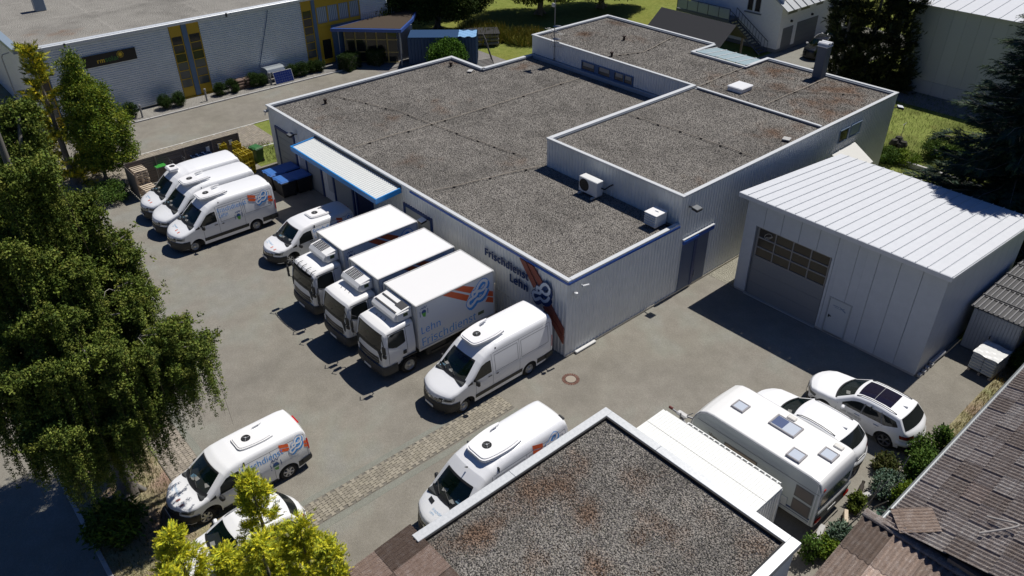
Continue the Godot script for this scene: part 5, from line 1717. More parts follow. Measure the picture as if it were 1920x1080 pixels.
func build_company() -> void:
	var o := thing("company_building", "flat-roofed company hall with ribbed metal walls and gravel roofs in three levels", "building", Vector3.ZERO, 0.0, "")
	var cl: Material = mats.cladding
	var white := plain("cap_white", lin(0.58, 0.60, 0.61), 0.35)
	var slate := plain("parapet_slate", lin(0.16, 0.18, 0.21), 0.6)
	var blue := plain("trim_blue", lin(0.02, 0.10, 0.42), 0.4)
	var LOW := 4.15
	var HI := 5.59
	# core that carries walls and roofs
	var core := MB.new()
	core.bx(Vector3(0.10, 0.0, -27.62), Vector3(15.0, 3.90, -0.10))
	core.bx(Vector3(14.9, 0.0, -23.95), Vector3(20.1, 3.895, -9.0))
	core.bx(Vector3(7.55, 0.0, -9.13), Vector3(20.0, 5.40, -0.105))
	core.bx(Vector3(19.99, 0.0, -13.2), Vector3(25.45, 5.395, -0.11))
	core.bx(Vector3(19.99, 0.0, -23.96), Vector3(28.03, 5.39, -13.55))
	core.bx(Vector3(25.4, 0.0, -9.18), Vector3(28.03, 5.385, -0.115))
	part("core", core, slate, o)
	var w := {}
	var walls := [["front_wall", Vector2(0, -27.72), Vector2(0, 0), 0.0, LOW - 0.06], ["yard_wall", Vector2(0, 0), Vector2(7.45, 0), 0.12, LOW - 0.06], ["yard_wall", Vector2(7.45, 0), Vector2(28.13, 0), 0.12, HI - 0.06],
		["step_wall", Vector2(7.45, -9.23), Vector2(7.45, 0), 3.85, HI - 0.06], ["step_wall", Vector2(19.94, -24.06), Vector2(19.94, -9.20), 4.22, HI - 0.06], ["back_wall", Vector2(28.13, 0), Vector2(28.13, -9.2), 0.0, HI - 0.06], ["back_wall", Vector2(28.13, -13.6), Vector2(28.13, -24.06), 0.0, HI - 0.06],
		["rear_wall", Vector2(28.13, -24.06), Vector2(19.94, -24.06), 3.8, HI - 0.06], ["rear_wall", Vector2(28.13, -24.06), Vector2(15.08, -24.06), 0.0, 3.8], ["rear_wall", Vector2(15.08, -24.06), Vector2(15.08, -27.72), 0.0, LOW - 0.06], ["rear_wall", Vector2(15.08, -27.72), Vector2(0, -27.72), 0.0, LOW - 0.06], ["step_wall", Vector2(19.94, -9.23), Vector2(7.45, -9.23), 3.85, HI - 0.06]]
	for k in walls:
		var st := MB.new()
		ribbed(st, k[1], k[2], k[3], k[4])
		part(k[0], st, cl, o)
	# plinth rail along the foot of the yard wall
	var pl := MB.new()
	pl.bx(Vector3(0.0, 0.02, -0.02), Vector3(28.1, 0.12, 0.07), 0.01)
	part("plinth_rail", pl, plain("rail_cream", lin(0.62, 0.58, 0.48), 0.6), o)
	# caps: [x0, z0, x1, z1, y top, height]
	for c in [[-0.06, -27.78, 0.16, 0.05, LOW, 0.10], [0.16, -0.16, 7.43, 0.06, LOW, 0.10], [0.16, -27.78, 15.14, -27.50, LOW, 0.08], [14.86, -27.50, 15.14, -24.0, LOW, 0.08], [15.14, -24.12, 19.9, -23.84, LOW, 0.08],
		[7.39, -9.27, 7.61, 0.06, HI, 0.10], [7.61, -0.16, 28.19, 0.06, HI, 0.10], [7.61, -9.29, 20.08, -9.01, HI, 0.10], [19.88, -24.12, 20.10, -9.29, HI, 0.08], [20.10, -24.12, 28.19, -23.86, HI, 0.08], [27.97, -23.86, 28.19, -13.58, HI, 0.08], [25.35, -13.62, 27.97, -13.36, HI, 0.08], [25.35, -13.36, 25.56, -9.00, HI, 0.08], [25.56, -9.26, 28.19, -9.0, HI, 0.08], [27.97, -9.0, 28.19, -0.16, HI, 0.08], [19.84, -8.85, 20.02, -0.3, HI - 0.02, 0.08]]:
		var st := MB.new()
		st.bx(Vector3(c[0], c[4] - c[5], c[1]), Vector3(c[2], c[4], c[3]), 0.015)
		part("roof_edge_cap", st, white, o)
	# inner faces of the parapets
	for c in [[0.2, -27.52, 14.9, -27.40, 3.80, LOW - 0.07], [14.80, -27.40, 14.92, -23.9, 3.80, LOW - 0.07], [14.92, -23.9, 19.9, -23.76, 3.80, LOW - 0.07], [20.02, -24.0, 28.0, -23.80, 5.3, HI - 0.07], [27.86, -23.8, 28.02, -13.56, 5.3, HI - 0.07], [27.86, -9.05, 28.02, -0.12, 5.3, HI - 0.07], [25.3, -13.5, 25.46, -9.1, 5.2, HI - 0.07], [25.46, -13.56, 27.9, -13.4, 5.2, HI - 0.07], [25.46, -9.2, 27.86, -9.04, 5.2, HI - 0.07], [7.66, -9.05, 19.9, -8.96, 5.3, HI - 0.09], [7.58, -8.96, 7.66, -0.1, 5.3, HI - 0.09], [7.66, -0.2, 27.9, -0.12, 5.3, HI - 0.09], [19.86, -8.8, 20.0, -0.25, 5.3, HI - 0.08], [20.06, -23.8, 20.14, -9.1, 5.3, HI - 0.07], [0.1, -27.4, 0.2, -0.1, 3.85, LOW - 0.09], [0.2, -0.2, 7.42, -0.1, 3.85, LOW - 0.09]]:
		var st := MB.new()
		st.bx(Vector3(c[0], c[4], c[1]), Vector3(c[2], c[5], c[3]))
		part("parapet", st, slate, o)
	var up := MB.new()
	up.bx(Vector3(19.72, 3.86, -24.0), Vector3(19.93, 4.20, -9.24), 0.03)
	part("wall_upstand", up, plain("upstand_grey", lin(0.34, 0.37, 0.40), 0.5), o)
	# blue trim under the cap round the front corner
	var bt := MB.new()
	bt.bx(Vector3(-0.075, 3.93, -11.6), Vector3(-0.036, 4.045, 0.03))
	bt.bx(Vector3(-0.036, 3.93, 0.038), Vector3(7.40, 4.045, 0.075))
	part("blue_trim", bt, blue, o)
	# roofs
	gravel_roof(o, [[0.2, -27.4, 7.4, -0.2], [7.4, -27.4, 14.8, -9.27], [14.8, -23.8, 19.72, -9.27]], 3.93, "gravel", 230.0, 0.044, [[2.4, -14.6, 1.0, 0.85, 0.7], [9.0, -20.5, 1.4, 0.38], [18.0, -22.8, 1.6, 0.7, 0.5], [19.4, -17.0, 0.4, 0.7, 5.0], [4.4, -20.8, 1.3, 0.38], [6.2, -10.4, 0.9, 0.4], [2.0, -23.5, 1.4, 0.36], [6.6, -1.4, 0.5, 0.6], [14.6, -26.8, 0.7, 0.8]])
	gravel_roof(o, [[7.66, -8.96, 19.86, -0.2]], 5.42, "gravel", 220.0, 0.044, [[17.8, -1.2, 1.7, 0.7], [9.6, -0.9, 1.0, 0.35]])
	gravel_roof(o, [[20.14, -23.8, 25.3, -0.2], [25.3, -23.8, 27.86, -13.56], [25.3, -9.0, 27.86, -0.2]], 5.42, "gravel", 180.0, 0.05, [[25.8, -2.6, 2.6, 1.0, 2.2], [26.6, -7.4, 1.6, 1.0, 1.4], [22.4, -2.0, 1.9, 0.9], [23.8, -5.5, 1.5, 0.7], [22.5, -8.6, 1.6, 0.6], [23.4, -21.7, 0.9, 1.1], [25.3, -18.6, 0.9, 0.8], [27.2, -22.4, 1.0, 0.8], [24.9, -8.2, 1.0, 0.8]])
	cable(o, [Vector2(0.5, -18.4), Vector2(8.5, -18.15), Vector2(18.9, -18.05)], 3.95, 1)
	cable(o, [Vector2(1.0, -10.8), Vector2(7.2, -9.3)], 3.95, 2)
	cable(o, [Vector2(4.3, -26.5), Vector2(5.9, -21.5), Vector2(6.6, -15.0), Vector2(7.2, -11.0)], 3.94, 3)
	cable(o, [Vector2(13.4, -8.7), Vector2(13.7, -4.5), Vector2(13.8, -0.6)], 5.43, 4)
	cable(o, [Vector2(20.3, -9.0), Vector2(25.3, -9.2)], 5.43, 5)
	cable(o, [Vector2(20.5, -4.4), Vector2(27.6, -4.4)], 5.43, 6)
	cable(o, [Vector2(20.9, -16.7), Vector2(23.0, -15.9), Vector2(27.5, -16.8)], 5.43, 7)
	cable(o, [Vector2(21.0, -7.9), Vector2(26.6, -1.0)], 5.43, 8)
	for v in [[20.8, -16.85], [24.3, -18.85], [3.2, -25.8], [13.9, -26.3]]:
		var st := MB.new()
		st.lathe([Vector2(0.09, 0.0), Vector2(0.09, 0.22), Vector2(0.13, 0.24), Vector2(0.13, 0.32), Vector2(0, 0.36)], Transform3D(Basis.IDENTITY, Vector3(v[0], 5.42 if v[0] > 19 else 3.93, v[1])), 10)
		part("roof_vent", st, plain("vent_dark", lin(0.035, 0.02, 0.015), 0.8), o)
	var slab := MB.new()
	slab.box(Vector3(17.0, 5.53, -0.62), Vector3(0.45, 0.06, 0.4), 0.01, Basis(Vector3.UP, 0.3))
	part("loose_slab", slab, mats.concrete, o)
	var slab2 := MB.new()
	slab2.box(Vector3(14.2, 4.03, -24.4), Vector3(0.5, 0.05, 0.35), 0.01, Basis(Vector3.UP, 0.6))
	part("loose_slab", slab2, mats.concrete, o)
	# glazed light band at the back edge
	var ly := 5.50
	var fr := MB.new()
	for k in 6:
		var z := -13.36 + k * 4.1 / 5.0
		fr.box(Vector3(26.75, ly + 0.02, z + 0.13), Vector3(2.5, 0.06, 0.07), 0.01, Basis(Vector3(0, 0, 1), -0.10))
	var lb := part("light_band", fr, white, o)
	for k in 5:
		var st := MB.new()
		st.box(Vector3(26.75, ly, -12.82 + k * 0.82), Vector3(2.45, 0.02, 0.76), 0.0, Basis(Vector3(0, 0, 1), -0.10))
		part("pane", st, plain("opal_glass", lin(0.36, 0.46, 0.48), 0.15), lb)
	var dome := MB.new()
	dome.bx(Vector3(21.15, 5.42, -7.45), Vector3(22.35, 5.62, -6.45), 0.02)
	dome.bx(Vector3(21.1, 5.622, -7.5), Vector3(22.4, 5.74, -6.4), 0.05)
	part("roof_light", dome, plain("dome_white", lin(0.75, 0.76, 0.77), 0.3), o)
	# chimney
	var ch := MB.new()
	ch.box(Vector3(27.5, 6.4, -4.95), Vector3(0.62, 2.0, 0.62), 0.02)
	var cm := part("chimney", ch, plain("chimney_slate", lin(0.10, 0.12, 0.15), 0.6), o)
	var cc := MB.new()
	cc.box(Vector3(27.5, 7.46, -4.95), Vector3(0.7, 0.1, 0.7), 0.02)
	for s in [-0.17, 0.19]:
		for k in 6:
			var t0 := PI * k / 6.0
			var t1 := PI * (k + 1) / 6.0
			cc.quad(Vector3(27.5 + s + 0.17 * cos(t1), 7.55 + 0.16 * sin(t1), -4.6), Vector3(27.5 + s + 0.17 * cos(t0), 7.55 + 0.16 * sin(t0), -4.6), Vector3(27.5 + s + 0.17 * cos(t0), 7.55 + 0.16 * sin(t0), -5.3), Vector3(27.5 + s + 0.17 * cos(t1), 7.55 + 0.16 * sin(t1), -5.3))
	part("chimney_cap", cc, plain("cap_bright", lin(0.7, 0.71, 0.72), 0.3), cm)
	# windows of the upper block towards the low roof
	var wf := MB.new()
	wf.bx(Vector3(19.86, 4.22, -18.85), Vector3(19.97, 4.30, -14.0))
	wf.bx(Vector3(19.86, 4.82, -18.85), Vector3(19.97, 4.90, -14.0))
	for z in [-18.85, -17.55, -17.25, -16.1, -15.75, -14.85, -14.08]:
		wf.bx(Vector3(19.863, 4.30, z), Vector3(19.97, 4.82, z + 0.08))
	wf.bx(Vector3(19.865, 4.302, -17.47), Vector3(19.968, 4.818, -17.25))
	wf.bx(Vector3(19.865, 4.302, -16.02), Vector3(19.968, 4.818, -15.75))
	var wp := part("window", wf, plain("frame_blue", lin(0.05, 0.12, 0.26), 0.5), o)
	for z in [[-18.77, -17.55], [-17.17, -16.1], [-15.67, -14.85], [-14.77, -14.08]]:
		var st := MB.new()
		st.bx(Vector3(19.90, 4.302, z[0]), Vector3(19.93, 4.818, z[1]))
		part("pane", st, plain("pane_sky", lin(0.05, 0.06, 0.07), 0.08), wp)
		var cu := MB.new()
		cu.bx(Vector3(19.885, 4.55, z[0] + 0.1), Vector3(19.897, 4.815, z[1] - 0.1))
		part("blind", cu, plain("blind_cream", lin(0.35, 0.34, 0.31), 0.6), wp)
	# windows in the far yard wall
	for q in [[21.65, 22.68], [22.85, 24.08]]:
		var st := MB.new()
		st.bx(Vector3(q[0], 4.1, -0.02), Vector3(q[1], 4.16, 0.07))
		st.bx(Vector3(q[0], 4.84, -0.02), Vector3(q[1], 4.90, 0.09))
		st.bx(Vector3(q[0], 4.16, -0.02), Vector3(q[0] + 0.06, 4.84, 0.06))
		st.bx(Vector3(q[1] - 0.06, 4.16, -0.02), Vector3(q[1], 4.84, 0.06))
		var f := part("window", st, plain("frame_bluegrey", lin(0.20, 0.28, 0.38), 0.5), o)
		var g := MB.new()
		g.bx(Vector3(q[0] + 0.06, 4.16, -0.02), Vector3(q[1] - 0.06, 4.84, 0.04))
		part("pane", g, plain("pane_dark", lin(0.02, 0.02, 0.022), 0.08) if q[0] < 22 else plain("pane_blue", lin(0.16, 0.25, 0.36), 0.15), f)
	# white slanted awning over the side door
	var aw := MB.new()
	aw.quad(Vector3(21.2, 3.58, 0.05), Vector3(21.6, 2.9, 1.5), Vector3(23.6, 2.9, 1.5), Vector3(23.8, 3.62, 0.05))
	aw.quad(Vector3(23.8, 3.60, 0.05), Vector3(23.6, 2.88, 1.5), Vector3(21.6, 2.88, 1.5), Vector3(21.2, 3.56, 0.05))
	part("door_awning", aw, plain("awning_white", lin(0.6, 0.6, 0.57), 0.6), o)
	# blue sliding door in the yard wall
	var dz := MB.new()
	dz.bx(Vector3(7.72, 3.10, 0.03), Vector3(10.2, 3.17, 0.16), 0.01)
	var sd := part("sliding_door", dz, white, o)
	for q in [[7.78, 8.86, 0.10], [8.98, 9.92, 0.075]]:
		var leaf := MB.new()
		leaf.bx(Vector3(q[0], 0.14, 0.042), Vector3(q[1], 2.90, q[2]), 0.01)
		part("door_leaf", leaf, plain("door_greyblue", lin(0.085, 0.12, 0.20), 0.5), sd)
		var hd := MB.new()
		hd.bx(Vector3(q[0] - 0.02, 2.87, 0.04), Vector3(q[1] + (0.05 if q[0] < 8 else 0.3), 3.08, q[2] + 0.08), 0.02)
		part("door_track", hd, blue, sd)
	var post := MB.new()
	post.bx(Vector3(8.70, 0.13, 0.105), Vector3(8.92, 2.88, 0.13), 0.008)
	part("door_edge", post, plain("trim_navy", lin(0.012, 0.04, 0.15), 0.4), sd)
	var ph := MB.new()
	ph.bx(Vector3(9.02, 0.5, 0.08), Vector3(9.06, 0.85, 0.12), 0.01)
	part("door_handle", ph, plain("grey_metal", lin(0.35, 0.36, 0.37), 0.5), sd)
	# doors in the front wall under and beside the canopy
	var doors := [[-26.9, -24.3, 3.0, "roller"], [-23.2, -21.2, 2.9, "leaf"], [-19.9, -17.6, 2.9, "leaf"], [-17.35, -15.5, 2.9, "navy"], [-12.3, -9.75, 3.1, "roller"]]
	for q in doors:
		var st := MB.new()
		frame_on_x(st, 0.02, q[0], q[1], 0.02, q[2], 0.16, 0.12)
		var f := part("gate", st, plain("trim_navy", lin(0.012, 0.04, 0.15), 0.4), o)
		var lf := MB.new()
		if q[3] == "roller":
			for k in 6:
				lf.bx(Vector3(-0.06 - 0.004 * (k % 2), 0.03 + k * (q[2] - 0.2) / 6.0, q[0] + 0.163), Vector3(0.02, 0.02 + (k + 1) * (q[2] - 0.2) / 6.0, q[1] - 0.163), 0.01)
		else:
			lf.bx(Vector3(-0.06, 0.03, q[0] + 0.163), Vector3(0.02, q[2] - 0.17, q[1] - 0.163), 0.01)
		part("gate_leaf", lf, plain("gate_grey", lin(0.30, 0.32, 0.32), 0.5) if q[3] != "navy" else plain("gate_navy", lin(0.012, 0.03, 0.09), 0.4), f)
	for z in [-24.0, -20.6]:
		var st := MB.new()
		for k in 5:
			st.bx(Vector3(-0.07, 0.7, z + k * 0.12), Vector3(-0.04, 1.9, z + k * 0.12 + 0.09))
		part("vent_slats", st, plain("vent_light", lin(0.5, 0.52, 0.53), 0.5), o)
	# canopy
	var cn := Vector3.ZERO
	var z0 := -21.4
	var z1 := -12.4
	var cs := MB.new()
	var n := 46
	for k in n:
		var a := z0 + (z1 - z0) * k / n
		var b := z0 + (z1 - z0) * (k + 1) / n
		var m := (a + b) * 0.5
		for q in [[a, 0.0, lerpf(a, b, 0.4), 0.0], [lerpf(a, b, 0.4), 0.0, lerpf(a, b, 0.55), 0.04], [lerpf(a, b, 0.55), 0.04, lerpf(a, b, 0.85), 0.04], [lerpf(a, b, 0.85), 0.04, b, 0.0]]:
			cs.quad(Vector3(-1.60, 3.72 + q[1], q[0]), Vector3(-1.60, 3.72 + q[3], q[2]), Vector3(-0.10, 3.86 + q[3], q[2]), Vector3(-0.10, 3.86 + q[1], q[0]))
	var cnp := part("canopy", cs, plain("canopy_white", lin(0.66, 0.68, 0.66), 0.45), o)
	var fa := MB.new()
	fa.bx(Vector3(-1.70, 3.50, z0 - 0.06), Vector3(-1.61, 3.80, z1 + 0.06), 0.01)
	fa.box(Vector3(-0.86, 3.72, z0 - 0.02), Vector3(1.56, 0.30, 0.07), 0.01, Basis(Vector3(0, 0, 1), 0.09))
	fa.box(Vector3(-0.86, 3.72, z1 + 0.02), Vector3(1.56, 0.30, 0.07), 0.01, Basis(Vector3(0, 0, 1), 0.09))
	part("fascia", fa, plain("fascia_blue", lin(0.015, 0.24, 0.62), 0.4), cnp)
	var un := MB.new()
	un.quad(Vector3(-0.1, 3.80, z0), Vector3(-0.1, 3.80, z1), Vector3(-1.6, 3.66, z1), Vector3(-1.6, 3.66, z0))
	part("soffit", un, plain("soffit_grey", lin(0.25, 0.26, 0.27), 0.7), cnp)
	var gu := MB.new()
	gu.bx(Vector3(-0.10, 3.80, z0), Vector3(-0.065, 4.0, z1))
	part("wall_flashing", gu, plain("flash_dark", lin(0.04, 0.045, 0.05), 0.5), cnp)
	# sign letters, stripes and emblem on the front wall
	var navy := plain("sign_navy", lin(0.012, 0.045, 0.16), 0.45)
	var t := letters("Frischdienst", 3.05, true)
	var s1 := MB.new()
	var rise := func(u: float) -> float: return 0.0
	for dep in [0.0, 0.02, 0.04, 0.06]:
		lay(s1, t, func(x: float, y: float) -> Vector3: return Vector3(-0.10 + -dep * 0.6, 2.98 + y, -5.45 + x))
	part("sign_letters", s1, navy, o)
	var s2 := MB.new()
	for dep in [0.0, 0.02, 0.04, 0.06]:
		lay(s2, letters("Lehn", 1.22, true), func(x: float, y: float) -> Vector3: return Vector3(-0.10 - dep * 0.6, 2.37 + y, -3.66 + x))
	part("sign_letters", s2, navy, o)
	var brick := plain("sign_terracotta", lin(0.28, 0.085, 0.055), 0.6)
	for q in [[-2.95, 3.92, -2.02, 3.05], [-2.45, 3.92, -1.62, 3.28], [-1.25, 2.12, -0.36, 0.92], [-0.86, 2.22, -0.12, 1.28]]:
		pass
	for q in [[Vector2(-3.02, 3.92), Vector2(-2.62, 3.92), Vector2(-1.86, 3.02), Vector2(-2.06, 2.78)], [Vector2(-2.52, 3.92), Vector2(-2.12, 3.92), Vector2(-1.50, 3.36), Vector2(-1.72, 3.06)], [Vector2(-1.22, 2.24), Vector2(-0.98, 2.46), Vector2(-0.10, 1.56), Vector2(-0.10, 1.22)], [Vector2(-1.44, 2.08), Vector2(-1.25, 2.22), Vector2(-0.10, 1.14), Vector2(-0.10, 0.72)]]:
		var st := MB.new()
		var xf := Transform3D(Basis(Vector3(0, 0, 1), Vector3(0, 1, 0), Vector3(-1, 0, 0)), Vector3.ZERO)
		st.prism(PackedVector2Array(q), 0.05, 0.11, xf)
		part("sign_stripe", st, brick, o)
	for l in [[loop_letter(0.19, Vector2(0.06, -0.12)), "sign_navy", 0.12], [loop_letter(0.19, Vector2(0.03, -0.06)), "sign_navy", 0.13], [loop_letter(0.19, Vector2.ZERO), "sign_navy", 0.14], [loop_letter(0.125, Vector2.ZERO), "sign_white", 0.155]]:
		var st := MB.new()
		lay(st, l[0], func(x: float, y: float) -> Vector3: return Vector3(-l[2], 2.16 + y * 1.22, -2.06 + x * 1.12))
		part("sign_emblem", st, plain("sign_white", lin(0.62, 0.68, 0.74), 0.5) if l[1] == "sign_white" else navy, o)
	var al := MB.new()
	al.bx(Vector3(-0.03, 1.30, -4.8), Vector3(0.0, 1.34, -0.02))
	part("sheet_joint", al, plain("alu_edge", lin(0.58, 0.58, 0.56), 0.4, 0.2), o)
	# fittings
	floodlight(Vector3(7.99, 4.85, 0.0), Vector3(0, 0, 1), "dark box floodlight on an arm above the blue sliding door")
	floodlight(Vector3(28.05, 4.6, -0.05), Vector3(0.6, 0, 0.8), "pale box floodlight at the far corner of the company hall")
	floodlight(Vector3(0.0, 3.3, -23.9), Vector3(-1, 0, 0), "black box floodlight beside the left end of the blue canopy")
	floodlight(Vector3(0.0, 2.95, -10.1), Vector3(-1, 0, 0), "white box floodlight over the gate behind the box trucks")
	var cam1 := thing("security_camera", "white round security camera at the front corner of the company hall", "camera", Vector3(0.30, 3.42, 0.04))
	var c1 := MB.new()
	c1.rod(Vector3.ZERO, Vector3(0, 0.05, 0.14), 0.03)
	part("bracket", c1, white, cam1)
	var c2 := MB.new()
	c2.lathe([Vector2(0, -0.20), Vector2(0.06, -0.16), Vector2(0.08, -0.08), Vector2(0.08, 0.06), Vector2(0, 0.1)], Transform3D(Basis.IDENTITY, Vector3(0, 0.0, 0.16)), 14, true)
	part("camera_head", c2, white, cam1)
	var cam2 := thing("security_camera", "white tube security camera right of the round one on the hall corner", "camera", Vector3(0.72, 3.66, 0.04))
	var c3 := MB.new()
	c3.rod(Vector3.ZERO, Vector3(0, 0, 0.16), 0.025)
	part("bracket", c3, white, cam2)
	var c4 := MB.new()
	c4.rod(Vector3(-0.06, 0.01, 0.17), Vector3(0.30, -0.05, 0.2), 0.05, 0.045, 10)
	part("camera_head", c4, white, cam2)
	var cam3 := thing("security_camera", "small grey camera at the far front corner under the roof edge", "camera", Vector3(-0.04, 3.85, -27.6))
	var c5 := MB.new()
	c5.box(Vector3(-0.14, -0.05, 0.05), Vector3(0.28, 0.16, 0.2), 0.04)
	c5.rod(Vector3(-0.2, -0.1, 0.05), Vector3(-0.24, -0.32, 0.02), 0.025)
	part("camera_head", c5, plain("grey_metal", lin(0.35, 0.36, 0.37), 0.5), cam3)
	var bag := thing("ground_rail", "short white rail lying at the foot of the wall by the hall corner", "rail", Vector3(1.15, 0.0, 0.14))
	var rl := MB.new()
	rl.box(Vector3(0, 0.08, 0), Vector3(1.3, 0.10, 0.16), 0.02)
	part("rail", rl, plain("rail_white", lin(0.6, 0.6, 0.58), 0.5), bag)
	var mh := thing("manhole", "round concrete manhole cover in a ring of red brick", "manhole", Vector3(-0.91, 0, 1.26))
	var lid := MB.new()
	lid.lathe([Vector2(0.23, 0.0), Vector2(0.23, 0.012), Vector2(0.215, 0.018), Vector2(0, 0.018)], Transform3D.IDENTITY, 28)
	part("lid", lid, plain("lid_pale", lin(0.30, 0.26, 0.21), 0.9), mh)
	var brm := MB.new()
	brm.box(Vector3(0.32, 0.004, 0), Vector3(0.14, 0.012, 0.078), 0.003)
	var bm := brm.mesh()
	for k in 22:
		var p := part("brick", bm, plain("brick_red", lin(0.12, 0.055, 0.04), 0.9) if k % 3 else plain("brick_red2", lin(0.15, 0.075, 0.055), 0.9), mh)
		p.rotation.y = TAU * k / 22
	var iron := MB.new()
	iron.lathe([Vector2(0.245, 0.0), Vector2(0.245, 0.014), Vector2(0.232, 0.014), Vector2(0.232, 0.0)], Transform3D.IDENTITY, 28)
	part("iron_ring", iron, plain("black_iron", lin(0.02, 0.02, 0.02), 0.7), mh)

func floodlight(at: Vector3, d: Vector3, label: String) -> void:
	var pale := label.begins_with("pale") or label.begins_with("white")
	var o := thing("floodlight", label, "floodlight", at)
	var b := Basis(Vector3.UP.cross(d).normalized(), Vector3.UP, d.normalized())
	var st := MB.new()
	st.rod(Vector3.ZERO, b * Vector3(0, 0.06, 0.3), 0.03)
	part("arm", st, plain("flood_black", lin(0.02, 0.02, 0.022), 0.5), o)
	var s2 := MB.new()
	s2.box(b * Vector3(0, 0.06, 0.46), Vector3(0.42, 0.12, 0.36), 0.02, b * Basis(Vector3(1, 0, 0), 0.15))
	part("housing", s2, plain("flood_black", lin(0.02, 0.02, 0.022), 0.5), o)
	var s3 := MB.new()
	s3.box(b * Vector3(0, 0.128, 0.45), Vector3(0.40, 0.03, 0.34), 0.01, b * Basis(Vector3(1, 0, 0), 0.15))
	part("lid", s3, plain("flood_white", lin(0.6, 0.62, 0.64), 0.4) if pale else plain("flood_grey", lin(0.13, 0.14, 0.15), 0.4), o)

# ---------- metal hall at the right
func build_hall() -> void:
	var o := thing("metal_hall", "grey panelled metal hall with a pale ribbed roof and a glazed sectional door", "hall")
	var pg: Material = mats.panel_grey
	var z0 := 1.74
	var z1 := 11.03
	var X := 10.4
	var st := MB.new()
	st.bx(Vector3(X + 0.30, 0.0, z0 + 0.1), Vector3(19.2, 4.3, z1 - 0.1))
	part("hall_core", st, plain("core_grey", lin(0.28, 0.29, 0.30), 0.8), o)
	# front panels stand upright with narrow joints; those over the door are cut short
	var n := 10
	for k in n:
		var a := z0 + (z1 - z0) * k / n
		var b := z0 + (z1 - z0) * (k + 1) / n
		var p := MB.new()
		var cuts := [[a, b, 0.12, 5.20]]
		if b > 2.3 and a < 6.25:
			cuts = [[a, b, 3.87, 5.20]]
			if a < 2.3: cuts.append([a, 2.3, 0.12, 3.87])
			if b > 6.25: cuts.append([6.25, b, 0.12, 3.87])
		for c in cuts:
			if c[0] < 7.72 and c[1] > 6.6 and c[2] < 1.0:
				# around the side door
				if c[0] < 6.6: p.bx(Vector3(X, 0.12, c[0] + 0.008), Vector3(X + 0.12, c[3], 6.6), 0.006)
				if c[1] > 7.72: p.bx(Vector3(X, 0.12, 7.72), Vector3(X + 0.12, c[3], c[1] - 0.008), 0.006)
				p.bx(Vector3(X + 0.001, 2.0, maxf(c[0] + 0.008, 6.6)), Vector3(X + 0.12, c[3], minf(c[1] - 0.008, 7.72)))
			else:
				p.bx(Vector3(X, c[2], c[0] + 0.008), Vector3(X + 0.12, c[3], c[1] - 0.008), 0.006)
		part("wall_panel", p, pg, o)
	for k in 9:
		for s in [z0, z1]:
			var a := X + 0.13 + 9.0 * k / 9.0
			var p := MB.new()
			p.bx(Vector3(a + 0.008, 0.12, s - 0.06), Vector3(a + 0.992, 5.15 - 0.85 * (k + 0.5) / 9.0, s + 0.06), 0.006)
			part("wall_panel", p, pg, o)
	var pl := MB.new()
	pl.bx(Vector3(X + 0.02, -0.02, z0 - 0.04), Vector3(X + 0.14, 0.115, 2.3))
	pl.bx(Vector3(X + 0.02, -0.02, 6.25), Vector3(X + 0.14, 0.115, z1 + 0.04))
	pl.bx(Vector3(X + 0.14, -0.02, z1 - 0.04), Vector3(19.4, 0.115, z1 + 0.075))
	part("plinth", pl, mats.concrete, o)
	var co := MB.new()
	co.bx(Vector3(X - 0.012, 0.12, z1 - 0.02), Vector3(X + 0.15, 5.18, z1 + 0.075), 0.006)
	co.bx(Vector3(X - 0.012, 0.12, z0 - 0.075), Vector3(X + 0.15, 5.18, z0 + 0.02), 0.006)
	part("corner_trim", co, pg, o)
	# sectional door: solid foot, three glazed rows of four panes
	var zd0 := 2.30
	var zd1 := 6.25
	var dk := MB.new()
	dk.bx(Vector3(X + 0.14, 0.02, zd0), Vector3(X + 0.22, 3.87, zd1))
	var door := part("sectional_door", dk, plain("door_back", lin(0.21, 0.225, 0.24), 0.7), o)
	var sol := MB.new()
	for k in 3:
		sol.bx(Vector3(X + 0.07, 0.04 + k * 0.733, zd0 + 0.12), Vector3(X + 0.135, 0.04 + (k + 1) * 0.733 - 0.004, zd1 - 0.04), 0.006)
	part("door_section", sol, plain("door_grey", lin(0.21, 0.225, 0.24), 0.5), door)
	var fm := MB.new()
	for k in 4:
		var y := 2.25 + k * 0.53
		fm.bx(Vector3(X + 0.06, y - 0.035, zd0 + 0.12), Vector3(X + 0.13, y + 0.035, zd1 - 0.04), 0.005)
	for k in 5:
		var z := zd0 + 0.15 + (zd1 - zd0 - 0.22) * k / 4.0
		fm.bx(Vector3(X + 0.063, 2.285, z - 0.03), Vector3(X + 0.128, 3.84, z + 0.03), 0.005)
	part("door_bars", fm, plain("bar_grey", lin(0.27, 0.26, 0.25), 0.5), door)
	for r in 3:
		for c in 4:
			var za := zd0 + 0.15 + (zd1 - zd0 - 0.22) * c / 4.0 + 0.03
			var zb := zd0 + 0.15 + (zd1 - zd0 - 0.22) * (c + 1) / 4.0 - 0.03
			var g := MB.new()
			g.bx(Vector3(X + 0.10, 2.285 + r * 0.53, za), Vector3(X + 0.115, 2.745 + r * 0.53, zb))
			part("pane", g, plain("pane_smoke", lin(0.018, 0.016, 0.015), 0.12), door)
	var cord := MB.new()
	var cp := []
	for k in 22:
		var t := k * 0.62
		cp.append(Vector3(X + 0.09, 3.58 + 0.13 * sin(t) - k * 0.008, 2.95 + 0.2 * cos(t * 0.8) + k * 0.004))
	cord.tube(cp, 0.014, 0.014, 5)
	part("hanging_cord", cord, plain("cord_cream", lin(0.5, 0.47, 0.4), 0.7), door)
	var thr := MB.new()
	thr.bx(Vector3(X - 0.06, 0.0, zd0), Vector3(X + 0.14, 0.03, zd1))
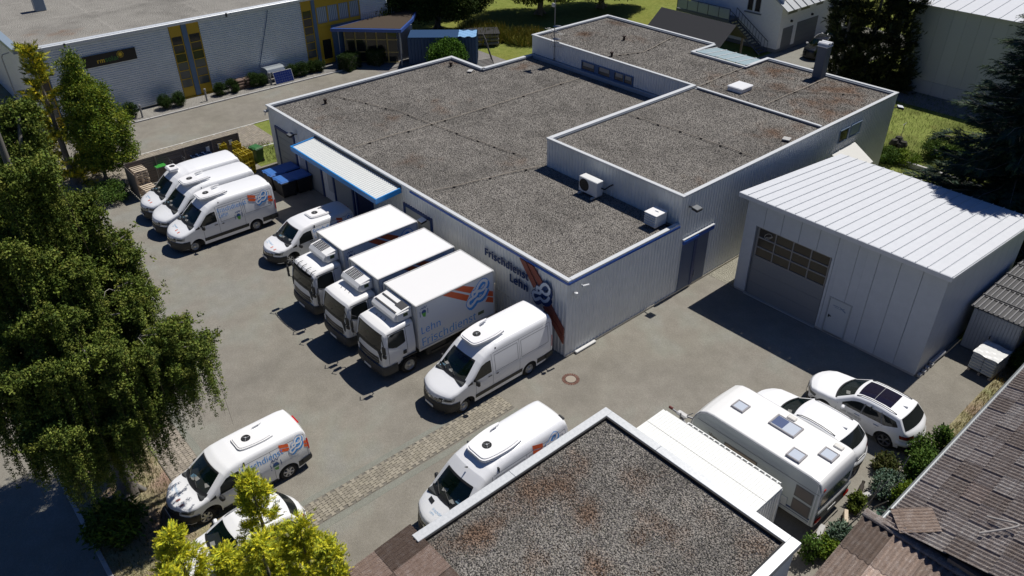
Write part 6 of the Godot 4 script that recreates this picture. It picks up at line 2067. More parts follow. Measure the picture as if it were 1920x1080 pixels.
	part("threshold", thr, plain("threshold_grey", lin(0.4, 0.39, 0.36), 0.6), o)
	# side door
	var sd := MB.new()
	sd.bx(Vector3(X + 0.02, 0.05, 6.66), Vector3(X + 0.07, 1.94, 7.66), 0.006)
	var dd := part("side_door", sd, plain("door_white", lin(0.52, 0.56, 0.58), 0.45), o)
	var fr := MB.new()
	fr.bx(Vector3(X - 0.02, 0.04, 6.602), Vector3(X + 0.10, 2.0, 6.66))
	fr.bx(Vector3(X - 0.02, 0.04, 7.66), Vector3(X + 0.10, 2.0, 7.718))
	fr.bx(Vector3(X - 0.018, 1.942, 6.66), Vector3(X + 0.10, 1.998, 7.66))
	part("door_frame", fr, plain("door_frame_grey", lin(0.38, 0.41, 0.43), 0.5), dd)
	var hd := MB.new()
	hd.bx(Vector3(X - 0.02, 0.92, 6.76), Vector3(X + 0.02, 1.06, 6.80))
	hd.bx(Vector3(X - 0.04, 1.0, 6.76), Vector3(X - 0.015, 1.03, 6.90))
	part("door_handle", hd, plain("black_iron", lin(0.02, 0.02, 0.02), 0.7), dd)
	var pr := MB.new()
	pr.bx(Vector3(X + 0.014, 1.60, 6.86), Vector3(X + 0.02, 1.63, 7.16))
	pr.bx(Vector3(X + 0.014, 1.53, 6.95), Vector3(X + 0.02, 1.55, 7.16))
	pr.box(Vector3(X + 0.016, 1.56, 7.34), Vector3(0.006, 0.05, 0.34), 0.0, Basis(Vector3(1, 0, 0), 0.5))
	pr.box(Vector3(X + 0.015, 1.58, 7.30), Vector3(0.006, 0.03, 0.26), 0.0, Basis(Vector3(1, 0, 0), -0.5))
	part("door_print", pr, plain("print_greyblue", lin(0.20, 0.27, 0.38), 0.5), dd)
	# roof of narrow sheets with standing seams, falling to the back
	var m := 20
	var rz0 := 1.25
	var rz1 := 11.28
	var A := 10.12
	var B := 19.75
	var slope := -0.0945
	var bs := Basis(Vector3(0, 0, 1), slope)
	var len := (B - A) / cos(slope)
	var tray := MB.new()
	var wz := (rz1 - rz0) / m
	tray.box(Vector3(len * 0.5, 0.0, 0), Vector3(len, 0.05, wz - 0.004), 0.006)
	tray.box(Vector3(len * 0.5, 0.045, wz * 0.5 - 0.03), Vector3(len, 0.05, 0.03), 0.006)
	var tm := tray.mesh()
	for k in m:
		var p := part("roof_sheet", tm, mats.roof_metal, o)
		p.transform = Transform3D(bs, Vector3(A, 5.36, rz0 + wz * (k + 0.5)))
	var fas := MB.new()
	fas.bx(Vector3(A - 0.03, 5.16, rz0), Vector3(A + 0.02, 5.375, rz1), 0.008)
	fas.box(Vector3((A + B) * 0.5, 4.83, rz1 - 0.01), Vector3(len, 0.16, 0.05), 0.008, bs)
	fas.box(Vector3((A + B) * 0.5, 4.83, rz0 + 0.01), Vector3(len, 0.16, 0.05), 0.008, bs)
	part("roof_fascia", fas, mats.roof_metal, o)
	for k in 4:
		var b := MB.new()
		b.box(Vector3.ZERO, Vector3(0.22, 0.16, 0.16), 0.015)
		var p := part("loose_block", b, mats.concrete, o)
		p.position = Vector3(10.62 + k * 0.36, 0.07, 11.22 + 0.02 * (k % 2))
		p.rotation.y = 0.12 * (k % 3)
	var pipe := MB.new()
	pipe.rod(Vector3(11.7, 0.16, 11.2), Vector3(12.9, 0.18, 11.24), 0.09, -1, 10)
	part("lying_pipe", pipe, plain("pipe_grey", lin(0.45, 0.46, 0.47), 0.5), o)

# ---------- flat garage roof in the foreground
func build_front_garage() -> void:
	var o := thing("flat_garage", "flat gravel-roofed garage with a zinc edge at the front of the yard", "garage")
	var H := 2.66
	var x0 := -12.0
	var x1 := -3.30
	var z0 := 5.36
	var z1 := 13.45
	var st := MB.new()
	st.bx(Vector3(x0 + 0.1, 0, z0 + 0.1), Vector3(x1 - 0.1, H - 0.2, z1 - 0.1))
	part("wall", st, mats.plaster, o)
	var w := 0.34
	var zi: Material = mats.zinc
	var segs := [[x0, z0, (x0 + x1) * 0.5 - 0.4, z0 + w], [(x0 + x1) * 0.5 - 0.394, z0, x1, z0 + w], [x1 - w, z0 + w, x1, 8.0], [x1 - w, 8.006, x1, z1 - w], [x0, z1 - w, x1, z1]]
	for s in segs:
		var c := MB.new()
		c.bx(Vector3(s[0], H - 0.24, s[1]), Vector3(s[2], H, s[3]), 0.012)
		part("edge_flashing", c, zi, o)
	var inn := MB.new()
	inn.bx(Vector3(x0 + 0.2, H - 0.3, z0 + w), Vector3(x1 - w, H - 0.02, z0 + w + 0.06))
	inn.bx(Vector3(x1 - w - 0.06, H - 0.3, z0 + w + 0.06), Vector3(x1 - w, H - 0.02, z1 - w))
	inn.bx(Vector3(x0 + 0.2, H - 0.3, z1 - w - 0.06), Vector3(x1 - w - 0.06, H - 0.02, z1 - w))
	part("roof_membrane", inn, plain("membrane_black", lin(0.015, 0.015, 0.016), 0.8), o)
	gravel_roof(o, [[x0 + 0.05, z0 + w, x1 - w, z1 - w]], H - 0.15, "gravel", 420.0, 0.048, [[-10.6, 6.6, 2.0, 0.75, 0.8], [-8.6, 6.6, 1.2, 0.9, 0.9], [-7.2, 6.8, 1.0, 0.95, 1.0], [-6.6, 6.2, 0.9, 0.8, 0.7], [-9.4, 7.9, 0.9, 0.7], [-7.3, 8.6, 0.8, 0.8], [-8.4, 9.6, 0.9, 0.85], [-6.4, 10.2, 1.1, 0.7], [-5.2, 8.6, 0.8, 0.7], [-4.6, 12.0, 0.9, 0.7], [-9.5, 10.9, 1.0, 0.5], [-11.2, 9.0, 0.6, 0.6]])

func build_white_container() -> void:
	var o := thing("storage_container", "long white storage container with a ribbed roof beside the caravan", "container")
	var H := 2.22
	var x0 := -3.26
	var x1 := -1.40
	var z0 := 6.62
	var z1 := 11.62
	var m := plain("container_white", lin(0.70, 0.71, 0.69), 0.5)
	var st := MB.new()
	for w in [[Vector2(x0 + 0.04, z1 - 0.04), Vector2(x1 - 0.04, z1 - 0.04)], [Vector2(x1 - 0.04, z1 - 0.04), Vector2(x1 - 0.04, z0 + 0.04)], [Vector2(x1 - 0.04, z0 + 0.04), Vector2(x0 + 0.04, z0 + 0.04)], [Vector2(x0 + 0.04, z0 + 0.04), Vector2(x0 + 0.04, z1 - 0.04)]]:
		ribbed(st, w[0], w[1], 0.0, H - 0.12, 0.18, 0.03)
	part("wall", st, m, o)
	var fr := MB.new()
	for z in [z0, z1]:
		fr.bx(Vector3(x0, H - 0.14, z - 0.05), Vector3(x1, H - 0.012, z + 0.05), 0.01)
	for x in [x0, x1]:
		fr.bx(Vector3(x - 0.05, H - 0.139, z0 + 0.05), Vector3(x + 0.05, H - 0.03, z1 - 0.05), 0.01)
		for z in [z0, z1]:
			fr.bx(Vector3(x - 0.05, 0, z - 0.052), Vector3(x + 0.05, H - 0.14, z + 0.052), 0.01)
	part("frame", fr, m, o)
	var rf := MB.new()
	var n := 40
	for k in n:
		var a := z0 - 0.05 + (z1 - z0 + 0.1) * k / n
		var b := z0 - 0.05 + (z1 - z0 + 0.1) * (k + 1) / n
		var mid := lerpf(a, b, 0.8)
		for s in [[x0 - 0.05, -2.36], [-2.345, x1 - 0.02]]:
			rf.quad(Vector3(s[0], H, mid), Vector3(s[1], H, mid), Vector3(s[1], H, a), Vector3(s[0], H, a))
			rf.quad(Vector3(s[0], H, b), Vector3(s[1], H, b), Vector3(s[1], H - 0.012, lerpf(mid, b, 0.5)), Vector3(s[0], H - 0.012, lerpf(mid, b, 0.5)))
			rf.quad(Vector3(s[0], H - 0.012, lerpf(mid, b, 0.5)), Vector3(s[1], H - 0.012, lerpf(mid, b, 0.5)), Vector3(s[1], H, mid), Vector3(s[0], H, mid))
	part("roof_sheet", rf, plain("container_roof", lin(0.74, 0.75, 0.72), 0.5), o)
	var un := MB.new()
	un.bx(Vector3(x0, H - 0.08, z0), Vector3(x1, H - 0.03, z1))
	part("roof_board", un, plain("gap_dark", lin(0.05, 0.05, 0.052), 0.6), o)
	var rail := MB.new()
	rail.bx(Vector3(x1 + 0.12, H - 0.10, z0 + 1.0), Vector3(x1 + 0.16, H - 0.02, z1 - 0.1))
	for k in 17:
		rail.bx(Vector3(x1 + 0.04, H - 0.06, z0 + 1.0 + k * 0.235), Vector3(x1 + 0.125, H - 0.015, z0 + 1.06 + k * 0.235))
	part("eaves_rail", rail, m, o)
	var gut := MB.new()
	gut.bx(Vector3(x1 + 0.05, H - 0.16, z0 + 1.0), Vector3(x1 + 0.119, H - 0.13, z1 - 0.1))
	part("eaves_gutter", gut, plain("membrane_black", lin(0.015, 0.015, 0.016), 0.8), o)

# ---------- wavy fibre-cement roofs: sheets lapped in rows; u along the eaves, v up the slope
func wavy_sheet(wu: float, wv: float, pitch: float, amp: float, nv := 2) -> ArrayMesh:
	var st := MB.new()
	var n := int(wu / pitch * 8.0)
	var rows := []
	for j in nv + 1:
		var row := PackedVector3Array()
		for i in n + 1:
			var u := wu * i / n
			row.append(Vector3(u, amp * cos(TAU * u / pitch), -wv * j / nv))
		rows.append(row)
	st.grid(rows)
	# thickness at the lower edge
	for i in n:
		var a: Vector3 = rows[0][i]
		var b: Vector3 = rows[0][i + 1]
		st.quad(a - Vector3(0, 0.03, 0), b - Vector3(0, 0.03, 0), b, a)
	return st.mesh()

func build_barns() -> void:
	# large barn on the right
	var o := thing("corrugated_barn", "long barn under a weathered brown corrugated roof of lapped sheets", "barn")
	var z0 := 14.62
	var x0 := -0.62
	var nu := 18
	var nv := 11
	var wu := 0.885
	var wv := 0.62
	var tilt := deg_to_rad(11.0)
	var sheets := []
	for k in 3:
		sheets.append(wavy_sheet(wu + 0.03, wv + 0.10, 0.177, 0.040))
	var tones := []
	for k in 6:
		var m: StandardMaterial3D = mats.fibre_cement.duplicate()
		var f: float = [0.92, 0.97, 1.04, 1.0, 1.08, 0.95][k]
		m.albedo_color = Color(f, f * [0.99, 1.0, 1.01, 0.98, 1.02, 1.0][k], f * [0.98, 1.0, 1.02, 0.97, 1.03, 1.01][k])
		m.vertex_color_use_as_albedo = false
		tones.append(m)
	# waves run up the slope, so each sheet lies with its waves along +z
	var bs := Basis(Vector3(1, 0, 0), Vector3(0, cos(tilt), -sin(tilt)), Vector3(0, -sin(tilt), -cos(tilt)))
	bs = Basis(Vector3(-1, 0, 0), Vector3(0, cos(tilt), -sin(tilt)), Vector3(0, -sin(tilt), -cos(tilt)))
	for i in nu:
		for j in nv:
			var p := part("roof_sheet", sheets[(i + j) % 3], tones[rng.randi() % 6], o)
			p.transform = Transform3D(bs, Vector3(x0 + (i + 1) * wu, 2.52 + j * wv * sin(tilt) + 0.018 * ((i + j) % 2) + j * 0.002, z0 + j * wv * cos(tilt)))
			p.rotate_object_local(Vector3(1, 0, 0), -0.035)
	var gut := MB.new()
	var gx := x0 - 0.05
	for k in 8:
		var a0 := PI * k / 8.0 + PI
		var a1 := PI * (k + 1) / 8.0 + PI
		gut.face(Vector3(gx, 2.48 + 0.07 * sin(a0), z0 - 0.06 + 0.07 * cos(a0)), Vector3(x0 + nu * wu, 2.48 + 0.07 * sin(a0), z0 - 0.06 + 0.07 * cos(a0)), Vector3(x0 + nu * wu, 2.48 + 0.07 * sin(a1), z0 - 0.06 + 0.07 * cos(a1)), Vector3(gx, 2.48 + 0.07 * sin(a1), z0 - 0.06 + 0.07 * cos(a1)), Vector3(5, 3.0, z0 - 0.06))
	part("gutter", gut, plain("gutter_zinc", lin(0.30, 0.32, 0.33), 0.4, 0.4), o)
	var wl := MB.new()
	wl.bx(Vector3(x0 + 0.05, 0, z0 + 0.5), Vector3(x0 + nu * wu - 0.2, 2.35, z0 + 6.5))
	wl.bx(Vector3(x0 + 0.05, 2.35, z0 + 2.0), Vector3(x0 + 0.2, 2.7, z0 + 6.5))
	part("wall", wl, mats.dark_wood, o)
	var rope := MB.new()
	var rp := []
	for k in 18:
		var t := k / 17.0
		rp.append(Vector3(0.6 + 1.1 * t + 0.35 * sin(t * 4.0), 3.12 + 0.3 * sin(t * PI), 16.9 + 0.7 * sin(t * 3.3)))
	rope.tube(rp, 0.035, 0.03, 6)
	solo("rope_coil", rope, plain("rope_grey", lin(0.34, 0.32, 0.30), 0.9), "pale hose curling over the corrugated barn roof", "hose")
	# small lean-to in front with a capped ridge
	var s := thing("small_shed", "small shed under rusty brown corrugated sheets with lichen-grey ridge caps", "shed")
	var rx := -0.55
	var ry := 2.42
	var t2 := deg_to_rad(12.0)
	var sh := wavy_sheet(1.04, 1.60, 0.26, 0.05, 3)
	for side in [-1.0]:
		var b2 := Basis(Vector3(0, 0, 1), Vector3(-sin(t2), cos(t2), 0), Vector3(-cos(t2), -sin(t2), 0))
		for i in 4:
			for j in 2:
				var rm: StandardMaterial3D = mats.fibre_brown.duplicate()
				var f: float = [1.0, 1.35, 0.8, 1.1][(i + j * 2) % 4]
				rm.albedo_color = Color(f, f, f)
				rm.vertex_color_use_as_albedo = false
				var p := part("roof_sheet", sh, rm, s)
				var low := 1.5 * (2 - j)
				p.transform = Transform3D(Basis(Vector3(0, 0, 1), Vector3(-sin(t2), cos(t2), 0), Vector3(-cos(t2), -sin(t2), 0)), Vector3(rx - low * cos(t2), ry - low * sin(t2) + 0.02 * (i % 2) + 0.015 * j, 14.1 + i * 1.0))
	var cap := MB.new()
	for k in 9:
		var a0 := -0.5 + PI * 1.3 * k / 9.0 - 0.1
		var a1 := -0.5 + PI * 1.3 * (k + 1) / 9.0 - 0.1
		cap.face(Vector3(0.19 * cos(a0), 0.10 * sin(a0), 0), Vector3(0.19 * cos(a1), 0.10 * sin(a1), 0), Vector3(0.17 * cos(a1), 0.085 * sin(a1), 0.44), Vector3(0.17 * cos(a0), 0.085 * sin(a0), 0.44), Vector3(0, -0.2, 0.2))
	var cm := cap.mesh()
	var lich: StandardMaterial3D = mats.fibre_cement.duplicate()
	lich.albedo_color = Color(1.0, 1.0, 1.0)
	lich.vertex_color_use_as_albedo = false
	for k in 10:
		var p := part("ridge_cap", cm, lich, s)
		p.position = Vector3(rx, ry + 0.04 + 0.012 * (k % 2), 14.05 + k * 0.4)
	var sw := MB.new()
	sw.bx(Vector3(rx - 2.8, 0, 14.3), Vector3(rx - 0.05, 1.75, 18.0))
	part("wall", sw, mats.dark_wood, s)
	# brown roof beside the front garage
	var q := thing("side_shed", "low shed under dark brown corrugated sheets beside the gravel garage", "shed")
	var sh2 := wavy_sheet(1.05, 1.35, 0.15, 0.022, 2)
	for i in 4:
		for j in 3:
			var rm: StandardMaterial3D = mats.fibre_brown.duplicate()
			var f: float = [0.75, 0.95, 0.65, 0.85][(i * 3 + j) % 4]
			rm.albedo_color = Color(f, f * 0.98, f * 0.98)
			rm.vertex_color_use_as_albedo = false
			var p := part("roof_sheet", sh2, rm, q)
			var t3 := deg_to_rad(6.0)
			var low := 1.28 * (3 - j)
			p.transform = Transform3D(Basis(Vector3(0, 0, 1), Vector3(-sin(t3), cos(t3), 0), Vector3(-cos(t3), -sin(t3), 0)), Vector3(-11.85 - low * cos(t3), 2.60 - low * sin(t3) + 0.02 * (i % 2) + 0.015 * j, 4.98 + i * 1.03))
	var qw := MB.new()
	qw.bx(Vector3(-15.4, 0, 5.2), Vector3(-12.0, 2.0, 8.9))
	part("wall", qw, mats.dark_wood, q)

# ---------- building of the solar firm
func build_solar() -> void:
	var o := thing("corrugated_building", "blue-grey corrugated building with yellow window strips and a gravel roof", "building")
	var Z := -44.0
	var X0 := -10.05
	var X1 := 20.1
	var H := 6.0
	var cl: Material = mats.cladding_blue
	var core := MB.new()
	core.bx(Vector3(X0 + 0.1, 0, -72.0), Vector3(X1 - 0.1, H - 0.25, Z - 0.1))
	part("core", core, plain("core_grey", lin(0.28, 0.29, 0.30), 0.8), o)
	# lying corrugation on the lane side, window strips left out
	var spans := [[X0, -9.65], [-8.85, 0.22], [2.62, 11.48], [17.2, X1]]
	for s in spans:
		var st := MB.new()
		var n := 34
		for k in n:
			var a := 0.12 + (H - 0.32) * k / n
			var h := (H - 0.32) / n
			for q in [[0.0, 0.0, 0.34, 0.0], [0.34, 0.0, 0.5, 0.07], [0.5, 0.07, 0.74, 0.07], [0.74, 0.07, 1.0, 0.0]]:
				st.quad(Vector3(s[0], a + h * q[0], Z + q[1]), Vector3(s[1], a + h * q[0], Z + q[1]), Vector3(s[1], a + h * q[2], Z + q[3]), Vector3(s[0], a + h * q[2], Z + q[3]))
		part("cladding", st, cl, o)
	var sw := MB.new()
	ribbed(sw, Vector2(X0, -72), Vector2(X0, Z), 0.1, H - 0.2, 0.25, 0.04)
	ribbed(sw, Vector2(X1, Z), Vector2(X1, -72), 0.1, H - 0.2, 0.25, 0.04)
	part("end_wall", sw, cl, o)
	var yel := plain("frame_yellow", lin(0.465, 0.3, 0.015), 0.5)
	var blu := plain("pilaster_blue", lin(0.09, 0.16, 0.27), 0.5)
	var pane := plain("pane_night", lin(0.02, 0.022, 0.02), 0.06)
	var pane2 := plain("pane_grey", lin(0.09, 0.10, 0.095), 0.15)
	# tall strips: columns of panes between yellow sheets
	for s in [[0.25, 1.18, 2], [1.62, 2.60, 3], [11.5, 12.45, 2], [-9.62, -8.88, 2]]:
		var fr := MB.new()
		fr.bx(Vector3(s[0], 4.92, Z - 0.05), Vector3(s[1], 5.76, Z + 0.04), 0.01)
		fr.bx(Vector3(s[0], 0.10, Z - 0.05), Vector3(s[1], 0.86, Z + 0.04), 0.01)
		fr.bx(Vector3(s[0], 0.862, Z - 0.05), Vector3(s[0] + 0.07, 4.918, Z + 0.04))
		fr.bx(Vector3(s[1] - 0.07, 0.862, Z - 0.05), Vector3(s[1], 4.918, Z + 0.04))
		for k in 7:
			var y := 0.862 + (4.918 - 0.862) * k / 6.0
			fr.bx(Vector3(s[0] + 0.07, y - 0.03, Z - 0.05), Vector3(s[1] - 0.07, y + 0.03, Z + 0.036))
		var f := part("window", fr, yel, o)
		for k in 6:
			var y := 0.862 + (4.918 - 0.862) * k / 6.0
			var g := MB.new()
			g.bx(Vector3(s[0] + 0.07, y + 0.03, Z - 0.03), Vector3(s[1] - 0.07, y + 0.646, Z + 0.005))
			part("pane", g, pane if k > 2 else pane2, f)
	for s in [[1.20, 1.60], [12.47, 12.78], [-8.86, -8.80]]:
		var p := MB.new()
		p.bx(Vector3(s[0], 0.1, Z - 0.04), Vector3(s[1], 5.78, Z + 0.10), 0.015)
		part("pilaster", p, blu, o)
	var sill := MB.new()
	sill.bx(Vector3(0.2, 0.02, Z), Vector3(2.7, 0.10, Z + 0.16), 0.01)
	part("yellow_sill", sill, yel, o)
	# yellow bay with four windows above the canopy
	var ya := MB.new()
	for r in [[12.8, 17.2, 5.0, 5.76], [12.8, 17.2, 3.32, 3.62], [12.8, 14.1, 2.2, 3.318], [12.8, 13.1, 0.1, 2.198], [13.95, 14.15, 0.1, 2.198], [13.1, 13.95, 0.1, 0.5]]:
		ya.bx(Vector3(r[0], r[2], Z - 0.05), Vector3(r[1], r[3], Z + 0.04), 0.008)
	for k in 5:
		var x := 12.8 + k * 1.08
		ya.bx(Vector3(x, 3.622, Z - 0.05), Vector3(x + 0.12, 4.998, Z + 0.045), 0.006)
	var yb := part("window", ya, yel, o)
	for k in 4:
		var x := 12.92 + k * 1.08
		var g := MB.new()
		g.bx(Vector3(x, 3.625, Z - 0.03), Vector3(x + 0.96, 4.995, Z + 0.006))
		part("pane", g, plain("pane_pale", lin(0.19, 0.24, 0.29), 0.12), yb)
		var c := MB.new()
		for j in 5:
			c.bx(Vector3(x + 0.06 + j * 0.18, 3.75, Z + 0.008), Vector3(x + 0.15 + j * 0.18, 4.95, Z + 0.012))
		part("curtain", c, plain("curtain_pale", lin(0.34, 0.40, 0.46), 0.7), yb)
	var g2 := MB.new()
	g2.bx(Vector3(13.1, 0.5, Z - 0.03), Vector3(13.95, 2.198, Z + 0.01))
	part("pane", g2, pane, yb)
	var cw := MB.new()
	cw.bx(Vector3(14.15, 0.0, Z - 0.04), Vector3(17.2, 3.32, Z - 0.002))
	part("inner_wall", cw, blu, o)
	# roof
	gravel_roof(o, [[X0 + 0.3, -71.8, X1 - 0.3, Z - 0.25]], H - 0.12, "gravel_pale", 0.0, 0.06, [[-6.5, -47.0, 1.2, 0.8], [-4.0, -46.6, 0.9, 0.6], [4.0, -58.0, 2.0, 0.4], [-8.2, -48.6, 0.8, 0.5]])
	var gutm := plain("gutter_bright", lin(0.60, 0.63, 0.66), 0.35, 0.2)
	var gt := MB.new()
	gt.bx(Vector3(X0 - 0.15, H - 0.26, Z + 0.02), Vector3(X1 + 0.1, H - 0.02, Z + 0.22), 0.03)
	gt.bx(Vector3(X0 - 0.15, H - 0.10, Z - 0.30), Vector3(X1 + 0.1, H + 0.02, Z + 0.018), 0.015)
	part("eaves", gt, gutm, o)
	var ge := MB.new()
	ge.bx(Vector3(X0 - 0.35, H - 0.28, -72), Vector3(X0 + 0.25, H + 0.01, Z - 0.31), 0.02)
	part("verge_flashing", ge, plain("verge_blue", lin(0.24, 0.30, 0.36), 0.4), o)
	for x in [-7.2, 4.9]:
		var dp := MB.new()
		dp.bx(Vector3(x - 0.07, H - 0.30, Z + 0.222), Vector3(x + 0.07, H - 0.01, Z + 0.26))
		part("gutter_clip", dp, plain("flash_dark", lin(0.04, 0.045, 0.05), 0.5), o)
	for q in [[-7.6, -7.95], [8.25, 6.9]]:
		var dp := MB.new()
		dp.tube([Vector3(q[0] + 0.2, H - 0.4, Z + 0.14), Vector3(q[0], 4.9, Z + 0.12), Vector3(q[1], 1.2, Z + 0.12)], 0.03, 0.03, 6)
		part("downpipe", dp, blu, o)
	for c in [[-5.8, -55.2], [17.0, -52.0]]:
		var st := MB.new()
		st.box(Vector3(c[0], 6.9, c[1]), Vector3(0.8, 2.0, 0.7), 0.03)
		part("roof_stack", st, plain("stack_blue", lin(0.20, 0.26, 0.33), 0.4), o)
	# name board
	var bd := thing("name_board", "black sign board reading rmsolar with a yellow sun on the corrugated wall", "sign", Vector3(-4.45, 4.35, Z + 0.10))
	var pl := MB.new()
	pl.box(Vector3(0, 0, 0.03), Vector3(3.78, 0.86, 0.06), 0.01)
	part("board", pl, plain("board_black", lin(0.006, 0.006, 0.008), 0.4), bd)
	var yl := plain("board_yellow", lin(0.65, 0.45, 0.02), 0.5)
	var s1 := MB.new()
	lay(s1, letters("rm", 0.52, true), func(x: float, y: float) -> Vector3: return Vector3(-0.95 + x, -0.22 + y, 0.066))
	part("lettering", s1, yl, bd)
	var s2 := MB.new()
	lay(s2, letters("solar", 1.0), func(x: float, y: float) -> Vector3: return Vector3(-0.38 + x, -0.22 + y, 0.066))
	part("lettering", s2, plain("board_green", lin(0.05, 0.22, 0.03), 0.5), bd)
	var sn := MB.new()
	var sp := PackedVector3Array()
	var rays := []
	for k in 14:
		var a0 := TAU * k / 14
		var a1 := TAU * (k + 1) / 14
		sp.append_array(PackedVector3Array([Vector3.ZERO, Vector3(cos(a0), sin(a0), 0) * 0.14, Vector3(cos(a1), sin(a1), 0) * 0.14]))
		rays.append(PackedVector2Array([Vector2(cos(a0), sin(a0)) * 0.18, Vector2(cos(a0), sin(a0)) * 0.25]))
	sp.append_array(ink(rays, 0.035, 0.012))
	lay(sn, sp, func(x: float, y: float) -> Vector3: return Vector3(0.75 + x, 0.13 + y, 0.066))
	part("sun_mark", sn, yl, bd)
	# flat-roofed porch with a blue edge
	var p := thing("entrance_porch", "flat-roofed glazed entrance with a blue roof edge beside the corrugated building", "porch")
	var poly := PackedVector2Array([Vector2(13.7, -43.4), Vector2(18.1, -38.9), Vector2(21.0, -41.2), Vector2(24.0, -44.5), Vector2(20.0, -44.2)])
	var pr := MB.new()
	var xf := Transform3D(Basis(Vector3(1, 0, 0), Vector3(0, 0, -1), Vector3(0, 1, 0)), Vector3.ZERO)
	var py := PackedVector2Array()
	for q in poly: py.append(Vector2(q.x, -q.y))
	pr.prism(py, 2.95, 3.22, Transform3D(Basis(Vector3(1, 0, 0), Vector3(0, 0, -1), Vector3(0, 1, 0)), Vector3.ZERO))
	part("roof_edge", pr, plain("porch_blue", lin(0.035, 0.085, 0.30), 0.45), p)
	var pi := PackedVector2Array()
	var ctr := Vector2(19.0, 42.4)
	for q in py: pi.append(ctr + (q - ctr) * 0.93)
	var pm := MB.new()
	pm.prism(pi, 3.20, 3.24, xf)
	part("roof_moss", pm, plain("moss_dark", lin(0.05, 0.035, 0.022), 0.95), p)
	var gl := MB.new()
	for k in 5:
		var t0 := k / 5.0
		var a := Vector3(14.9, 0, -43.2).lerp(Vector3(18.3, 0, -39.9), t0)
		gl.bx(a + Vector3(-0.05, 0.05, -0.05), a + Vector3(0.05, 2.94, 0.05))
	var dirv := Vector3(3.4, 0, 3.3).normalized()
	for y in [0.1, 1.0, 2.1, 2.85]:
		gl.box(Vector3(16.6, y, -41.55), Vector3(4.74, 0.07, 0.08), 0.0, Basis(dirv, Vector3.UP, dirv.cross(Vector3.UP)))
	var wf := part("window", gl, plain("porch_yellow", lin(0.42, 0.33, 0.12), 0.5), p)
	for k in 5:
		var gp := MB.new()
		gp.box(Vector3(14.9, 1.5, -43.2).lerp(Vector3(18.3, 1.5, -39.9), (k + 0.5) / 5.0) + Vector3(-0.03, 0, -0.03), Vector3(0.86, 2.7, 0.03), 0.0, Basis(dirv, Vector3.UP, dirv.cross(Vector3.UP)))
		part("pane", gp, pane, wf)
	var pb := MB.new()
	pb.bx(Vector3(15.2, 0, -43.9), Vector3(20.5, 2.9, -43.4))
	pb.bx(Vector3(18.6, 0, -42.9), Vector3(20.4, 2.9, -40.6))
	part("inner_block", pb, plain("core_grey", lin(0.28, 0.29, 0.30), 0.8), p)
	var po := MB.new()
	po.rod(Vector3(18.1, 0, -39.2), Vector3(18.1, 2.95, -39.2), 0.08)
	po.rod(Vector3(14.2, 0, -43.0), Vector3(14.2, 2.95, -43.0), 0.04)
	part("post", po, plain("post_grey", lin(0.3, 0.31, 0.32), 0.5), p)
	var fence := MB.new()
	for k in 17:
		fence.rod(Vector3(17.2 + k * 0.22, 3.2, -43.9), Vector3(17.2 + k * 0.22, 3.75, -43.9), 0.03, 0.02, 5)
	part("roof_rods", fence, plain("rods_pale", lin(0.5, 0.5, 0.46), 0.6), p)

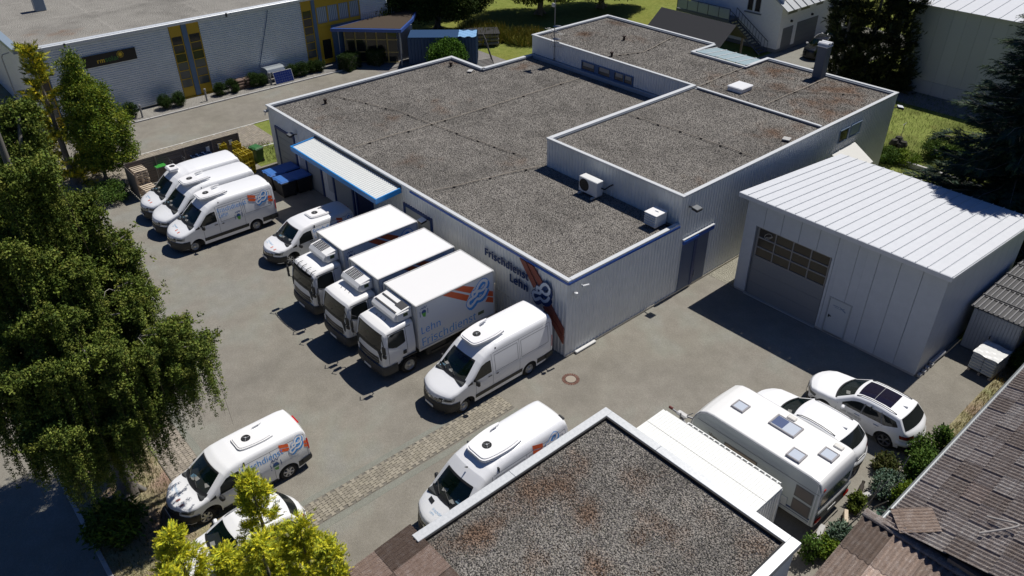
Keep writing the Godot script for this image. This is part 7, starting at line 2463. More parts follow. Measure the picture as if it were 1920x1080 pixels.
# ---------- houses and halls at the back
func build_background() -> void:
	var o := thing("white_house", "white plastered house with a glazed balcony, outdoor stairs and grey garage doors", "house")
	var X := 45.7
	var Z := -18.9
	var H := 4.2
	var st := MB.new()
	st.bx(Vector3(X, 0.35, -29.0), Vector3(58.0, H, Z))
	st.bx(Vector3(X - 0.03, 2.45, -29.0), Vector3(X, H + 2.2, Z + 0.0))
	part("wall", st, mats.plaster, o)
	var pl := MB.new()
	pl.bx(Vector3(X - 0.02, 0, -29.02), Vector3(58.02, 0.348, Z + 0.02))
	part("plinth", pl, plain("plinth_grey", lin(0.2, 0.21, 0.22), 0.8), o)
	# gable over the yard side
	var gb := MB.new()
	gb.prism(PackedVector2Array([Vector2(18.9, H), Vector2(29.0, H), Vector2(24.0, H + 3.2)]), X, 58.0, Transform3D(Basis(Vector3(0, 0, -1), Vector3(0, 1, 0), Vector3(1, 0, 0)), Vector3.ZERO))
	part("gable", gb, mats.plaster, o)
	var rf := MB.new()
	for k in 12:
		var a := X - 0.5 + 13.2 * k / 12.0
		rf.quad(Vector3(a, H - 0.25, Z + 0.75), Vector3(a + 1.06, H - 0.25, Z + 0.75), Vector3(a + 1.06, H + 3.3, -24.0), Vector3(a, H + 3.3, -24.0))
		rf.box(Vector3(a, H + 1.57, (Z + 0.75 - 24.0) * 0.5), Vector3(0.06, 0.08, 6.9), 0.0, Basis(Vector3(1, 0, 0), 0.545))
	rf.quad(Vector3(X - 0.5, H + 3.3, -24.0), Vector3(58.7, H + 3.3, -24.0), Vector3(58.7, H - 0.2, -29.6), Vector3(X - 0.5, H - 0.2, -29.6))
	part("roof", rf, plain("roof_silver", lin(0.42, 0.44, 0.45), 0.4, 0.3), o)
	var gd := plain("garage_grey", lin(0.16, 0.175, 0.19), 0.6)
	for q in [[46.3, 47.95, 2.15], [48.6, 52.2, 2.3]]:
		var d := MB.new()
		for k in 5:
			d.bx(Vector3(q[0], 0.02 + k * q[2] / 5.0, Z - 0.1), Vector3(q[1], 0.01 + (k + 1) * q[2] / 5.0, Z + 0.03 + 0.004 * (k % 2)), 0.01)
		part("garage_door", d, gd, o)
	for q in [[46.6, 48.2], [48.7, 50.3], [51.4, 52.6]]:
		var wf := MB.new()
		wf.bx(Vector3(q[0], 3.30, Z - 0.1), Vector3(q[1], 4.02, Z + 0.035))
		var f := part("window", wf, plain("frame_white", lin(0.6, 0.6, 0.6), 0.5), o)
		var g := MB.new()
		g.bx(Vector3(q[0] + 0.06, 3.36, Z), Vector3(q[1] - 0.06, 3.96, Z + 0.042))
		part("pane", g, plain("pane_shutter", lin(0.06, 0.07, 0.08), 0.3), f)
	for q in [47.4, 50.9]:
		var l := MB.new()
		l.lathe([Vector2(0, 0.2), Vector2(0.1, 0.16), Vector2(0.12, 0)], Transform3D(Basis(Vector3(1, 0, 0), Vector3(0, 0, 1), Vector3(0, -1, 0)), Vector3(q, 2.65, Z)), 10)
		part("wall_lamp", l, plain("black_iron", lin(0.02, 0.02, 0.02), 0.7), o)
	var bw := MB.new()
	for q in [[-22.62, -21.95], [-21.82, -21.15], [-26.5, -25.9], [-25.6, -24.9]]:
		bw.bx(Vector3(X - 0.05, 3.2 if q[0] > -23 else 4.0, q[0]), Vector3(X + 0.05, 5.2, q[1]))
	var bwf := part("window", bw, plain("frame_white", lin(0.6, 0.6, 0.6), 0.5), o)
	for q in [[-22.54, -22.02], [-21.74, -21.22], [-26.42, -25.98], [-25.52, -24.98]]:
		var g := MB.new()
		g.bx(Vector3(X - 0.06, 3.3 if q[0] > -23 else 4.1, q[0]), Vector3(X - 0.02, 5.12, q[1]))
		part("pane", g, plain("pane_dark", lin(0.02, 0.02, 0.022), 0.08), bwf)
	var sl := MB.new()
	sl.bx(Vector3(X - 0.12, 3.05, -22.8), Vector3(X, 3.16, -21.0))
	part("window_sill", sl, plain("sill_slate", lin(0.16, 0.18, 0.2), 0.6), bwf)
	# balcony and stairs
	var bl := MB.new()
	bl.bx(Vector3(X - 1.6, 2.15, -29.5), Vector3(X - 0.03, 2.42, -23.3))
	var bal := part("balcony", bl, plain("slab_slate", lin(0.13, 0.145, 0.16), 0.7), o)
	for k in 5:
		var g := MB.new()
		g.bx(Vector3(X - 1.59, 2.48, -29.4 + k * 1.22), Vector3(X - 1.56, 3.35, -28.24 + k * 1.22))
		part("balcony_pane", g, plain("glass_milky", lin(0.34, 0.40, 0.42), 0.2), bal)
	var rl := MB.new()
	for k in 6:
		rl.rod(Vector3(X - 1.57, 2.3, -29.45 + k * 1.22), Vector3(X - 1.57, 3.45, -29.45 + k * 1.22), 0.035)
	rl.rod(Vector3(X - 1.57, 3.42, -29.45), Vector3(X - 1.57, 3.42, -23.3), 0.035)
	part("railing", rl, plain("rail_slate", lin(0.10, 0.11, 0.13), 0.5), bal)
	var ss := plain("stair_steel", lin(0.09, 0.10, 0.12), 0.6)
	var sr := MB.new()
	for s in [-1.55, -0.45]:
		sr.tube([Vector3(X + s, 2.35, -23.4), Vector3(X + s, 0.05, -19.6)], 0.08, 0.08, 4)
		sr.tube([Vector3(X + s, 3.35, -23.4), Vector3(X + s, 1.05, -19.6)], 0.035, 0.035, 5)
		for k in 12:
			var t := k / 11.0
			sr.rod(Vector3(X + s, 2.35 - 2.3 * t, -23.4 + 3.8 * t), Vector3(X + s, 3.35 - 2.3 * t, -23.4 + 3.8 * t), 0.02, -1, 5)
	var stair := part("outdoor_stair", sr, ss, o)
	for k in 13:
		var t := (k + 0.5) / 13.0
		var b := MB.new()
		b.box(Vector3(X - 1.0, 2.35 - 2.3 * t, -23.4 + 3.8 * t), Vector3(1.1, 0.04, 0.28), 0.01)
		part("tread", b, ss, stair)
	var ag := MB.new()
	ag.bx(Vector3(54.0, 2.4, Z), Vector3(57.5, 2.75, Z + 1.6), 0.02)
	part("porch_roof", ag, plain("slab_slate", lin(0.13, 0.145, 0.16), 0.7), o)
	var pd := MB.new()
	pd.bx(Vector3(54.6, 0.05, Z - 0.02), Vector3(55.6, 2.2, Z + 0.03))
	part("house_door", pd, gd, o)
	# open shed with a dark gable roof
	var s := thing("open_shed", "open wooden shed under a dark tiled gable roof behind the company hall", "shed")
	var roofm := plain("tile_dark", lin(0.036, 0.037, 0.042), 0.85)
	var rows := 9
	for side in 2:
		for k in rows:
			var t0 := k / float(rows)
			var t1 := (k + 1) / float(rows)
			var a := Vector3(39.0, 3.7, 0)
			var e := Vector3(36.9, 2.15, 0) if side == 0 else Vector3(41.1, 2.15, 0)
			var p0 := a.lerp(e, t0)
			var p1 := a.lerp(e, t1)
			var st2 := MB.new()
			st2.box(Vector3((p0.x + p1.x) * 0.5, (p0.y + p1.y) * 0.5 + 0.02, -23.2), Vector3(p0.distance_to(p1) + 0.03, 0.03, 8.2), 0.0, Basis(Vector3(0, 0, 1), atan2(p0.y - p1.y, p0.x - p1.x) + (0.06 if side == 0 else -0.06)))
			part("tile_row", st2, roofm, s)
	var ps := MB.new()
	for z in [-27.0, -23.2, -19.4]:
		for x in [37.3, 40.7]:
			ps.bx(Vector3(x - 0.07, 0, z - 0.07), Vector3(x + 0.07, 2.3, z + 0.07))
	ps.bx(Vector3(37.2, 0, -27.2), Vector3(37.35, 2.1, -19.4))
	part("post", ps, mats.dark_wood, s)
	for k in 4:
		var lg := MB.new()
		lg.box(Vector3(38.2 + k * 0.7, 0.4, -20.6 - k), Vector3(0.6, 0.8, 1.2), 0.08)
		part("wood_stack", lg, mats.dark_wood, s)
	# tall grey hall
	var gh := thing("tall_grey_hall", "tall windowless grey hall with a pale metal roof behind the lawn", "hall")
	var gm := MB.new()
	var gx := 45.4
	for k in 24:
		var a := -7.4 + k * 1.0
		var b := MB.new()
		b.bx(Vector3(gx, 1.06, a + 0.004), Vector3(gx + 0.2, 6.7, a + 0.996), 0.01)
		part("wall_panel", b, plain("hall_grey", lin(0.468, 0.481, 0.468), 0.7) if k % 3 else plain("hall_grey2", lin(0.494, 0.507, 0.494), 0.7), gh)
		var c := MB.new()
		c.bx(Vector3(gx - 0.04, 0.0, a + 0.004), Vector3(gx + 0.2, 1.05, a + 0.996), 0.01)
		part("base_panel", c, plain("hall_base", lin(0.416, 0.44, 0.456), 0.8), gh)
	gm.bx(Vector3(gx + 0.15, 0, -7.3), Vector3(70, 6.6, 16.5))
	part("hall_core", gm, plain("hall_grey", lin(0.468, 0.481, 0.468), 0.7), gh)
	for k in 25:
		var b := MB.new()
		b.box(Vector3(58.0, 8.02, -7.6 + k), Vector3(26.0, 0.05, 0.985), 0.01, Basis(Vector3(0, 0, 1), 0.10))
		b.box(Vector3(58.0, 8.06, -7.12 + k), Vector3(26.0, 0.06, 0.04), 0.0, Basis(Vector3(0, 0, 1), 0.10))
		part("roof_sheet", b, mats.roof_metal, gh)
	# blue container with a tarpaulin-covered second one
	var bc := thing("blue_container", "dark blue shipping container behind the bright green shrub", "container", Vector3(21.6, 0, -37.6), -0.72)
	var bm := plain("container_blue", lin(0.012, 0.05, 0.13), 0.5)
	var cs := MB.new()
	for w in [[Vector2(-3.0, 1.2), Vector2(3.0, 1.2)], [Vector2(3.0, 1.2), Vector2(3.0, -1.2)], [Vector2(3.0, -1.2), Vector2(-3.0, -1.2)], [Vector2(-3.0, -1.2), Vector2(-3.0, 1.2)]]:
		ribbed(cs, w[0], w[1], 0.1, 2.5, 0.28, 0.04)
	cs.bx(Vector3(-3.0, 2.42, -1.2), Vector3(3.0, 2.5, 1.2))
	part("shell", cs, bm, bc)
	var tp := MB.new()
	var rows2 := []
	for j in 7:
		var row := PackedVector3Array()
		for i in 9:
			row.append(Vector3(1.4 + 1.6 * i / 8.0, 2.55 + 0.06 * sin(i * 1.7 + j * 2.3), 1.22 - 2.0 * j / 6.0))
		rows2.append(row)
	tp.grid(rows2)
	part("tarpaulin", tp, plain("tarp_blue", lin(0.20, 0.38, 0.62), 0.5), bc)
	var wr := MB.new()
	lay(wr, letters("CONTAINER", 1.3), func(x: float, y: float) -> Vector3: return Vector3(0.2 + x, 1.95 + y, 1.25))
	part("faded_lettering", wr, plain("print_faded", lin(0.2, 0.26, 0.34), 0.6), bc)
	var tb := thing("timber_stack", "stack of dark timber under a black cover beyond the blue container", "timber", Vector3(27.5, 0, -39.5), -0.6)
	for k in 5:
		for j in 3:
			var b := MB.new()
			b.rod(Vector3(-1.6, 0.22 + j * 0.36, -0.8 + k * 0.4), Vector3(1.6, 0.22 + j * 0.36, -0.8 + k * 0.4), 0.19, 0.17, 7)
			part("log", b, mats.bark, tb)
	var cv := MB.new()
	cv.bx(Vector3(-1.7, 1.16, -1.1), Vector3(1.7, 1.24, 1.1), 0.03)
	part("cover", cv, plain("membrane_black", lin(0.015, 0.015, 0.016), 0.8), tb)
	var ld := thing("leaning_boards", "grey boards leaning against the end of the blue container", "boards", Vector3(24.4, 0, -35.2), -0.7)
	for k in 5:
		var b := MB.new()
		b.box(Vector3(0.2 + k * 0.06, 1.1, -0.7 + k * 0.35), Vector3(0.05, 2.4, 0.16), 0.01, Basis(Vector3(0, 0, 1), 0.3))
		part("board", b, plain("board_grey", lin(0.12, 0.115, 0.11), 0.9), ld)
	# lock-up garage behind the metal hall, slatted roof
	var g2 := thing("lockup_garage", "white lock-up garage with an up-and-over door and a dark battened roof", "garage")
	var dm := plain("lockup_white", lin(0.40, 0.43, 0.45), 0.55)
	var dw := MB.new()
	dw.bx(Vector3(14.25, 0, 11.42), Vector3(19.5, 2.2, 13.5))
	part("wall", dw, plain("lockup_wall", lin(0.25, 0.26, 0.27), 0.8), g2)
	var fl := MB.new()
	fl.bx(Vector3(14.16, 0.03, 11.45), Vector3(14.24, 2.18, 13.47), 0.01)
	var dr := part("garage_door", fl, dm, g2)
	for k in 14:
		var b := MB.new()
		b.bx(Vector3(14.13, 0.06, 11.52 + k * 0.137), Vector3(14.159, 2.12, 11.52 + k * 0.137 + 0.115), 0.006)
		part("slat", b, dm, dr)
	var kn := MB.new()
	kn.box(Vector3(14.10, 1.05, 12.45), Vector3(0.06, 0.14, 0.04), 0.01)
	part("door_handle", kn, plain("black_iron", lin(0.02, 0.02, 0.02), 0.7), dr)
	var rfk := MB.new()
	rfk.bx(Vector3(14.05, 2.203, 11.3), Vector3(20.0, 2.24, 14.4))
	part("roof_board", rfk, plain("roof_tar", lin(0.02, 0.021, 0.025), 0.6), g2)
	for k in 15:
		var b := MB.new()
		b.bx(Vector3(14.06, 2.24, 11.36 + k * 0.21), Vector3(20.0, 2.30, 11.42 + k * 0.21), 0.008)
		part("batten", b, plain("batten_grey", lin(0.16, 0.16, 0.165), 0.7), g2)
	for k in 4:
		var b := MB.new()
		b.bx(Vector3(15.2 + k * 1.3, 2.301, 11.3), Vector3(15.28 + k * 1.3, 2.35, 14.4), 0.008)
		part("cross_batten", b, plain("batten_dark", lin(0.05, 0.05, 0.055), 0.7), g2)
	# low garden wall by the lawn
	var gw := thing("garden_edge", "low concrete edge between lawn and gravel behind the metal hall", "edging")
	var ge := MB.new()
	ge.bx(Vector3(30.9, 0, -0.9), Vector3(31.1, 0.35, 6.0), 0.02)
	part("edge", ge, mats.concrete, gw)

# ---------- yard things
func crate_mesh(l: float, h: float, w: float) -> ArrayMesh:
	var st := MB.new()
	for s in [-1.0, 1.0]:
		st.box(Vector3(s * (l * 0.5 - 0.01), h * 0.16, 0), Vector3(0.022, h * 0.30, w - 0.05))
		st.box(Vector3(s * (l * 0.5 - 0.01), h * 0.88, 0), Vector3(0.026, h * 0.2, w - 0.05), 0.005)
		st.box(Vector3(0, h * 0.16, s * (w * 0.5 - 0.01)), Vector3(l - 0.02, h * 0.30, 0.022))
		st.box(Vector3(0, h * 0.88, s * (w * 0.5 - 0.01)), Vector3(l - 0.02, h * 0.2, 0.026), 0.005)
		for t in [-1.0, 1.0]:
			st.box(Vector3(s * (l * 0.5 - 0.035), h * 0.5, t * (w * 0.5 - 0.035)), Vector3(0.07, h * 0.96, 0.07), 0.012)
		st.box(Vector3(s * (l * 0.5 - 0.01), h * 0.5, 0), Vector3(0.02, h * 0.8, 0.06))
		st.box(Vector3(s * l * 0.17, h * 0.5, w * 0.5 - 0.01), Vector3(0.06, h * 0.8, 0.02))
		st.box(Vector3(s * l * 0.17, h * 0.5, -w * 0.5 + 0.01), Vector3(0.06, h * 0.8, 0.02))
	st.box(Vector3(0, 0.02, 0), Vector3(l - 0.03, 0.02, w - 0.03))
	for k in 2:
		st.box(Vector3((k - 0.5) * l * 0.33, h * 0.5, 0), Vector3(0.015, h * 0.7, w - 0.04))
	st.box(Vector3(0, h * 0.5, 0), Vector3(l - 0.04, h * 0.7, 0.015))
	return st.mesh()

func make_pallet(label: String, at: Vector3, turn: float) -> Node3D:
	var o := thing("pallet", label, "pallet", at, turn, "wooden pallets by the fence")
	var bd := MB.new()
	bd.box(Vector3.ZERO, Vector3(0.8, 0.022, 0.13), 0.003)
	var bm := bd.mesh()
	for k in 5:
		var p := part("board", bm, mats.pine_wood, o)
		p.position = Vector3(0, 0.133, -0.53 + k * 0.265)
	for k in 3:
		var p := part("board", bm, mats.pine_wood, o)
		p.position = Vector3(0, 0.012, -0.53 + k * 0.53)
	var bl := MB.new()
	bl.box(Vector3.ZERO, Vector3(0.12, 0.1, 0.14), 0.004)
	var lm := bl.mesh()
	for i in 3:
		for k in 3:
			var p := part("block", lm, mats.pine_wood, o)
			p.position = Vector3(-0.34 + i * 0.34, 0.073, -0.53 + k * 0.53)
	return o

func build_yard_things() -> void:
	var sb: StandardMaterial3D = mats.fibre_brown.duplicate()
	sb.vertex_color_use_as_albedo = false
	mats.sheet_brown = sb
	# board fence with posts, and its short return
	var f := thing("board_fence", "dark brown horizontal board fence behind the white delivery vans", "fence")
	var bd := MB.new()
	bd.box(Vector3.ZERO, Vector3(1.84, 0.17, 0.025), 0.006)
	var bm := bd.mesh()
	var dw: Material = mats.dark_wood
	for b in 4:
		for k in 11:
			var p := part("board", bm, dw, f)
			p.position = Vector3(-7.86 + b * 1.86, 0.16 + k * 0.158, -30.2)
			p.rotation.x = 0.16
	var pb := MB.new()
	pb.box(Vector3(0, 0.92, 0), Vector3(0.09, 1.84, 0.09), 0.008)
	var pm := pb.mesh()
	for k in 5:
		var p := part("post", pm, dw, f)
		p.position = Vector3(-8.8 + k * 1.86, 0, -30.14)
	for k in 11:
		var p := part("board", bm, dw, f)
		p.position = Vector3(-8.86, 0.16 + k * 0.15, -29.2)
		p.rotation = Vector3(0, PI / 2, 0)
	for x in [-3.55, -2.75, -1.95]:
		var n := MB.new()
		n.box(Vector3(x, 1.33, -30.08), Vector3(0.24, 0.32, 0.01))
		solo("paper_sheet", n, plain("paper", lin(0.75, 0.75, 0.72), 0.8), ["white notice at the bays end of the board fence", "white notice on the board fence behind the tall yellow crates", "white notice on the board fence by the blue crates"][int((x + 3.6) / 0.8) * 2 % 3], "notice", "notices on the board fence")
	# pallets: a tall stack against the fence and a low one before it
	var p0 := make_pallet("top pallet of the tall stack in the fence corner", Vector3(-8.2, 1.34, -29.9), 0.03)
	for k in 9:
		dup(p0, Vector3(-8.2 + 0.02 * (k % 3), 0.01 + k * 0.148, -29.9 + 0.015 * (k % 2)), 0.02 * (k % 4) - 0.03, "pallet in the tall stack in the fence corner, %s from the ground" % ["first", "second", "third", "fourth", "fifth", "sixth", "seventh", "eighth", "ninth"][k], "pallets stacked in the fence corner")
	for k in 4:
		dup(p0, Vector3(-8.2 + 0.02 * k, 0.01 + k * 0.148, -28.55), 0.05 * (k % 2), "top pallet of the low stack before the tall pallet stack" if k == 3 else "pallet in the low stack before the tall one, %s from the ground" % ["first", "second", "third"][k % 3], "wooden pallets by the fence" if k == 3 else "pallets in the low stack")
	# crates
	var yl := plain("crate_yellow", lin(0.416, 0.32, 0.012), 0.45)
	var cm := crate_mesh(0.6, 0.30, 0.4)
	var grid := [[-2.35, -28.2, 5], [-1.93, -28.3, 5], [-2.3, -27.55, 5], [-1.88, -27.65, 5], [-2.08, -28.85, 6], [-2.6, -30.0, 5], [-3.25, -29.95, 2]]
	var first: Node3D = null
	for q in grid.size():
		for k in int(grid[q][2]):
			var top: bool = k == int(grid[q][2]) - 1
			var place: String = ["left front", "right front", "near left", "near right", "back", "fence-side", "lone low"][q]
			var at := Vector3(grid[q][0] + 0.012 * (k % 2), 0.0 + k * 0.292, grid[q][1] + 0.01 * (k % 3))
			if first == null:
				first = thing("yellow_crate", "yellow plastic crate, lowest of the left front column of the stack", "crate", at, PI / 2, "yellow crates by the fence")
				part("crate", cm, yl, first)
			else:
				dup(first, at, PI / 2 + 0.02 * (k % 3), ("topmost yellow crate of the %s column" % place) if top else "yellow plastic crate, layer %d from the ground in the %s column" % [k + 1, place], "yellow crates in the %s column" % place)
	# blue crates on a roll cage, and trolleys
	var bl := plain("crate_blue", lin(0.015, 0.045, 0.13), 0.5)
	var b0: Node3D = null
	for k in 12:
		var at := Vector3(-4.55 + (k % 3) * 0.42, 0.02 + (k / 6) * 0.62 + 0.31 * (k / 6), -30.2 + ((k / 3) % 2) * 0.62 + 0.3)
		at.y = 0.02 + (k / 6) * 0.60
		if b0 == null:
			b0 = thing("blue_crate", "navy plastic crate at the foot of the blue crate pile", "crate", at, PI / 2, "navy crates by the fence")
			part("crate", crate_mesh(0.6, 0.58, 0.4), bl, b0)
		else:
			dup(b0, at, PI / 2, "navy plastic crate in the %s layer of the blue pile, %s row, %s" % ["top" if k >= 6 else "bottom", "near" if (k / 3) % 2 else "fence-side", ["pallet end", "middle", "yellow crate end"][k % 3]], "navy crates top layer" if k >= 6 else "navy crates bottom layer")
	var tr := thing("hand_trolley", "hand trolley with a bright green slatted tray near the pallets", "trolley", Vector3(-6.8, 0, -30.0))
	var wire := plain("wire_grey", lin(0.35, 0.36, 0.37), 0.4, 0.6)
	var ts := MB.new()
	for x in [-0.32, 0.32]:
		for z in [-0.26, 0.26]:
			ts.rod(Vector3(x, 0.08, z), Vector3(x, 1.3, z), 0.016)
	for y in [0.3, 1.12]:
		ts.tube([Vector3(-0.32, y, -0.26), Vector3(0.32, y, -0.26), Vector3(0.32, y, 0.26), Vector3(-0.32, y, 0.26), Vector3(-0.32, y, -0.26)], 0.014, 0.014)
	part("frame", ts, wire, tr)
	for k in 6:
		var s := MB.new()
		s.box(Vector3(0, 1.17, -0.25 + k * 0.1), Vector3(0.66, 0.05, 0.07), 0.01)
		part("tray_slat", s, plain("tray_green", lin(0.021, 0.294, 0.021), 0.5), tr)
	var cage := thing("roll_cage", "grey wire roll cage between the green trolley and navy crates", "roll cage", Vector3(-5.7, 0, -29.9))
	var cs := MB.new()
	for x in [-0.4, 0.4]:
		for z in [-0.3, 0.3]:
			cs.rod(Vector3(x, 0.1, z), Vector3(x, 1.45, z), 0.016)
	for k in 6:
		var y := 0.25 + k * 0.22
		cs.rod(Vector3(-0.4, y, -0.3), Vector3(0.4, y, -0.3), 0.008, -1, 5)
		for x in [-0.4, 0.4]:
			cs.rod(Vector3(x, y, -0.3), Vector3(x, y, 0.3), 0.008, -1, 5)
	cs.bx(Vector3(-0.42, 0.1, -0.32), Vector3(0.42, 0.16, 0.32), 0.01)
	part("cage_frame", cs, wire, cage)
	var box := MB.new()
	box.bx(Vector3(-0.36, 0.17, -0.26), Vector3(0.36, 0.9, 0.26), 0.02)
	part("dark_load", box, plain("load_black", lin(0.02, 0.02, 0.024), 0.6), cage)
	# wheelie bins
	var g := wheelie_bin("green_bin", "green wheelie bin with a green lid beside the yellow crates", Vector3(-0.78, 0, -28.95), 0.2, Vector3(0.62, 1.0, 0.78), "bin_green", lin(0.025, 0.075, 0.02), lin(0.045, 0.15, 0.045), "")
	var spots := [[-1.72, -24.5, "blue-lidded bin at the outer far corner of the bin block"], [-1.70, -23.15, "blue-lidded bin at the outer near corner of the bin block"], [-0.68, -24.55, "blue-lidded bin by the wall farther from the vans"], [-0.66, -23.1, "blue-lidded bin by the wall under the canopy edge"]]
	var b1: Node3D = null
	for q in spots:
		if b1 == null:
			b1 = wheelie_bin("blue_bin", q[2], Vector3(q[0], 0, q[1]), 0.0, Vector3(1.0, 1.05, 1.2), "bin_black", lin(0.015, 0.016, 0.02), lin(0.05, 0.15, 0.42), "blue-lidded bins by the canopy")
		else:
			dup(b1, Vector3(q[0], 0, q[1]), 0.0, q[2])
	# air conditioners on the low roof
	var a := thing("air_conditioner", "white outdoor air conditioner with a round black fan against the step wall", "air conditioner", Vector3(6.72, 3.95, -5.2))
	var ac := MB.new()
	ac.box(Vector3(0, 0.52, 0), Vector3(0.5, 0.82, 1.25), 0.03)
	part("casing", ac, plain("ac_white", lin(0.68, 0.69, 0.68), 0.4), a)
	var fan := MB.new()
	var fx := Transform3D(Basis(Vector3(0, 0, 1), Vector3(-1, 0, 0), Vector3(0, -1, 0)), Vector3(-0.252, 0.54, -0.24))
	fan.lathe([Vector2(0, 0.004), Vector2(0.28, 0.004), Vector2(0.31, 0.02), Vector2(0.33, 0.0)], fx, 24)
	part("fan", fan, plain("fan_black", lin(0.015, 0.015, 0.016), 0.5), a)
	var gr := MB.new()
	for k in 3:
		var ring := []
		for j in 19: ring.append(fx * Vector3(cos(TAU * j / 18) * (0.1 + k * 0.09), 0.03, sin(TAU * j / 18) * (0.1 + k * 0.09)))
		gr.tube(ring, 0.006, 0.006, 4)
	part("fan_guard", gr, plain("vent_grey", lin(0.16, 0.165, 0.17), 0.6), a)
	var ft := MB.new()
	for z in [-0.45, 0.45]:
		ft.box(Vector3(-0.05, 0.05, z), Vector3(0.8, 0.1, 0.12), 0.01)
	part("foot", ft, mats.concrete, a)
	var hs := MB.new()
	hs.tube([Vector3(0.1, 0.55, 0.62), Vector3(0.2, 0.5, 0.78), Vector3(0.5, 0.62, 0.85), Vector3(0.72, 0.62, 0.86)], 0.035, 0.035)
	part("hose", hs, plain("rubber", lin(0.012, 0.012, 0.013), 0.85), a)
	var b := thing("louvred_cooler", "white louvred cooling unit at the roof corner by the step wall", "air conditioner", Vector3(6.7, 3.95, -0.92))
	var bc := MB.new()
	bc.box(Vector3(0, 0.40, 0), Vector3(0.8, 0.62, 0.72), 0.02)
	part("casing", bc, plain("ac_white", lin(0.68, 0.69, 0.68), 0.4), b)
	for k in 5:
		var s := MB.new()
		s.box(Vector3(-0.41, 0.16 + k * 0.12, 0), Vector3(0.06, 0.09, 0.66), 0.006, Basis(Vector3(0, 0, 1), 0.5))
		part("louvre", s, plain("louvre_white", lin(0.6, 0.62, 0.63), 0.45), b)
	var tp := MB.new()
	tp.box(Vector3(0, 0.73, 0), Vector3(0.84, 0.03, 0.76), 0.01)
	tp.box(Vector3(0.02, 0.76, 0.05), Vector3(0.06, 0.05, 0.2), 0.01)
	part("lid", tp, plain("ac_lid", lin(0.75, 0.75, 0.75), 0.4), b)
	var ps := MB.new()
	ps.tube([Vector3(0.3, 0.05, 0.3), Vector3(0.4, 0.03, 0.62), Vector3(-0.1, 0.03, 0.66)], 0.03, 0.03)
	part("pipe", ps, plain("rubber", lin(0.012, 0.012, 0.013), 0.85), b)
	# aerial mast on the step wall
	var m := thing("aerial_mast", "aerial mast with two small dishes and rod antennas on the step wall", "antenna", Vector3(19.84, 4.0, -21.6))
	var mp := MB.new()
	mp.rod(Vector3(0, 0, 0), Vector3(0, 5.4, 0), 0.03)
	mp.bx(Vector3(-0.03, 0.3, -0.05), Vector3(0.06, 0.4, 0.05))
	mp.bx(Vector3(-0.03, 1.2, -0.05), Vector3(0.06, 1.3, 0.05))
	part("mast", mp, plain("steel_dull", lin(0.28, 0.28, 0.29), 0.45, 0.5), m)
	for q in [[2.75, 0.15], [1.85, 0.1]]:
		var d := MB.new()
		d.lathe([Vector2(0, 0), Vector2(0.16, 0.02), Vector2(0.3, 0.08)], Transform3D(Basis(Vector3(0, 0, 1), Vector3(0.3, -0.2, 0.9).normalized(), Vector3(1, 0, 0)), Vector3(0.02, q[0], q[1])), 16, true)
		part("dish", d, plain("dish_grey", lin(0.5, 0.51, 0.52), 0.5), m)
	var rods := MB.new()
	rods.rod(Vector3(0.2, 2.35, -0.9), Vector3(-0.2, 2.35, 0.95), 0.016)
	for k in 8:
		var c := Vector3(0.2 - 0.4 * k / 7.0, 2.35, -0.9 + 1.85 * k / 7.0)
		rods.rod(c + Vector3(-0.25, 0, -0.05), c + Vector3(0.25, 0, 0.05), 0.009, -1, 5)
	rods.box(Vector3(0, 4.65, 0), Vector3(0.3, 0.08, 0.8), 0.02)
	rods.box(Vector3(0, 4.15, -0.15), Vector3(0.2, 0.25, 0.3), 0.04)
	part("rod_antenna", rods, plain("alu_edge", lin(0.58, 0.58, 0.56), 0.4, 0.2), m)
	var cb := MB.new()
	cb.tube([Vector3(0, 2.3, 0), Vector3(-0.06, 1.9, -0.3), Vector3(-0.1, 1.5, -0.15), Vector3(-0.08, 1.1, -0.35)], 0.012, 0.012, 4)
	cb.tube([Vector3(0, 1.7, 0.1), Vector3(0.1, 1.5, 0.5), Vector3(0.05, 1.35, 0.7), Vector3(0, 1.3, 0.2)], 0.012, 0.012, 4)
	part("cable", cb, plain("cord_cream", lin(0.5, 0.47, 0.4), 0.7), m)
	# by the solar firm: panel, porch hood, pallets of stone, bollards
	var sp := thing("solar_panel", "blue solar panel leaning beside the metal hood in the gravel bed", "solar panel", Vector3(8.1, 0.05, -42.0))
	var tb := Basis(Vector3(1, 0, 0), -0.35)
	var fr := MB.new()
	fr.box(tb * Vector3(0, 0.5, -0.0), Vector3(1.7, 1.02, 0.04), 0.005, tb)
	part("frame", fr, plain("alu_edge", lin(0.58, 0.58, 0.56), 0.4, 0.2), sp)
	for i in 8:
		for k in 5:
			var c := MB.new()
			c.box(tb * Vector3(-0.72 + i * 0.206, 0.12 + k * 0.192, 0.022), Vector3(0.196, 0.182, 0.006), 0.0, tb)
			part("cell", c, plain("cell_blue", lin(0.012, 0.022, 0.11), 0.2), sp)
	var hd := thing("metal_hood", "pale metal hood against the corrugated wall by the solar panel", "hood", Vector3(7.8, 0, -43.6))
	var hm := MB.new()
	var prof := [Vector2(0.0, 1.2), Vector2(0.5, 1.22), Vector2(0.8, 1.12), Vector2(0.9, 0.9)]
	for k in 3:
		hm.quad(Vector3(-0.8, prof[k].y, prof[k].x), Vector3(-0.8, prof[k + 1].y, prof[k + 1].x), Vector3(0.8, prof[k + 1].y, prof[k + 1].x), Vector3(0.8, prof[k].y, prof[k].x))
	hm.bx(Vector3(-0.82, 0, -0.3), Vector3(-0.78, 1.15, 0.85))
	hm.bx(Vector3(0.78, 0, -0.3), Vector3(0.82, 1.15, 0.85))
	part("hood_shell", hm, plain("hood_metal", lin(0.42, 0.46, 0.48), 0.3, 0.5), hd)
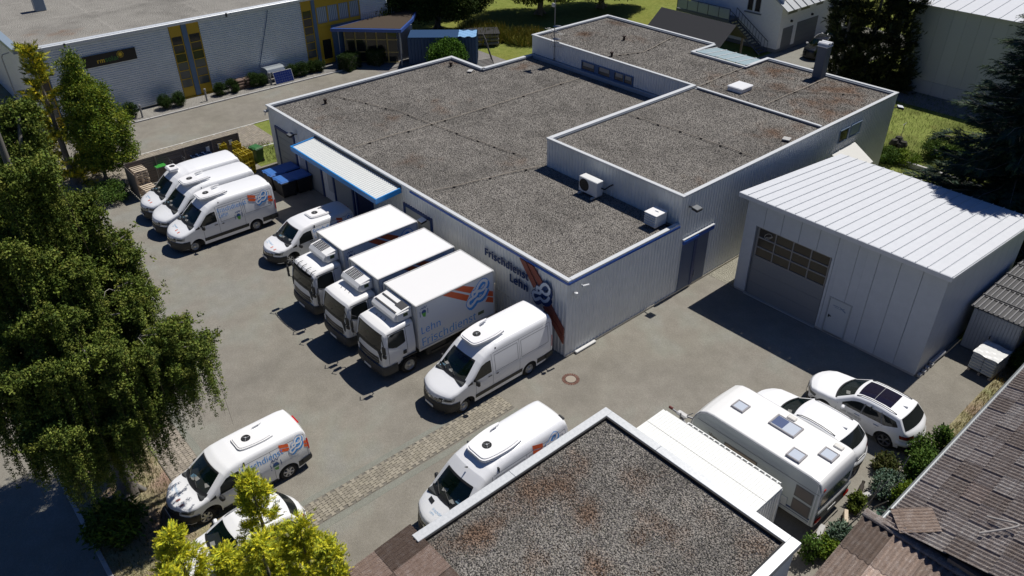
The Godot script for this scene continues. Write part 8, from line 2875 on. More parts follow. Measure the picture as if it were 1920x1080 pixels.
	var st := thing("stone_pallet", "pallet of brown stone slabs between round bushes in the gravel bed", "stones", Vector3(5.0, 0, -43.2))
	for k in 8:
		var s := MB.new()
		s.box(Vector3(-0.4 + (k % 2) * 0.75, 0.12 + (k / 2) * 0.2, 0.05 * (k % 3)), Vector3(0.7, 0.16, 0.6), 0.03, Basis(Vector3.UP, 0.1 * (k % 3)))
		part("slab", s, plain("slab_brown", lin(0.16, 0.11, 0.085), 0.9), st)
	for q in [[1.35, -42.3, "grey bollard lamp in the gravel bed right of the round bushes"], [-3.8, -42.2, "grey bollard lamp in front of the corner bush"], [7.0, -42.4, "grey bollard lamp beside the leaning solar panel"]]:
		var bo := thing("bollard_lamp", q[2], "bollard", Vector3(q[0], 0, q[1]))
		var bs := MB.new()
		bs.lathe([Vector2(0.07, 0), Vector2(0.07, 0.85), Vector2(0.09, 0.88), Vector2(0.09, 1.02), Vector2(0.0, 1.06)], Transform3D.IDENTITY, 12)
		part("post", bs, plain("bollard_grey", lin(0.22, 0.22, 0.22), 0.6), bo)
	var lp := thing("street_lamp", "slim pale lamp post at the end of the corrugated building", "lamp post", Vector3(-10.6, 0, -48.5))
	var ls := MB.new()
	ls.tube([Vector3(0, 0, 0), Vector3(0, 4.6, 0), Vector3(0.1, 4.8, 0.1), Vector3(0.7, 4.95, 0.3)], 0.06, 0.035)
	ls.box(Vector3(0.9, 4.95, 0.4), Vector3(0.55, 0.1, 0.2), 0.04, Basis(Vector3.UP, -0.4))
	part("post", ls, plain("lamp_post", lin(0.4, 0.42, 0.44), 0.4, 0.3), lp)
	# wrapped load on a pallet near the metal hall
	var w := thing("wrapped_pallet", "pallet of white sacks wrapped in film beside the metal hall", "pallet load", Vector3(13.2, 0, 12.95), -0.08)
	for i in 3:
		for j in 2:
			for k in 6:
				var s := MB.new()
				s.box(Vector3(-0.42 + i * 0.42, 0.24 + k * 0.145, -0.26 + j * 0.52), Vector3(0.43, 0.15, 0.53), 0.045, Basis(Vector3.UP, 0.03 * ((i + k + j) % 3 - 1)))
				part("sack", s, plain("sack_white", lin(0.50, 0.53, 0.53), 0.55) if (i + j + k) % 3 else plain("sack_grey", lin(0.42, 0.46, 0.48), 0.55), w)
	var film := MB.new()
	var rows := []
	for r in 9:
		var row := PackedVector3Array()
		for c in 11:
			row.append(Vector3(-0.64 + 1.28 * c / 10.0, 1.075 - 0.02 * absf(c - 5) * 0.3 + 0.018 * sin(c * 2.1 + r * 1.3), 0.54 - 1.08 * r / 8.0))
		rows.append(row)
	film.grid(rows)
	part("film", film, plain("film_white", lin(0.66, 0.67, 0.66), 0.25), w)
	var wp := MB.new()
	for z in [-0.45, 0.0, 0.45]:
		wp.box(Vector3(0, 0.07, z), Vector3(1.25, 0.12, 0.1), 0.005)
	part("runner", wp, mats.pine_wood, w)
	# garden bits between barn and yard: boards, sticks, stones
	for q in [[0.55, 13.35, 1.5, 0.14, 0.5, "pine_wood", "short pale board edging the vegetable bed"], [2.3, 13.1, 1.3, 0.2, -0.3, "concrete", "concrete slab edging the vegetable bed near the cat"], [-0.6, 12.95, 1.2, 0.2, 0.25, "concrete", "low concrete slab at the foot of the rusty shed"]]:
		var bo := MB.new()
		bo.box(Vector3(q[0], 0.14, q[1]), Vector3(q[2], 0.28, q[3]), 0.02, Basis(Vector3.UP, q[4]))
		solo("bed_edging", bo, mats[q[5]], q[6], "edging")
	var tl := thing("trellis", "leaning grey poles and sticks over the vegetable bed by the barn gutter", "trellis", Vector3(1.6, 0, 13.75))
	for k in 9:
		var s := MB.new()
		var x := -1.4 + k * 0.4
		s.rod(Vector3(x, 0.1, -0.4 + 0.1 * (k % 3)), Vector3(x + 0.9 * sin(k * 2.4), 1.5 + 0.5 * cos(k * 1.7), 0.2 + 0.35 * sin(k * 1.3)), 0.028 - 0.001 * k, 0.016, 6)
		part("pole", s, plain("pole_grey", lin(0.30, 0.28, 0.25), 0.9), tl)
	var pl := thing("loose_sheet", "loose brown corrugated sheet lying between shed ridge and barn roof", "roof sheet", Vector3(-0.25, 2.80, 15.6), 0.25)
	for k in 2:
		var q := part("sheet", wavy_sheet(0.95, 1.0, 0.12, 0.014), mats.sheet_brown, pl)
		q.transform = Transform3D(Basis(Vector3(0, 1, 0), 0.5) * Basis(Vector3(1, 0, 0), -0.16), Vector3(0.1 + k * 0.12, 0.02 + 0.04 * k, 0.4 + k * 0.18))
	# rotary thing in the garden
	var mw := thing("garden_heap", "dark heap with a thin pole on the lawn beside the company hall", "garden heap", Vector3(33.6, 0, -1.2))
	for k in 7:
		var s := MB.new()
		s.lathe([Vector2(0.0, 0.42), Vector2(0.22, 0.34), Vector2(0.3, 0.12), Vector2(0.25, 0.0)], Transform3D(Basis(Vector3.UP, k), Vector3(0.35 * cos(k * 2.0), 0.05 * k, 0.35 * sin(k * 2.0))), 7)
		part("lump", s, plain("lump_dark", lin(0.03, 0.028, 0.022), 0.9), mw)
	var po := MB.new()
	po.rod(Vector3(0.1, 0, 0), Vector3(0.1, 1.7, 0), 0.02)
	po.rod(Vector3(-0.15, 1.66, 0), Vector3(0.35, 1.7, 0), 0.02)
	part("pole", po, plain("steel_dull", lin(0.28, 0.28, 0.29), 0.45, 0.5), mw)

func wheelie_bin(called: String, label: String, at: Vector3, turn: float, size: Vector3, key: String, body: Color, lid: Color, group: String) -> Node3D:
	var o := thing(called, label, "bin", at, turn, group)
	var st := MB.new()
	var rows := []
	for k in 2:
		var s := 0.40 if k == 0 else 0.5
		var y := 0.06 if k == 0 else size.y
		rows.append([Vector3(-size.x * s, y, size.z * s), Vector3(size.x * s, y, size.z * s), Vector3(size.x * s, y, -size.z * s), Vector3(-size.x * s, y, -size.z * s)])
	for i in 4:
		st.quad(rows[0][i], rows[0][(i + 1) % 4], rows[1][(i + 1) % 4], rows[1][i])
	st.quad(rows[0][3], rows[0][2], rows[0][1], rows[0][0])
	st.box(Vector3(0, size.y - 0.04, 0), Vector3(size.x + 0.05, 0.07, size.z + 0.05), 0.02)
	part("tub", st, plain(key, body, 0.55), o)
	var l := MB.new()
	l.box(Vector3(0, size.y + 0.03, 0), Vector3(size.x + 0.04, 0.06, size.z + 0.03), 0.025)
	l.box(Vector3(0, size.y + 0.07, 0), Vector3(size.x - 0.12, 0.04, size.z - 0.14), 0.02)
	for s in [-1.0, 1.0]:
		l.box(Vector3(-size.x * 0.5 - 0.03, size.y + 0.02, s * size.z * 0.25), Vector3(0.08, 0.05, 0.12), 0.015)
	part("lid", l, plain(key + "_lid", lid, 0.35), o)
	for s in [-1.0, 1.0]:
		var w := MB.new()
		w.lathe([Vector2(0, 0.03), Vector2(0.09, 0.03), Vector2(0.10, 0), Vector2(0.09, -0.03), Vector2(0, -0.03)], Transform3D(Basis(Vector3(1, 0, 0), Vector3(0, 0, 1), Vector3(0, -1, 0)), Vector3(size.x * 0.34, 0.10, s * size.z * 0.40)), 12)
		part("wheel", w, plain("rubber", lin(0.012, 0.012, 0.013), 0.85), o)
	return o

# walking cat: one skin over loops along the spine
func build_cat() -> void:
	var o := thing("cat", "dark tabby cat with white paws walking on the asphalt behind the caravan", "cat", Vector3(2.5, 0, 12.85), 0.25)
	var st := MB.new()
	var loop := func(c: Vector3, r: float, ry: float) -> PackedVector3Array:
		var p := PackedVector3Array()
		for k in 11:
			var a := TAU * k / 10.0
			p.append(c + Vector3(0, sin(a) * ry, cos(a) * r))
		return p
	var rows := []
	for q in [[-0.26, 0.27, 0.01], [-0.25, 0.27, 0.06], [-0.18, 0.265, 0.085], [-0.08, 0.25, 0.088], [0.03, 0.245, 0.085], [0.13, 0.26, 0.08], [0.19, 0.28, 0.062], [0.23, 0.30, 0.05], [0.26, 0.32, 0.056], [0.30, 0.325, 0.058], [0.34, 0.315, 0.045], [0.37, 0.305, 0.026], [0.38, 0.30, 0.008]]:
		rows.append(loop.call(Vector3(q[0], q[1], 0), q[2], q[2] * 1.1))
	st.grid(rows)
	for l in [[0.16, 0.045, 0.04], [0.12, -0.045, -0.03], [-0.17, 0.05, -0.03], [-0.21, -0.05, 0.05]]:
		st.tube([Vector3(l[0], 0.24, l[1]), Vector3(l[0] + (0.02 if l[0] > 0 else -0.05), 0.13, l[1]), Vector3(l[0] + l[2], 0.03, l[1])], 0.04, 0.02, 8)
	for s in [-1.0, 1.0]:
		st.rod(Vector3(0.29, 0.36, s * 0.034), Vector3(0.285, 0.415, s * 0.042), 0.024, 0.003, 6)
	st.tube([Vector3(-0.25, 0.29, 0), Vector3(-0.36, 0.25, 0.03), Vector3(-0.47, 0.20, 0.02), Vector3(-0.55, 0.22, -0.02)], 0.022, 0.014, 7)
	part("fur", st, plain("cat_fur", lin(0.035, 0.028, 0.022), 0.9), o)
	var pw := MB.new()
	for l in [[0.20, 0.045], [0.09, -0.045], [-0.20, 0.05], [-0.16, -0.05]]:
		pw.box(Vector3(l[0] + 0.015, 0.018, l[1]), Vector3(0.06, 0.036, 0.04), 0.015)
	pw.box(Vector3(0.22, 0.255, 0), Vector3(0.03, 0.06, 0.05), 0.015)
	part("white_paws", pw, plain("cat_white", lin(0.5, 0.48, 0.45), 0.9), o)
	var ey := MB.new()
	for s in [-1.0, 1.0]:
		ey.lathe([Vector2(0, 0.004), Vector2(0.008, 0.0)], Transform3D(Basis(Vector3(0, 0, 1), Vector3(1, 0, 0), Vector3(0, 1, 0)), Vector3(0.357, 0.325, s * 0.022)), 8)
	part("eyes", ey, plain("cat_eyes", lin(0.3, 0.32, 0.05), 0.2), o)

# ---------- plants
func spray(n: int, ll: float, lw: float, rad: float, sd: int, hang := false) -> ArrayMesh:
	var r := RandomNumberGenerator.new()
	r.seed = sd
	var st := MB.new()
	for k in n:
		var c := Vector3(r.randf_range(-1, 1), r.randf_range(-1, 1), r.randf_range(-1, 1)) * rad
		var d := Vector3(r.randf_range(-1, 1), r.randf_range(-1.2, 0.2) if hang else r.randf_range(-0.5, 0.8), r.randf_range(-1, 1)).normalized()
		var s := d.cross(Vector3(r.randf() - 0.5, r.randf(), r.randf() - 0.5)).normalized() * lw * 0.5
		var up := s.cross(d).normalized() * lw * 0.15
		var f := r.randf_range(0.8, 1.2)
		st.col = Color(f, f, f)
		st.tri(c, c + d * ll * 0.5 + s + up, c + d * ll)
		st.tri(c, c + d * ll, c + d * ll * 0.5 - s + up)
	return st.mesh()

# flat feathered frond along +y, for conifers
func frond(l: float, w: float, n: int, sd: int) -> ArrayMesh:
	var r := RandomNumberGenerator.new()
	r.seed = sd
	var st := MB.new()
	for k in n:
		var t := (k + 0.5) / n
		for s in [-1.0, 1.0]:
			var p := Vector3(0, l * t, 0)
			var q := p + Vector3(s * w * (1.0 - t * 0.8) * r.randf_range(0.7, 1.1), l * 0.22, r.randf_range(-0.3, 0.3) * w)
			var b := Vector3(0, l * 0.09, 0)
			var f := r.randf_range(0.75, 1.25)
			st.col = Color(f, f, f)
			st.tri(p - b, q, p + b)
	st.tri(Vector3(-w * 0.1, 0, 0), Vector3(w * 0.1, 0, 0), Vector3(0, l * 1.1, 0))
	return st.mesh()

func tints(base: Array, sd: int, n := 61) -> Array:
	var r := RandomNumberGenerator.new()
	r.seed = sd
	var o := []
	for k in n:
		var c: Color = base[r.randi() % base.size()]
		var f := r.randf_range(0.75, 1.25)
		o.append(Color(c.r * f * r.randf_range(0.92, 1.08), c.g * f, c.b * f))
	return o

func rnd_basis(r: RandomNumberGenerator, s: float) -> Basis:
	return Basis(Vector3(r.randf() - 0.5, r.randf() - 0.5, r.randf() - 0.5).normalized(), r.randf() * TAU).scaled(Vector3.ONE * s)

# leaf clumps through a set of ellipsoids [centre, radii, count]; thicker towards the outside, with holes
func crown(o: Node3D, blobs: Array, leaf: ArrayMesh, m: Material, cols: Array, sd: int, smin := 0.7, smax := 1.3, hole := -0.15) -> void:
	var r := RandomNumberGenerator.new()
	r.seed = sd
	var nz := fnoise(sd, 0.9, 2)
	var xf := []
	for b in blobs:
		var n := 0
		var tries := 0
		while n < int(b[2]) and tries < int(b[2]) * 6:
			tries += 1
			var d := Vector3(r.randfn(), r.randfn(), r.randfn()).normalized()
			var q := pow(r.randf(), 0.4)
			var p: Vector3 = b[0] + d * b[1] * q
			if nz.get_noise_3d(p.x, p.y, p.z) < hole or p.y < 0.05:
				continue
			xf.append(Transform3D(rnd_basis(r, r.randf_range(smin, smax)), p))
			n += 1
	scatter("crown", leaf, m, xf, cols, o)

func limbs(o: Node3D, base: Vector3, top: Vector3, r0: float, tips: Array, mat: Material) -> void:
	var t := MB.new()
	t.tube([base - Vector3(0, 0.1, 0), base + Vector3(0, 0.5, 0), base.lerp(top, 0.35) + Vector3(0.1, 0, 0.05), base.lerp(top, 0.7), top], r0, r0 * 0.25, 9)
	for k in 4:
		var a := k * 1.6 + 0.4
		t.rod(base + Vector3(cos(a), 0.0, sin(a)) * r0 * 1.7, base + Vector3(0, 0.7, 0), r0 * 0.35, r0 * 0.4, 6)
	part("trunk", t, mat, o)
	for q in tips:
		var e: Vector3 = q
		var s := base.lerp(top, clampf((e.y - base.y) / (top.y - base.y) - 0.22, 0.2, 0.95))
		var b := MB.new()
		b.tube([s, s.lerp(e, 0.4) + Vector3(0, 0.5, 0), s.lerp(e, 0.8) + Vector3(0, 0.45, 0), e], r0 * 0.32, r0 * 0.08, 6)
		part("limb", b, mat, o)

func build_birch() -> void:
	var o := thing("weeping_birch", "large weeping birch with hanging leafy strands on the verge by the street", "tree")
	var base := Vector3(-17.65, 0, -4.95)
	var top := Vector3(-17.3, 14.8, -5.4)
	var r := RandomNumberGenerator.new()
	r.seed = 77
	var tips := [Vector3(-16.3, 14.2, -6.6), Vector3(-17.2, 13.2, -4.2), Vector3(-15.9, 11.4, -5.6), Vector3(-15.0, 9.9, -5.2), Vector3(-15.5, 9.0, -3.9), Vector3(-16.3, 8.6, -3.0), Vector3(-14.7, 7.0, -2.2), Vector3(-14.6, 7.4, -3.1), Vector3(-15.6, 7.8, -2.4), Vector3(-16.6, 7.2, -2.3), Vector3(-16.9, 6.0, -1.9), Vector3(-18.4, 7.2, -2.6), Vector3(-19.7, 7.0, -2.9), Vector3(-18.8, 5.8, -2.4), Vector3(-19.6, 9.0, -3.9), Vector3(-20.3, 7.8, -3.3), Vector3(-19.7, 10.6, -6.2), Vector3(-18.6, 11.6, -3.6), Vector3(-18.2, 9.6, -2.8), Vector3(-17.0, 10.2, -3.6), Vector3(-16.0, 9.4, -7.8), Vector3(-18.5, 9.0, -8.6), Vector3(-17.0, 12.0, -7.6), Vector3(-20.8, 8.0, -5.6), Vector3(-15.2, 7.2, -6.6), Vector3(-19.0, 12.8, -5.8), Vector3(-18.9, 8.4, -2.2), Vector3(-17.6, 8.2, -2.2), Vector3(-19.3, 6.4, -1.9)]
	var bark := plain("birch_bark", lin(0.16, 0.15, 0.135), 0.9)
	limbs(o, base, top, 0.30, tips, bark)
	# low part of an old birch trunk is nearly black
	var bt := MB.new()
	bt.tube([base - Vector3(0, 0.1, 0), base + Vector3(0.0, 0.6, 0), base + Vector3(0.03, 2.6, -0.03)], 0.40, 0.30, 10)
	part("old_bark", bt, mats.bark, o)
	var xf := []
	var leaf := spray(15, 0.075, 0.048, 0.085, 5, true)
	var twigs := MB.new()
	for t in tips:
		var e: Vector3 = t
		var s := base.lerp(top, clampf(e.y / top.y - 0.22, 0.2, 0.95))
		var side := (e - s).cross(Vector3.UP).normalized()
		# each bough carries a curtain: bundles of strands that hang from its outer half
		for k in 25:
			var q := r.randf_range(0.30, 1.08)
			var lat := r.randf_range(-1.0, 1.0) * (0.25 + 0.55 * q)
			var a := s.lerp(e, q) + Vector3(0, 0.55 * sin(minf(q, 1.0) * PI) - absf(lat) * 0.35, 0) + side * lat
			var out := Vector3(a.x - base.x, 0, a.z - base.z).normalized()
			var whole := minf(r.randf_range(1.6, 4.2) * (0.65 + 0.35 * a.y / 10.0), a.y - 1.4)
			for b in 4:
				var o2 := a + Vector3(r.randfn(), r.randfn() * 0.4, r.randfn()) * 0.11
				var fall := whole * r.randf_range(0.55, 1.05)
				var bend := r.randf_range(0.02, 0.22)
				var steps := int(fall / 0.10)
				for j in steps:
					var u := j / float(maxi(steps, 1))
					var p := o2 + out * bend * fall * u * (1.0 - u * 0.6) - Vector3(0, fall * u, 0)
					var sc := r.randf_range(0.75, 1.2) * (1.0 - 0.45 * u * u)
					xf.append(Transform3D(rnd_basis(r, sc), p + Vector3(r.randfn(), r.randfn(), r.randfn()) * 0.03))
			if k % 3 == 0:
				twigs.tube([a, a + out * 0.1 * whole - Vector3(0, whole * 0.5, 0), a + out * 0.12 * whole - Vector3(0, whole, 0)], 0.008, 0.003, 4)
			# tufts that thatch the top of the bough
			for j in 26:
				xf.append(Transform3D(rnd_basis(r, r.randf_range(0.8, 1.4)), a + Vector3(r.randfn() * 0.20, r.randf_range(-0.15, 0.12), r.randfn() * 0.20)))
	scatter("crown", leaf, leafy("birch_leaf", Color(1, 1, 1), 0.5), xf, tints([Color(0.135, 0.180, 0.032), Color(0.10, 0.145, 0.028), Color(0.185, 0.215, 0.045), Color(0.07, 0.105, 0.024)], 9), o)
	part("hanging_twigs", twigs, plain("twig_brown", lin(0.07, 0.05, 0.035), 0.9), o)
	for k in 14:
		var e: Vector3 = tips[(k * 5 + 2) % tips.size()]
		var s := base.lerp(top, clampf(e.y / top.y - 0.22, 0.2, 0.95))
		var p := s.lerp(e, 0.75) + Vector3(0, 0.5, 0)
		var d := Vector3(e.x - s.x, 0, e.z - s.z).normalized()
		var tw := MB.new()
		for j in 5:
			var dd := (d + Vector3(r.randfn() * 0.5, r.randf_range(-0.1, 0.3), r.randfn() * 0.5)).normalized()
			var l := r.randf_range(0.5, 1.1)
			tw.tube([p, p + dd * l * 0.4 + Vector3(0, 0.14, 0), p + dd * l * 0.75 + Vector3(0, 0.10, 0), p + dd * l + Vector3(0, -0.10, 0)], 0.014, 0.004, 5)
		part("bare_twig", tw, plain("twig_pale", lin(0.36, 0.34, 0.30), 0.9), o)

func build_conifer(called: String, label: String, base: Vector3, h: float, rad: float, m: Material, cols: Array, n: int, sd: int, fl: float, cone := 0.85, group := "") -> void:
	var o := thing(called, label, "tree", base, 0.0, group)
	var t := MB.new()
	t.tube([Vector3(0, -0.1, 0), Vector3(0.05, h * 0.5, 0), Vector3(0, h * 0.95, 0)], rad * 0.12, 0.02, 7)
	part("trunk", t, mats.bark, o)
	var r := RandomNumberGenerator.new()
	r.seed = sd
	var xf := []
	var per := 46
	while xf.size() < n:
		# a branch tip on the outline or within, then its fan of fronds
		var u := pow(r.randf(), 1.2)
		var a := r.randf() * TAU
		var lim := rad * (pow(1.0 - u, cone) + 0.04) * r.randf_range(0.72, 1.16)
		var q := lim * pow(r.randf(), 0.42)
		var c := Vector3(cos(a) * q, 0.15 + u * (h - 0.25), sin(a) * q)
		var d := (Vector3(cos(a), r.randf_range(0.2, 1.4), sin(a)) + Vector3(r.randfn(), r.randfn(), r.randfn()) * 0.3).normalized()
		var spread := fl * r.randf_range(0.55, 1.0)
		for k in per:
			var p := c + d * r.randf_range(-0.7, 1.3) * spread * 1.3 + Vector3(r.randfn(), r.randfn() * 0.6, r.randfn()) * spread * 0.55
			var dd := (d + Vector3(r.randfn(), r.randfn(), r.randfn()) * 0.45).normalized()
			var x := dd.cross(Vector3(r.randfn(), r.randfn(), r.randfn())).normalized()
			xf.append(Transform3D(Basis(x, dd, x.cross(dd)).scaled(Vector3.ONE * r.randf_range(0.6, 1.2)), p))
	scatter("crown", frond(fl, fl * 0.42, 6, sd), m, xf, cols, o)

func build_spruce(base: Vector3, h: float, rad: float, label: String, sd: int) -> void:
	var o := thing("spruce", label, "tree", base)
	var t := MB.new()
	t.tube([Vector3(0, -0.1, 0), Vector3(0, h * 0.5, 0), Vector3(0, h, 0)], 0.32, 0.03, 8)
	part("trunk", t, mats.bark, o)
	var r := RandomNumberGenerator.new()
	r.seed = sd
	var xf := []
	var bm := MB.new()
	var y := 1.4
	while y < h - 0.4:
		var reach := rad * pow(1.0 - y / h, 0.75)
		var n := 9
		for k in n:
			var a := TAU * (k + r.randf()) / n + y
			var l := reach * r.randf_range(0.72, 1.1)
			var d := Vector3(cos(a), 0, sin(a))
			var prev := Vector3(0, y, 0)
			var path := [prev]
			for j in range(1, 6):
				var u := j / 5.0
				path.append(Vector3(0, y, 0) + d * l * u + Vector3(0, -0.9 * u + 0.75 * u * u + 0.15 * r.randfn() * u, 0))
			bm.tube(path, 0.05, 0.012, 4)
			var cnt := int(l * 26)
			for j in cnt:
				var u := r.randf_range(0.12, 1.0)
				var i := mini(int(u * 5), 4)
				var p: Vector3 = path[i].lerp(path[i + 1], u * 5 - i)
				var sd2 := d.cross(Vector3.UP) * r.randf_range(-1, 1) * (0.2 + 0.55 * (1.0 - absf(u - 0.55)))
				var dd := (d * 0.7 + sd2 + Vector3(0, r.randf_range(-0.5, 0.15), 0)).normalized()
				var x := dd.cross(Vector3.UP + Vector3(r.randfn(), 0, r.randfn()) * 0.3).normalized()
				xf.append(Transform3D(Basis(x, dd, x.cross(dd)).scaled(Vector3.ONE * r.randf_range(0.7, 1.3)), p + sd2 * 0.5))
		y += 0.42
	part("branches", bm, mats.bark, o)
	scatter("crown", frond(0.42, 0.15, 7, sd), leafy("spruce_needle", Color(1, 1, 1), 0.15), xf, tints([Color(0.028, 0.052, 0.036), Color(0.040, 0.068, 0.042), Color(0.055, 0.085, 0.040)], sd), o)

func bush(called: String, label: String, at: Vector3, rad: Vector3, n: int, leaf: ArrayMesh, m: Material, cols: Array, sd: int, group := "", cat := "shrub") -> Node3D:
	var o := thing(called, label, cat, at, 0.0, group)
	var st := MB.new()
	for k in 5:
		var a := k * 1.3 + sd
		st.rod(Vector3(0, -0.05, 0), Vector3(cos(a) * rad.x * 0.5, rad.y * 1.1, sin(a) * rad.z * 0.5), 0.025, 0.008, 5)
	part("stems", st, mats.bark, o)
	crown(o, [[Vector3(0, rad.y, 0), rad, n]], leaf, m, cols, sd, 0.7, 1.3, -0.28)
	return o

func build_plants() -> void:
	build_birch()
	var gold := leafy("gold_frond", Color(1, 1, 1), 0.4)
	var goldc := tints([Color(0.78, 0.74, 0.05), Color(0.62, 0.64, 0.05), Color(0.42, 0.47, 0.05), Color(0.24, 0.30, 0.04)], 3)
	build_conifer("gold_cypress", "tall golden false cypress behind the birch by the blue building", Vector3(-11.2, 0, -33.6), 9.0, 2.0, gold, tints([Color(0.75, 0.62, 0.04), Color(0.40, 0.40, 0.04), Color(0.14, 0.18, 0.03), Color(0.08, 0.11, 0.02)], 4), 5200, 21, 0.30, 0.8)
	var o := thing("light_tree", "airy light green young tree right of the golden cypress", "tree")
	var lb := Vector3(-9.6, 0, -32.3)
	limbs(o, lb, lb + Vector3(0.1, 8.2, 0), 0.14, [lb + Vector3(1.5, 5.0, 0.5), lb + Vector3(-1.3, 4.5, 0.8), lb + Vector3(0.6, 4.0, 1.4), lb + Vector3(1.2, 3.2, -0.8), lb + Vector3(-0.8, 6.2, 0.3), lb + Vector3(0.7, 6.6, 0.2), lb + Vector3(1.9, 3.4, 0.9), lb + Vector3(-1.4, 2.6, -0.4)], mats.bark)
	crown(o, [[lb + Vector3(0, 7.4, 0), Vector3(0.7, 1.2, 0.7), 420], [lb + Vector3(0.2, 5.6, 0.1), Vector3(1.5, 1.4, 1.4), 1500], [lb + Vector3(0.4, 3.8, 0.2), Vector3(2.0, 1.5, 1.9), 2300], [lb + Vector3(0.5, 2.2, 0.3), Vector3(1.9, 1.2, 1.7), 1500]], spray(9, 0.16, 0.06, 0.2, 8), leafy("light_leaf", Color(1, 1, 1), 0.6), tints([Color(0.19, 0.27, 0.03), Color(0.13, 0.20, 0.028), Color(0.26, 0.30, 0.04), Color(0.07, 0.12, 0.025)], 5), 31, 0.7, 1.3, -0.05)
	# yellow conifers at the bottom edge
	var th := [[-15.25, 1.75, 4.7, 0.80, "tallest yellow conifer, its tip over the white car roof"], [-17.75, 1.7, 4.2, 0.85, "yellow conifer beside the nose of the white car"], [-16.75, 2.6, 3.3, 0.75, "low yellow conifer before the windscreen of the white car"], [-14.5, 4.9, 4.0, 0.55, "slim yellow conifer nearest the brown shed"], [-15.9, 3.4, 3.9, 0.9, "yellow conifer in the middle of the front row"], [-14.75, 3.6, 4.0, 0.8, "yellow conifer beside the rear wheel of the white car"], [-18.4, 2.7, 3.9, 0.9, "yellow conifer at the street end of the row"]]
	for k in th.size():
		build_conifer("yellow_conifer", th[k][4], Vector3(th[k][0], 0, th[k][1]), th[k][2], th[k][3], gold, goldc, 6400, 41 + k, 0.15, 0.5, "yellow conifers along the verge")
	var dark := leafy("cypress_frond", Color(1, 1, 1), 0.1)
	var dcol := tints([Color(0.030, 0.042, 0.018), Color(0.042, 0.052, 0.020), Color(0.060, 0.062, 0.026)], 6)
	for q in [[40.9, -10.2, 1.75, 12.0, "dark column cypress nearest the white house"], [42.6, -8.9, 1.9, 12.5, "dark column cypress in the middle of the three behind the hall"], [44.1, -7.6, 1.7, 11.8, "dark column cypress beside the tall grey hall"]]:
		build_conifer("column_cypress", q[4], Vector3(q[0], 0, q[1]), q[3], q[2], dark, dcol, 9000, int(q[0]), 0.40, 0.22, "column cypresses behind the company hall")
	build_spruce(Vector3(24.6, 0, 8.6), 17.0, 5.6, "big blue-green spruce behind the metal hall", 61)
	build_spruce(Vector3(31.0, 0, 9.0), 16.0, 5.6, "second spruce farther back beside the lawn", 62)
	# broadleaf trees behind
	var dk := leafy("broad_leaf", Color(1, 1, 1), 0.35)
	var leaf := spray(12, 0.20, 0.12, 0.34, 12)
	var bl := [[27.0, -45.8, 13.0, "dark broadleaf tree above the blue container"], [39.0, -43.6, 13.0, "dark broadleaf tree behind the aerial mast"], [45.8, -41.0, 12.0, "broadleaf tree overhanging the far roof corner"], [20.4, -48.6, 12.0, "dark broadleaf tree beside the entrance porch"], [33.2, -52.5, 14.0, "broadleaf tree farther back between the two dark trees"]]
	for k in bl.size():
		var q: Array = bl[k]
		var t := thing("broadleaf_tree", q[3], "tree", Vector3.ZERO, 0.0, "trees behind the company hall")
		var b := Vector3(q[0], 0, q[1])
		var h: float = q[2]
		limbs(t, b, b + Vector3(0.3, h * 0.8, 0.2), 0.38, [b + Vector3(4, h * 0.5, 1), b + Vector3(-4, h * 0.5, 1.5), b + Vector3(1, h * 0.45, 4), b + Vector3(-1, h * 0.6, -3), b + Vector3(3, h * 0.7, -2), b + Vector3(-2.5, h * 0.4, 3)], mats.bark)
		crown(t, [[b + Vector3(0, h * 0.58, 0), Vector3(4.8, h * 0.40, 4.8), 5200], [b + Vector3(3.0, h * 0.30, 2.0), Vector3(2.4, 1.8, 2.2), 1000], [b + Vector3(-3.0, h * 0.28, 1.6), Vector3(2.3, 1.7, 2.2), 1000], [b + Vector3(0, h * 0.27, 3.2), Vector3(2.2, 1.6, 1.9), 800]], leaf, dk, tints([Color(0.030, 0.052, 0.012), Color(0.042, 0.068, 0.014), Color(0.060, 0.085, 0.018)], 70 + k), 80 + k, 0.7, 1.3, -0.05)
	# tall yellow grasses behind the container
	var blade := frond(0.8, 0.10, 5, 3)
	var gy := leafy("tall_grass", Color(1, 1, 1), 0.4)
	for q in [[28.6, -40.6, 2.4, 1.5, "patch of tall yellow grass between the dark trees"], [31.4, -37.4, 2.2, 1.1, "patch of tall yellow grass behind the low roof"], [24.6, -41.6, 1.6, 1.3, "patch of tall straw grass above the blue container"]]:
		var t := thing("tall_grass", q[4], "grass", Vector3(q[0], 0, q[1]), 0.0, "", "stuff")
		var xf := []
		for k in 1900:
			var a := rng.randf() * TAU
			var rr := sqrt(rng.randf()) * float(q[2])
			xf.append(Transform3D(Basis(Vector3(rng.randfn() * 0.3, 1, rng.randfn() * 0.3).normalized(), rng.randf() * TAU).rotated(Vector3(1, 0, 0), rng.randfn() * 0.2).scaled(Vector3.ONE * float(q[3]) * rng.randf_range(0.6, 1.2)), Vector3(cos(a) * rr, 0, sin(a) * rr)))
		scatter("blades", blade, gy, xf, tints([Color(0.30, 0.23, 0.05), Color(0.20, 0.18, 0.04), Color(0.13, 0.15, 0.03)], 91), t)
	var bright := leafy("bright_leaf", Color(1, 1, 1), 0.5)
	bush("green_shrub", "bright green leafy shrub in front of the blue container", Vector3(20.3, 0, -35.4), Vector3(1.7, 1.35, 1.5), 1500, spray(9, 0.22, 0.07, 0.2, 14), bright, tints([Color(0.07, 0.15, 0.018), Color(0.10, 0.20, 0.025), Color(0.04, 0.09, 0.014)], 15), 16)
	var box := leafy("box_leaf", Color(1, 1, 1), 0.2)
	var bleaf := spray(12, 0.06, 0.035, 0.09, 17)
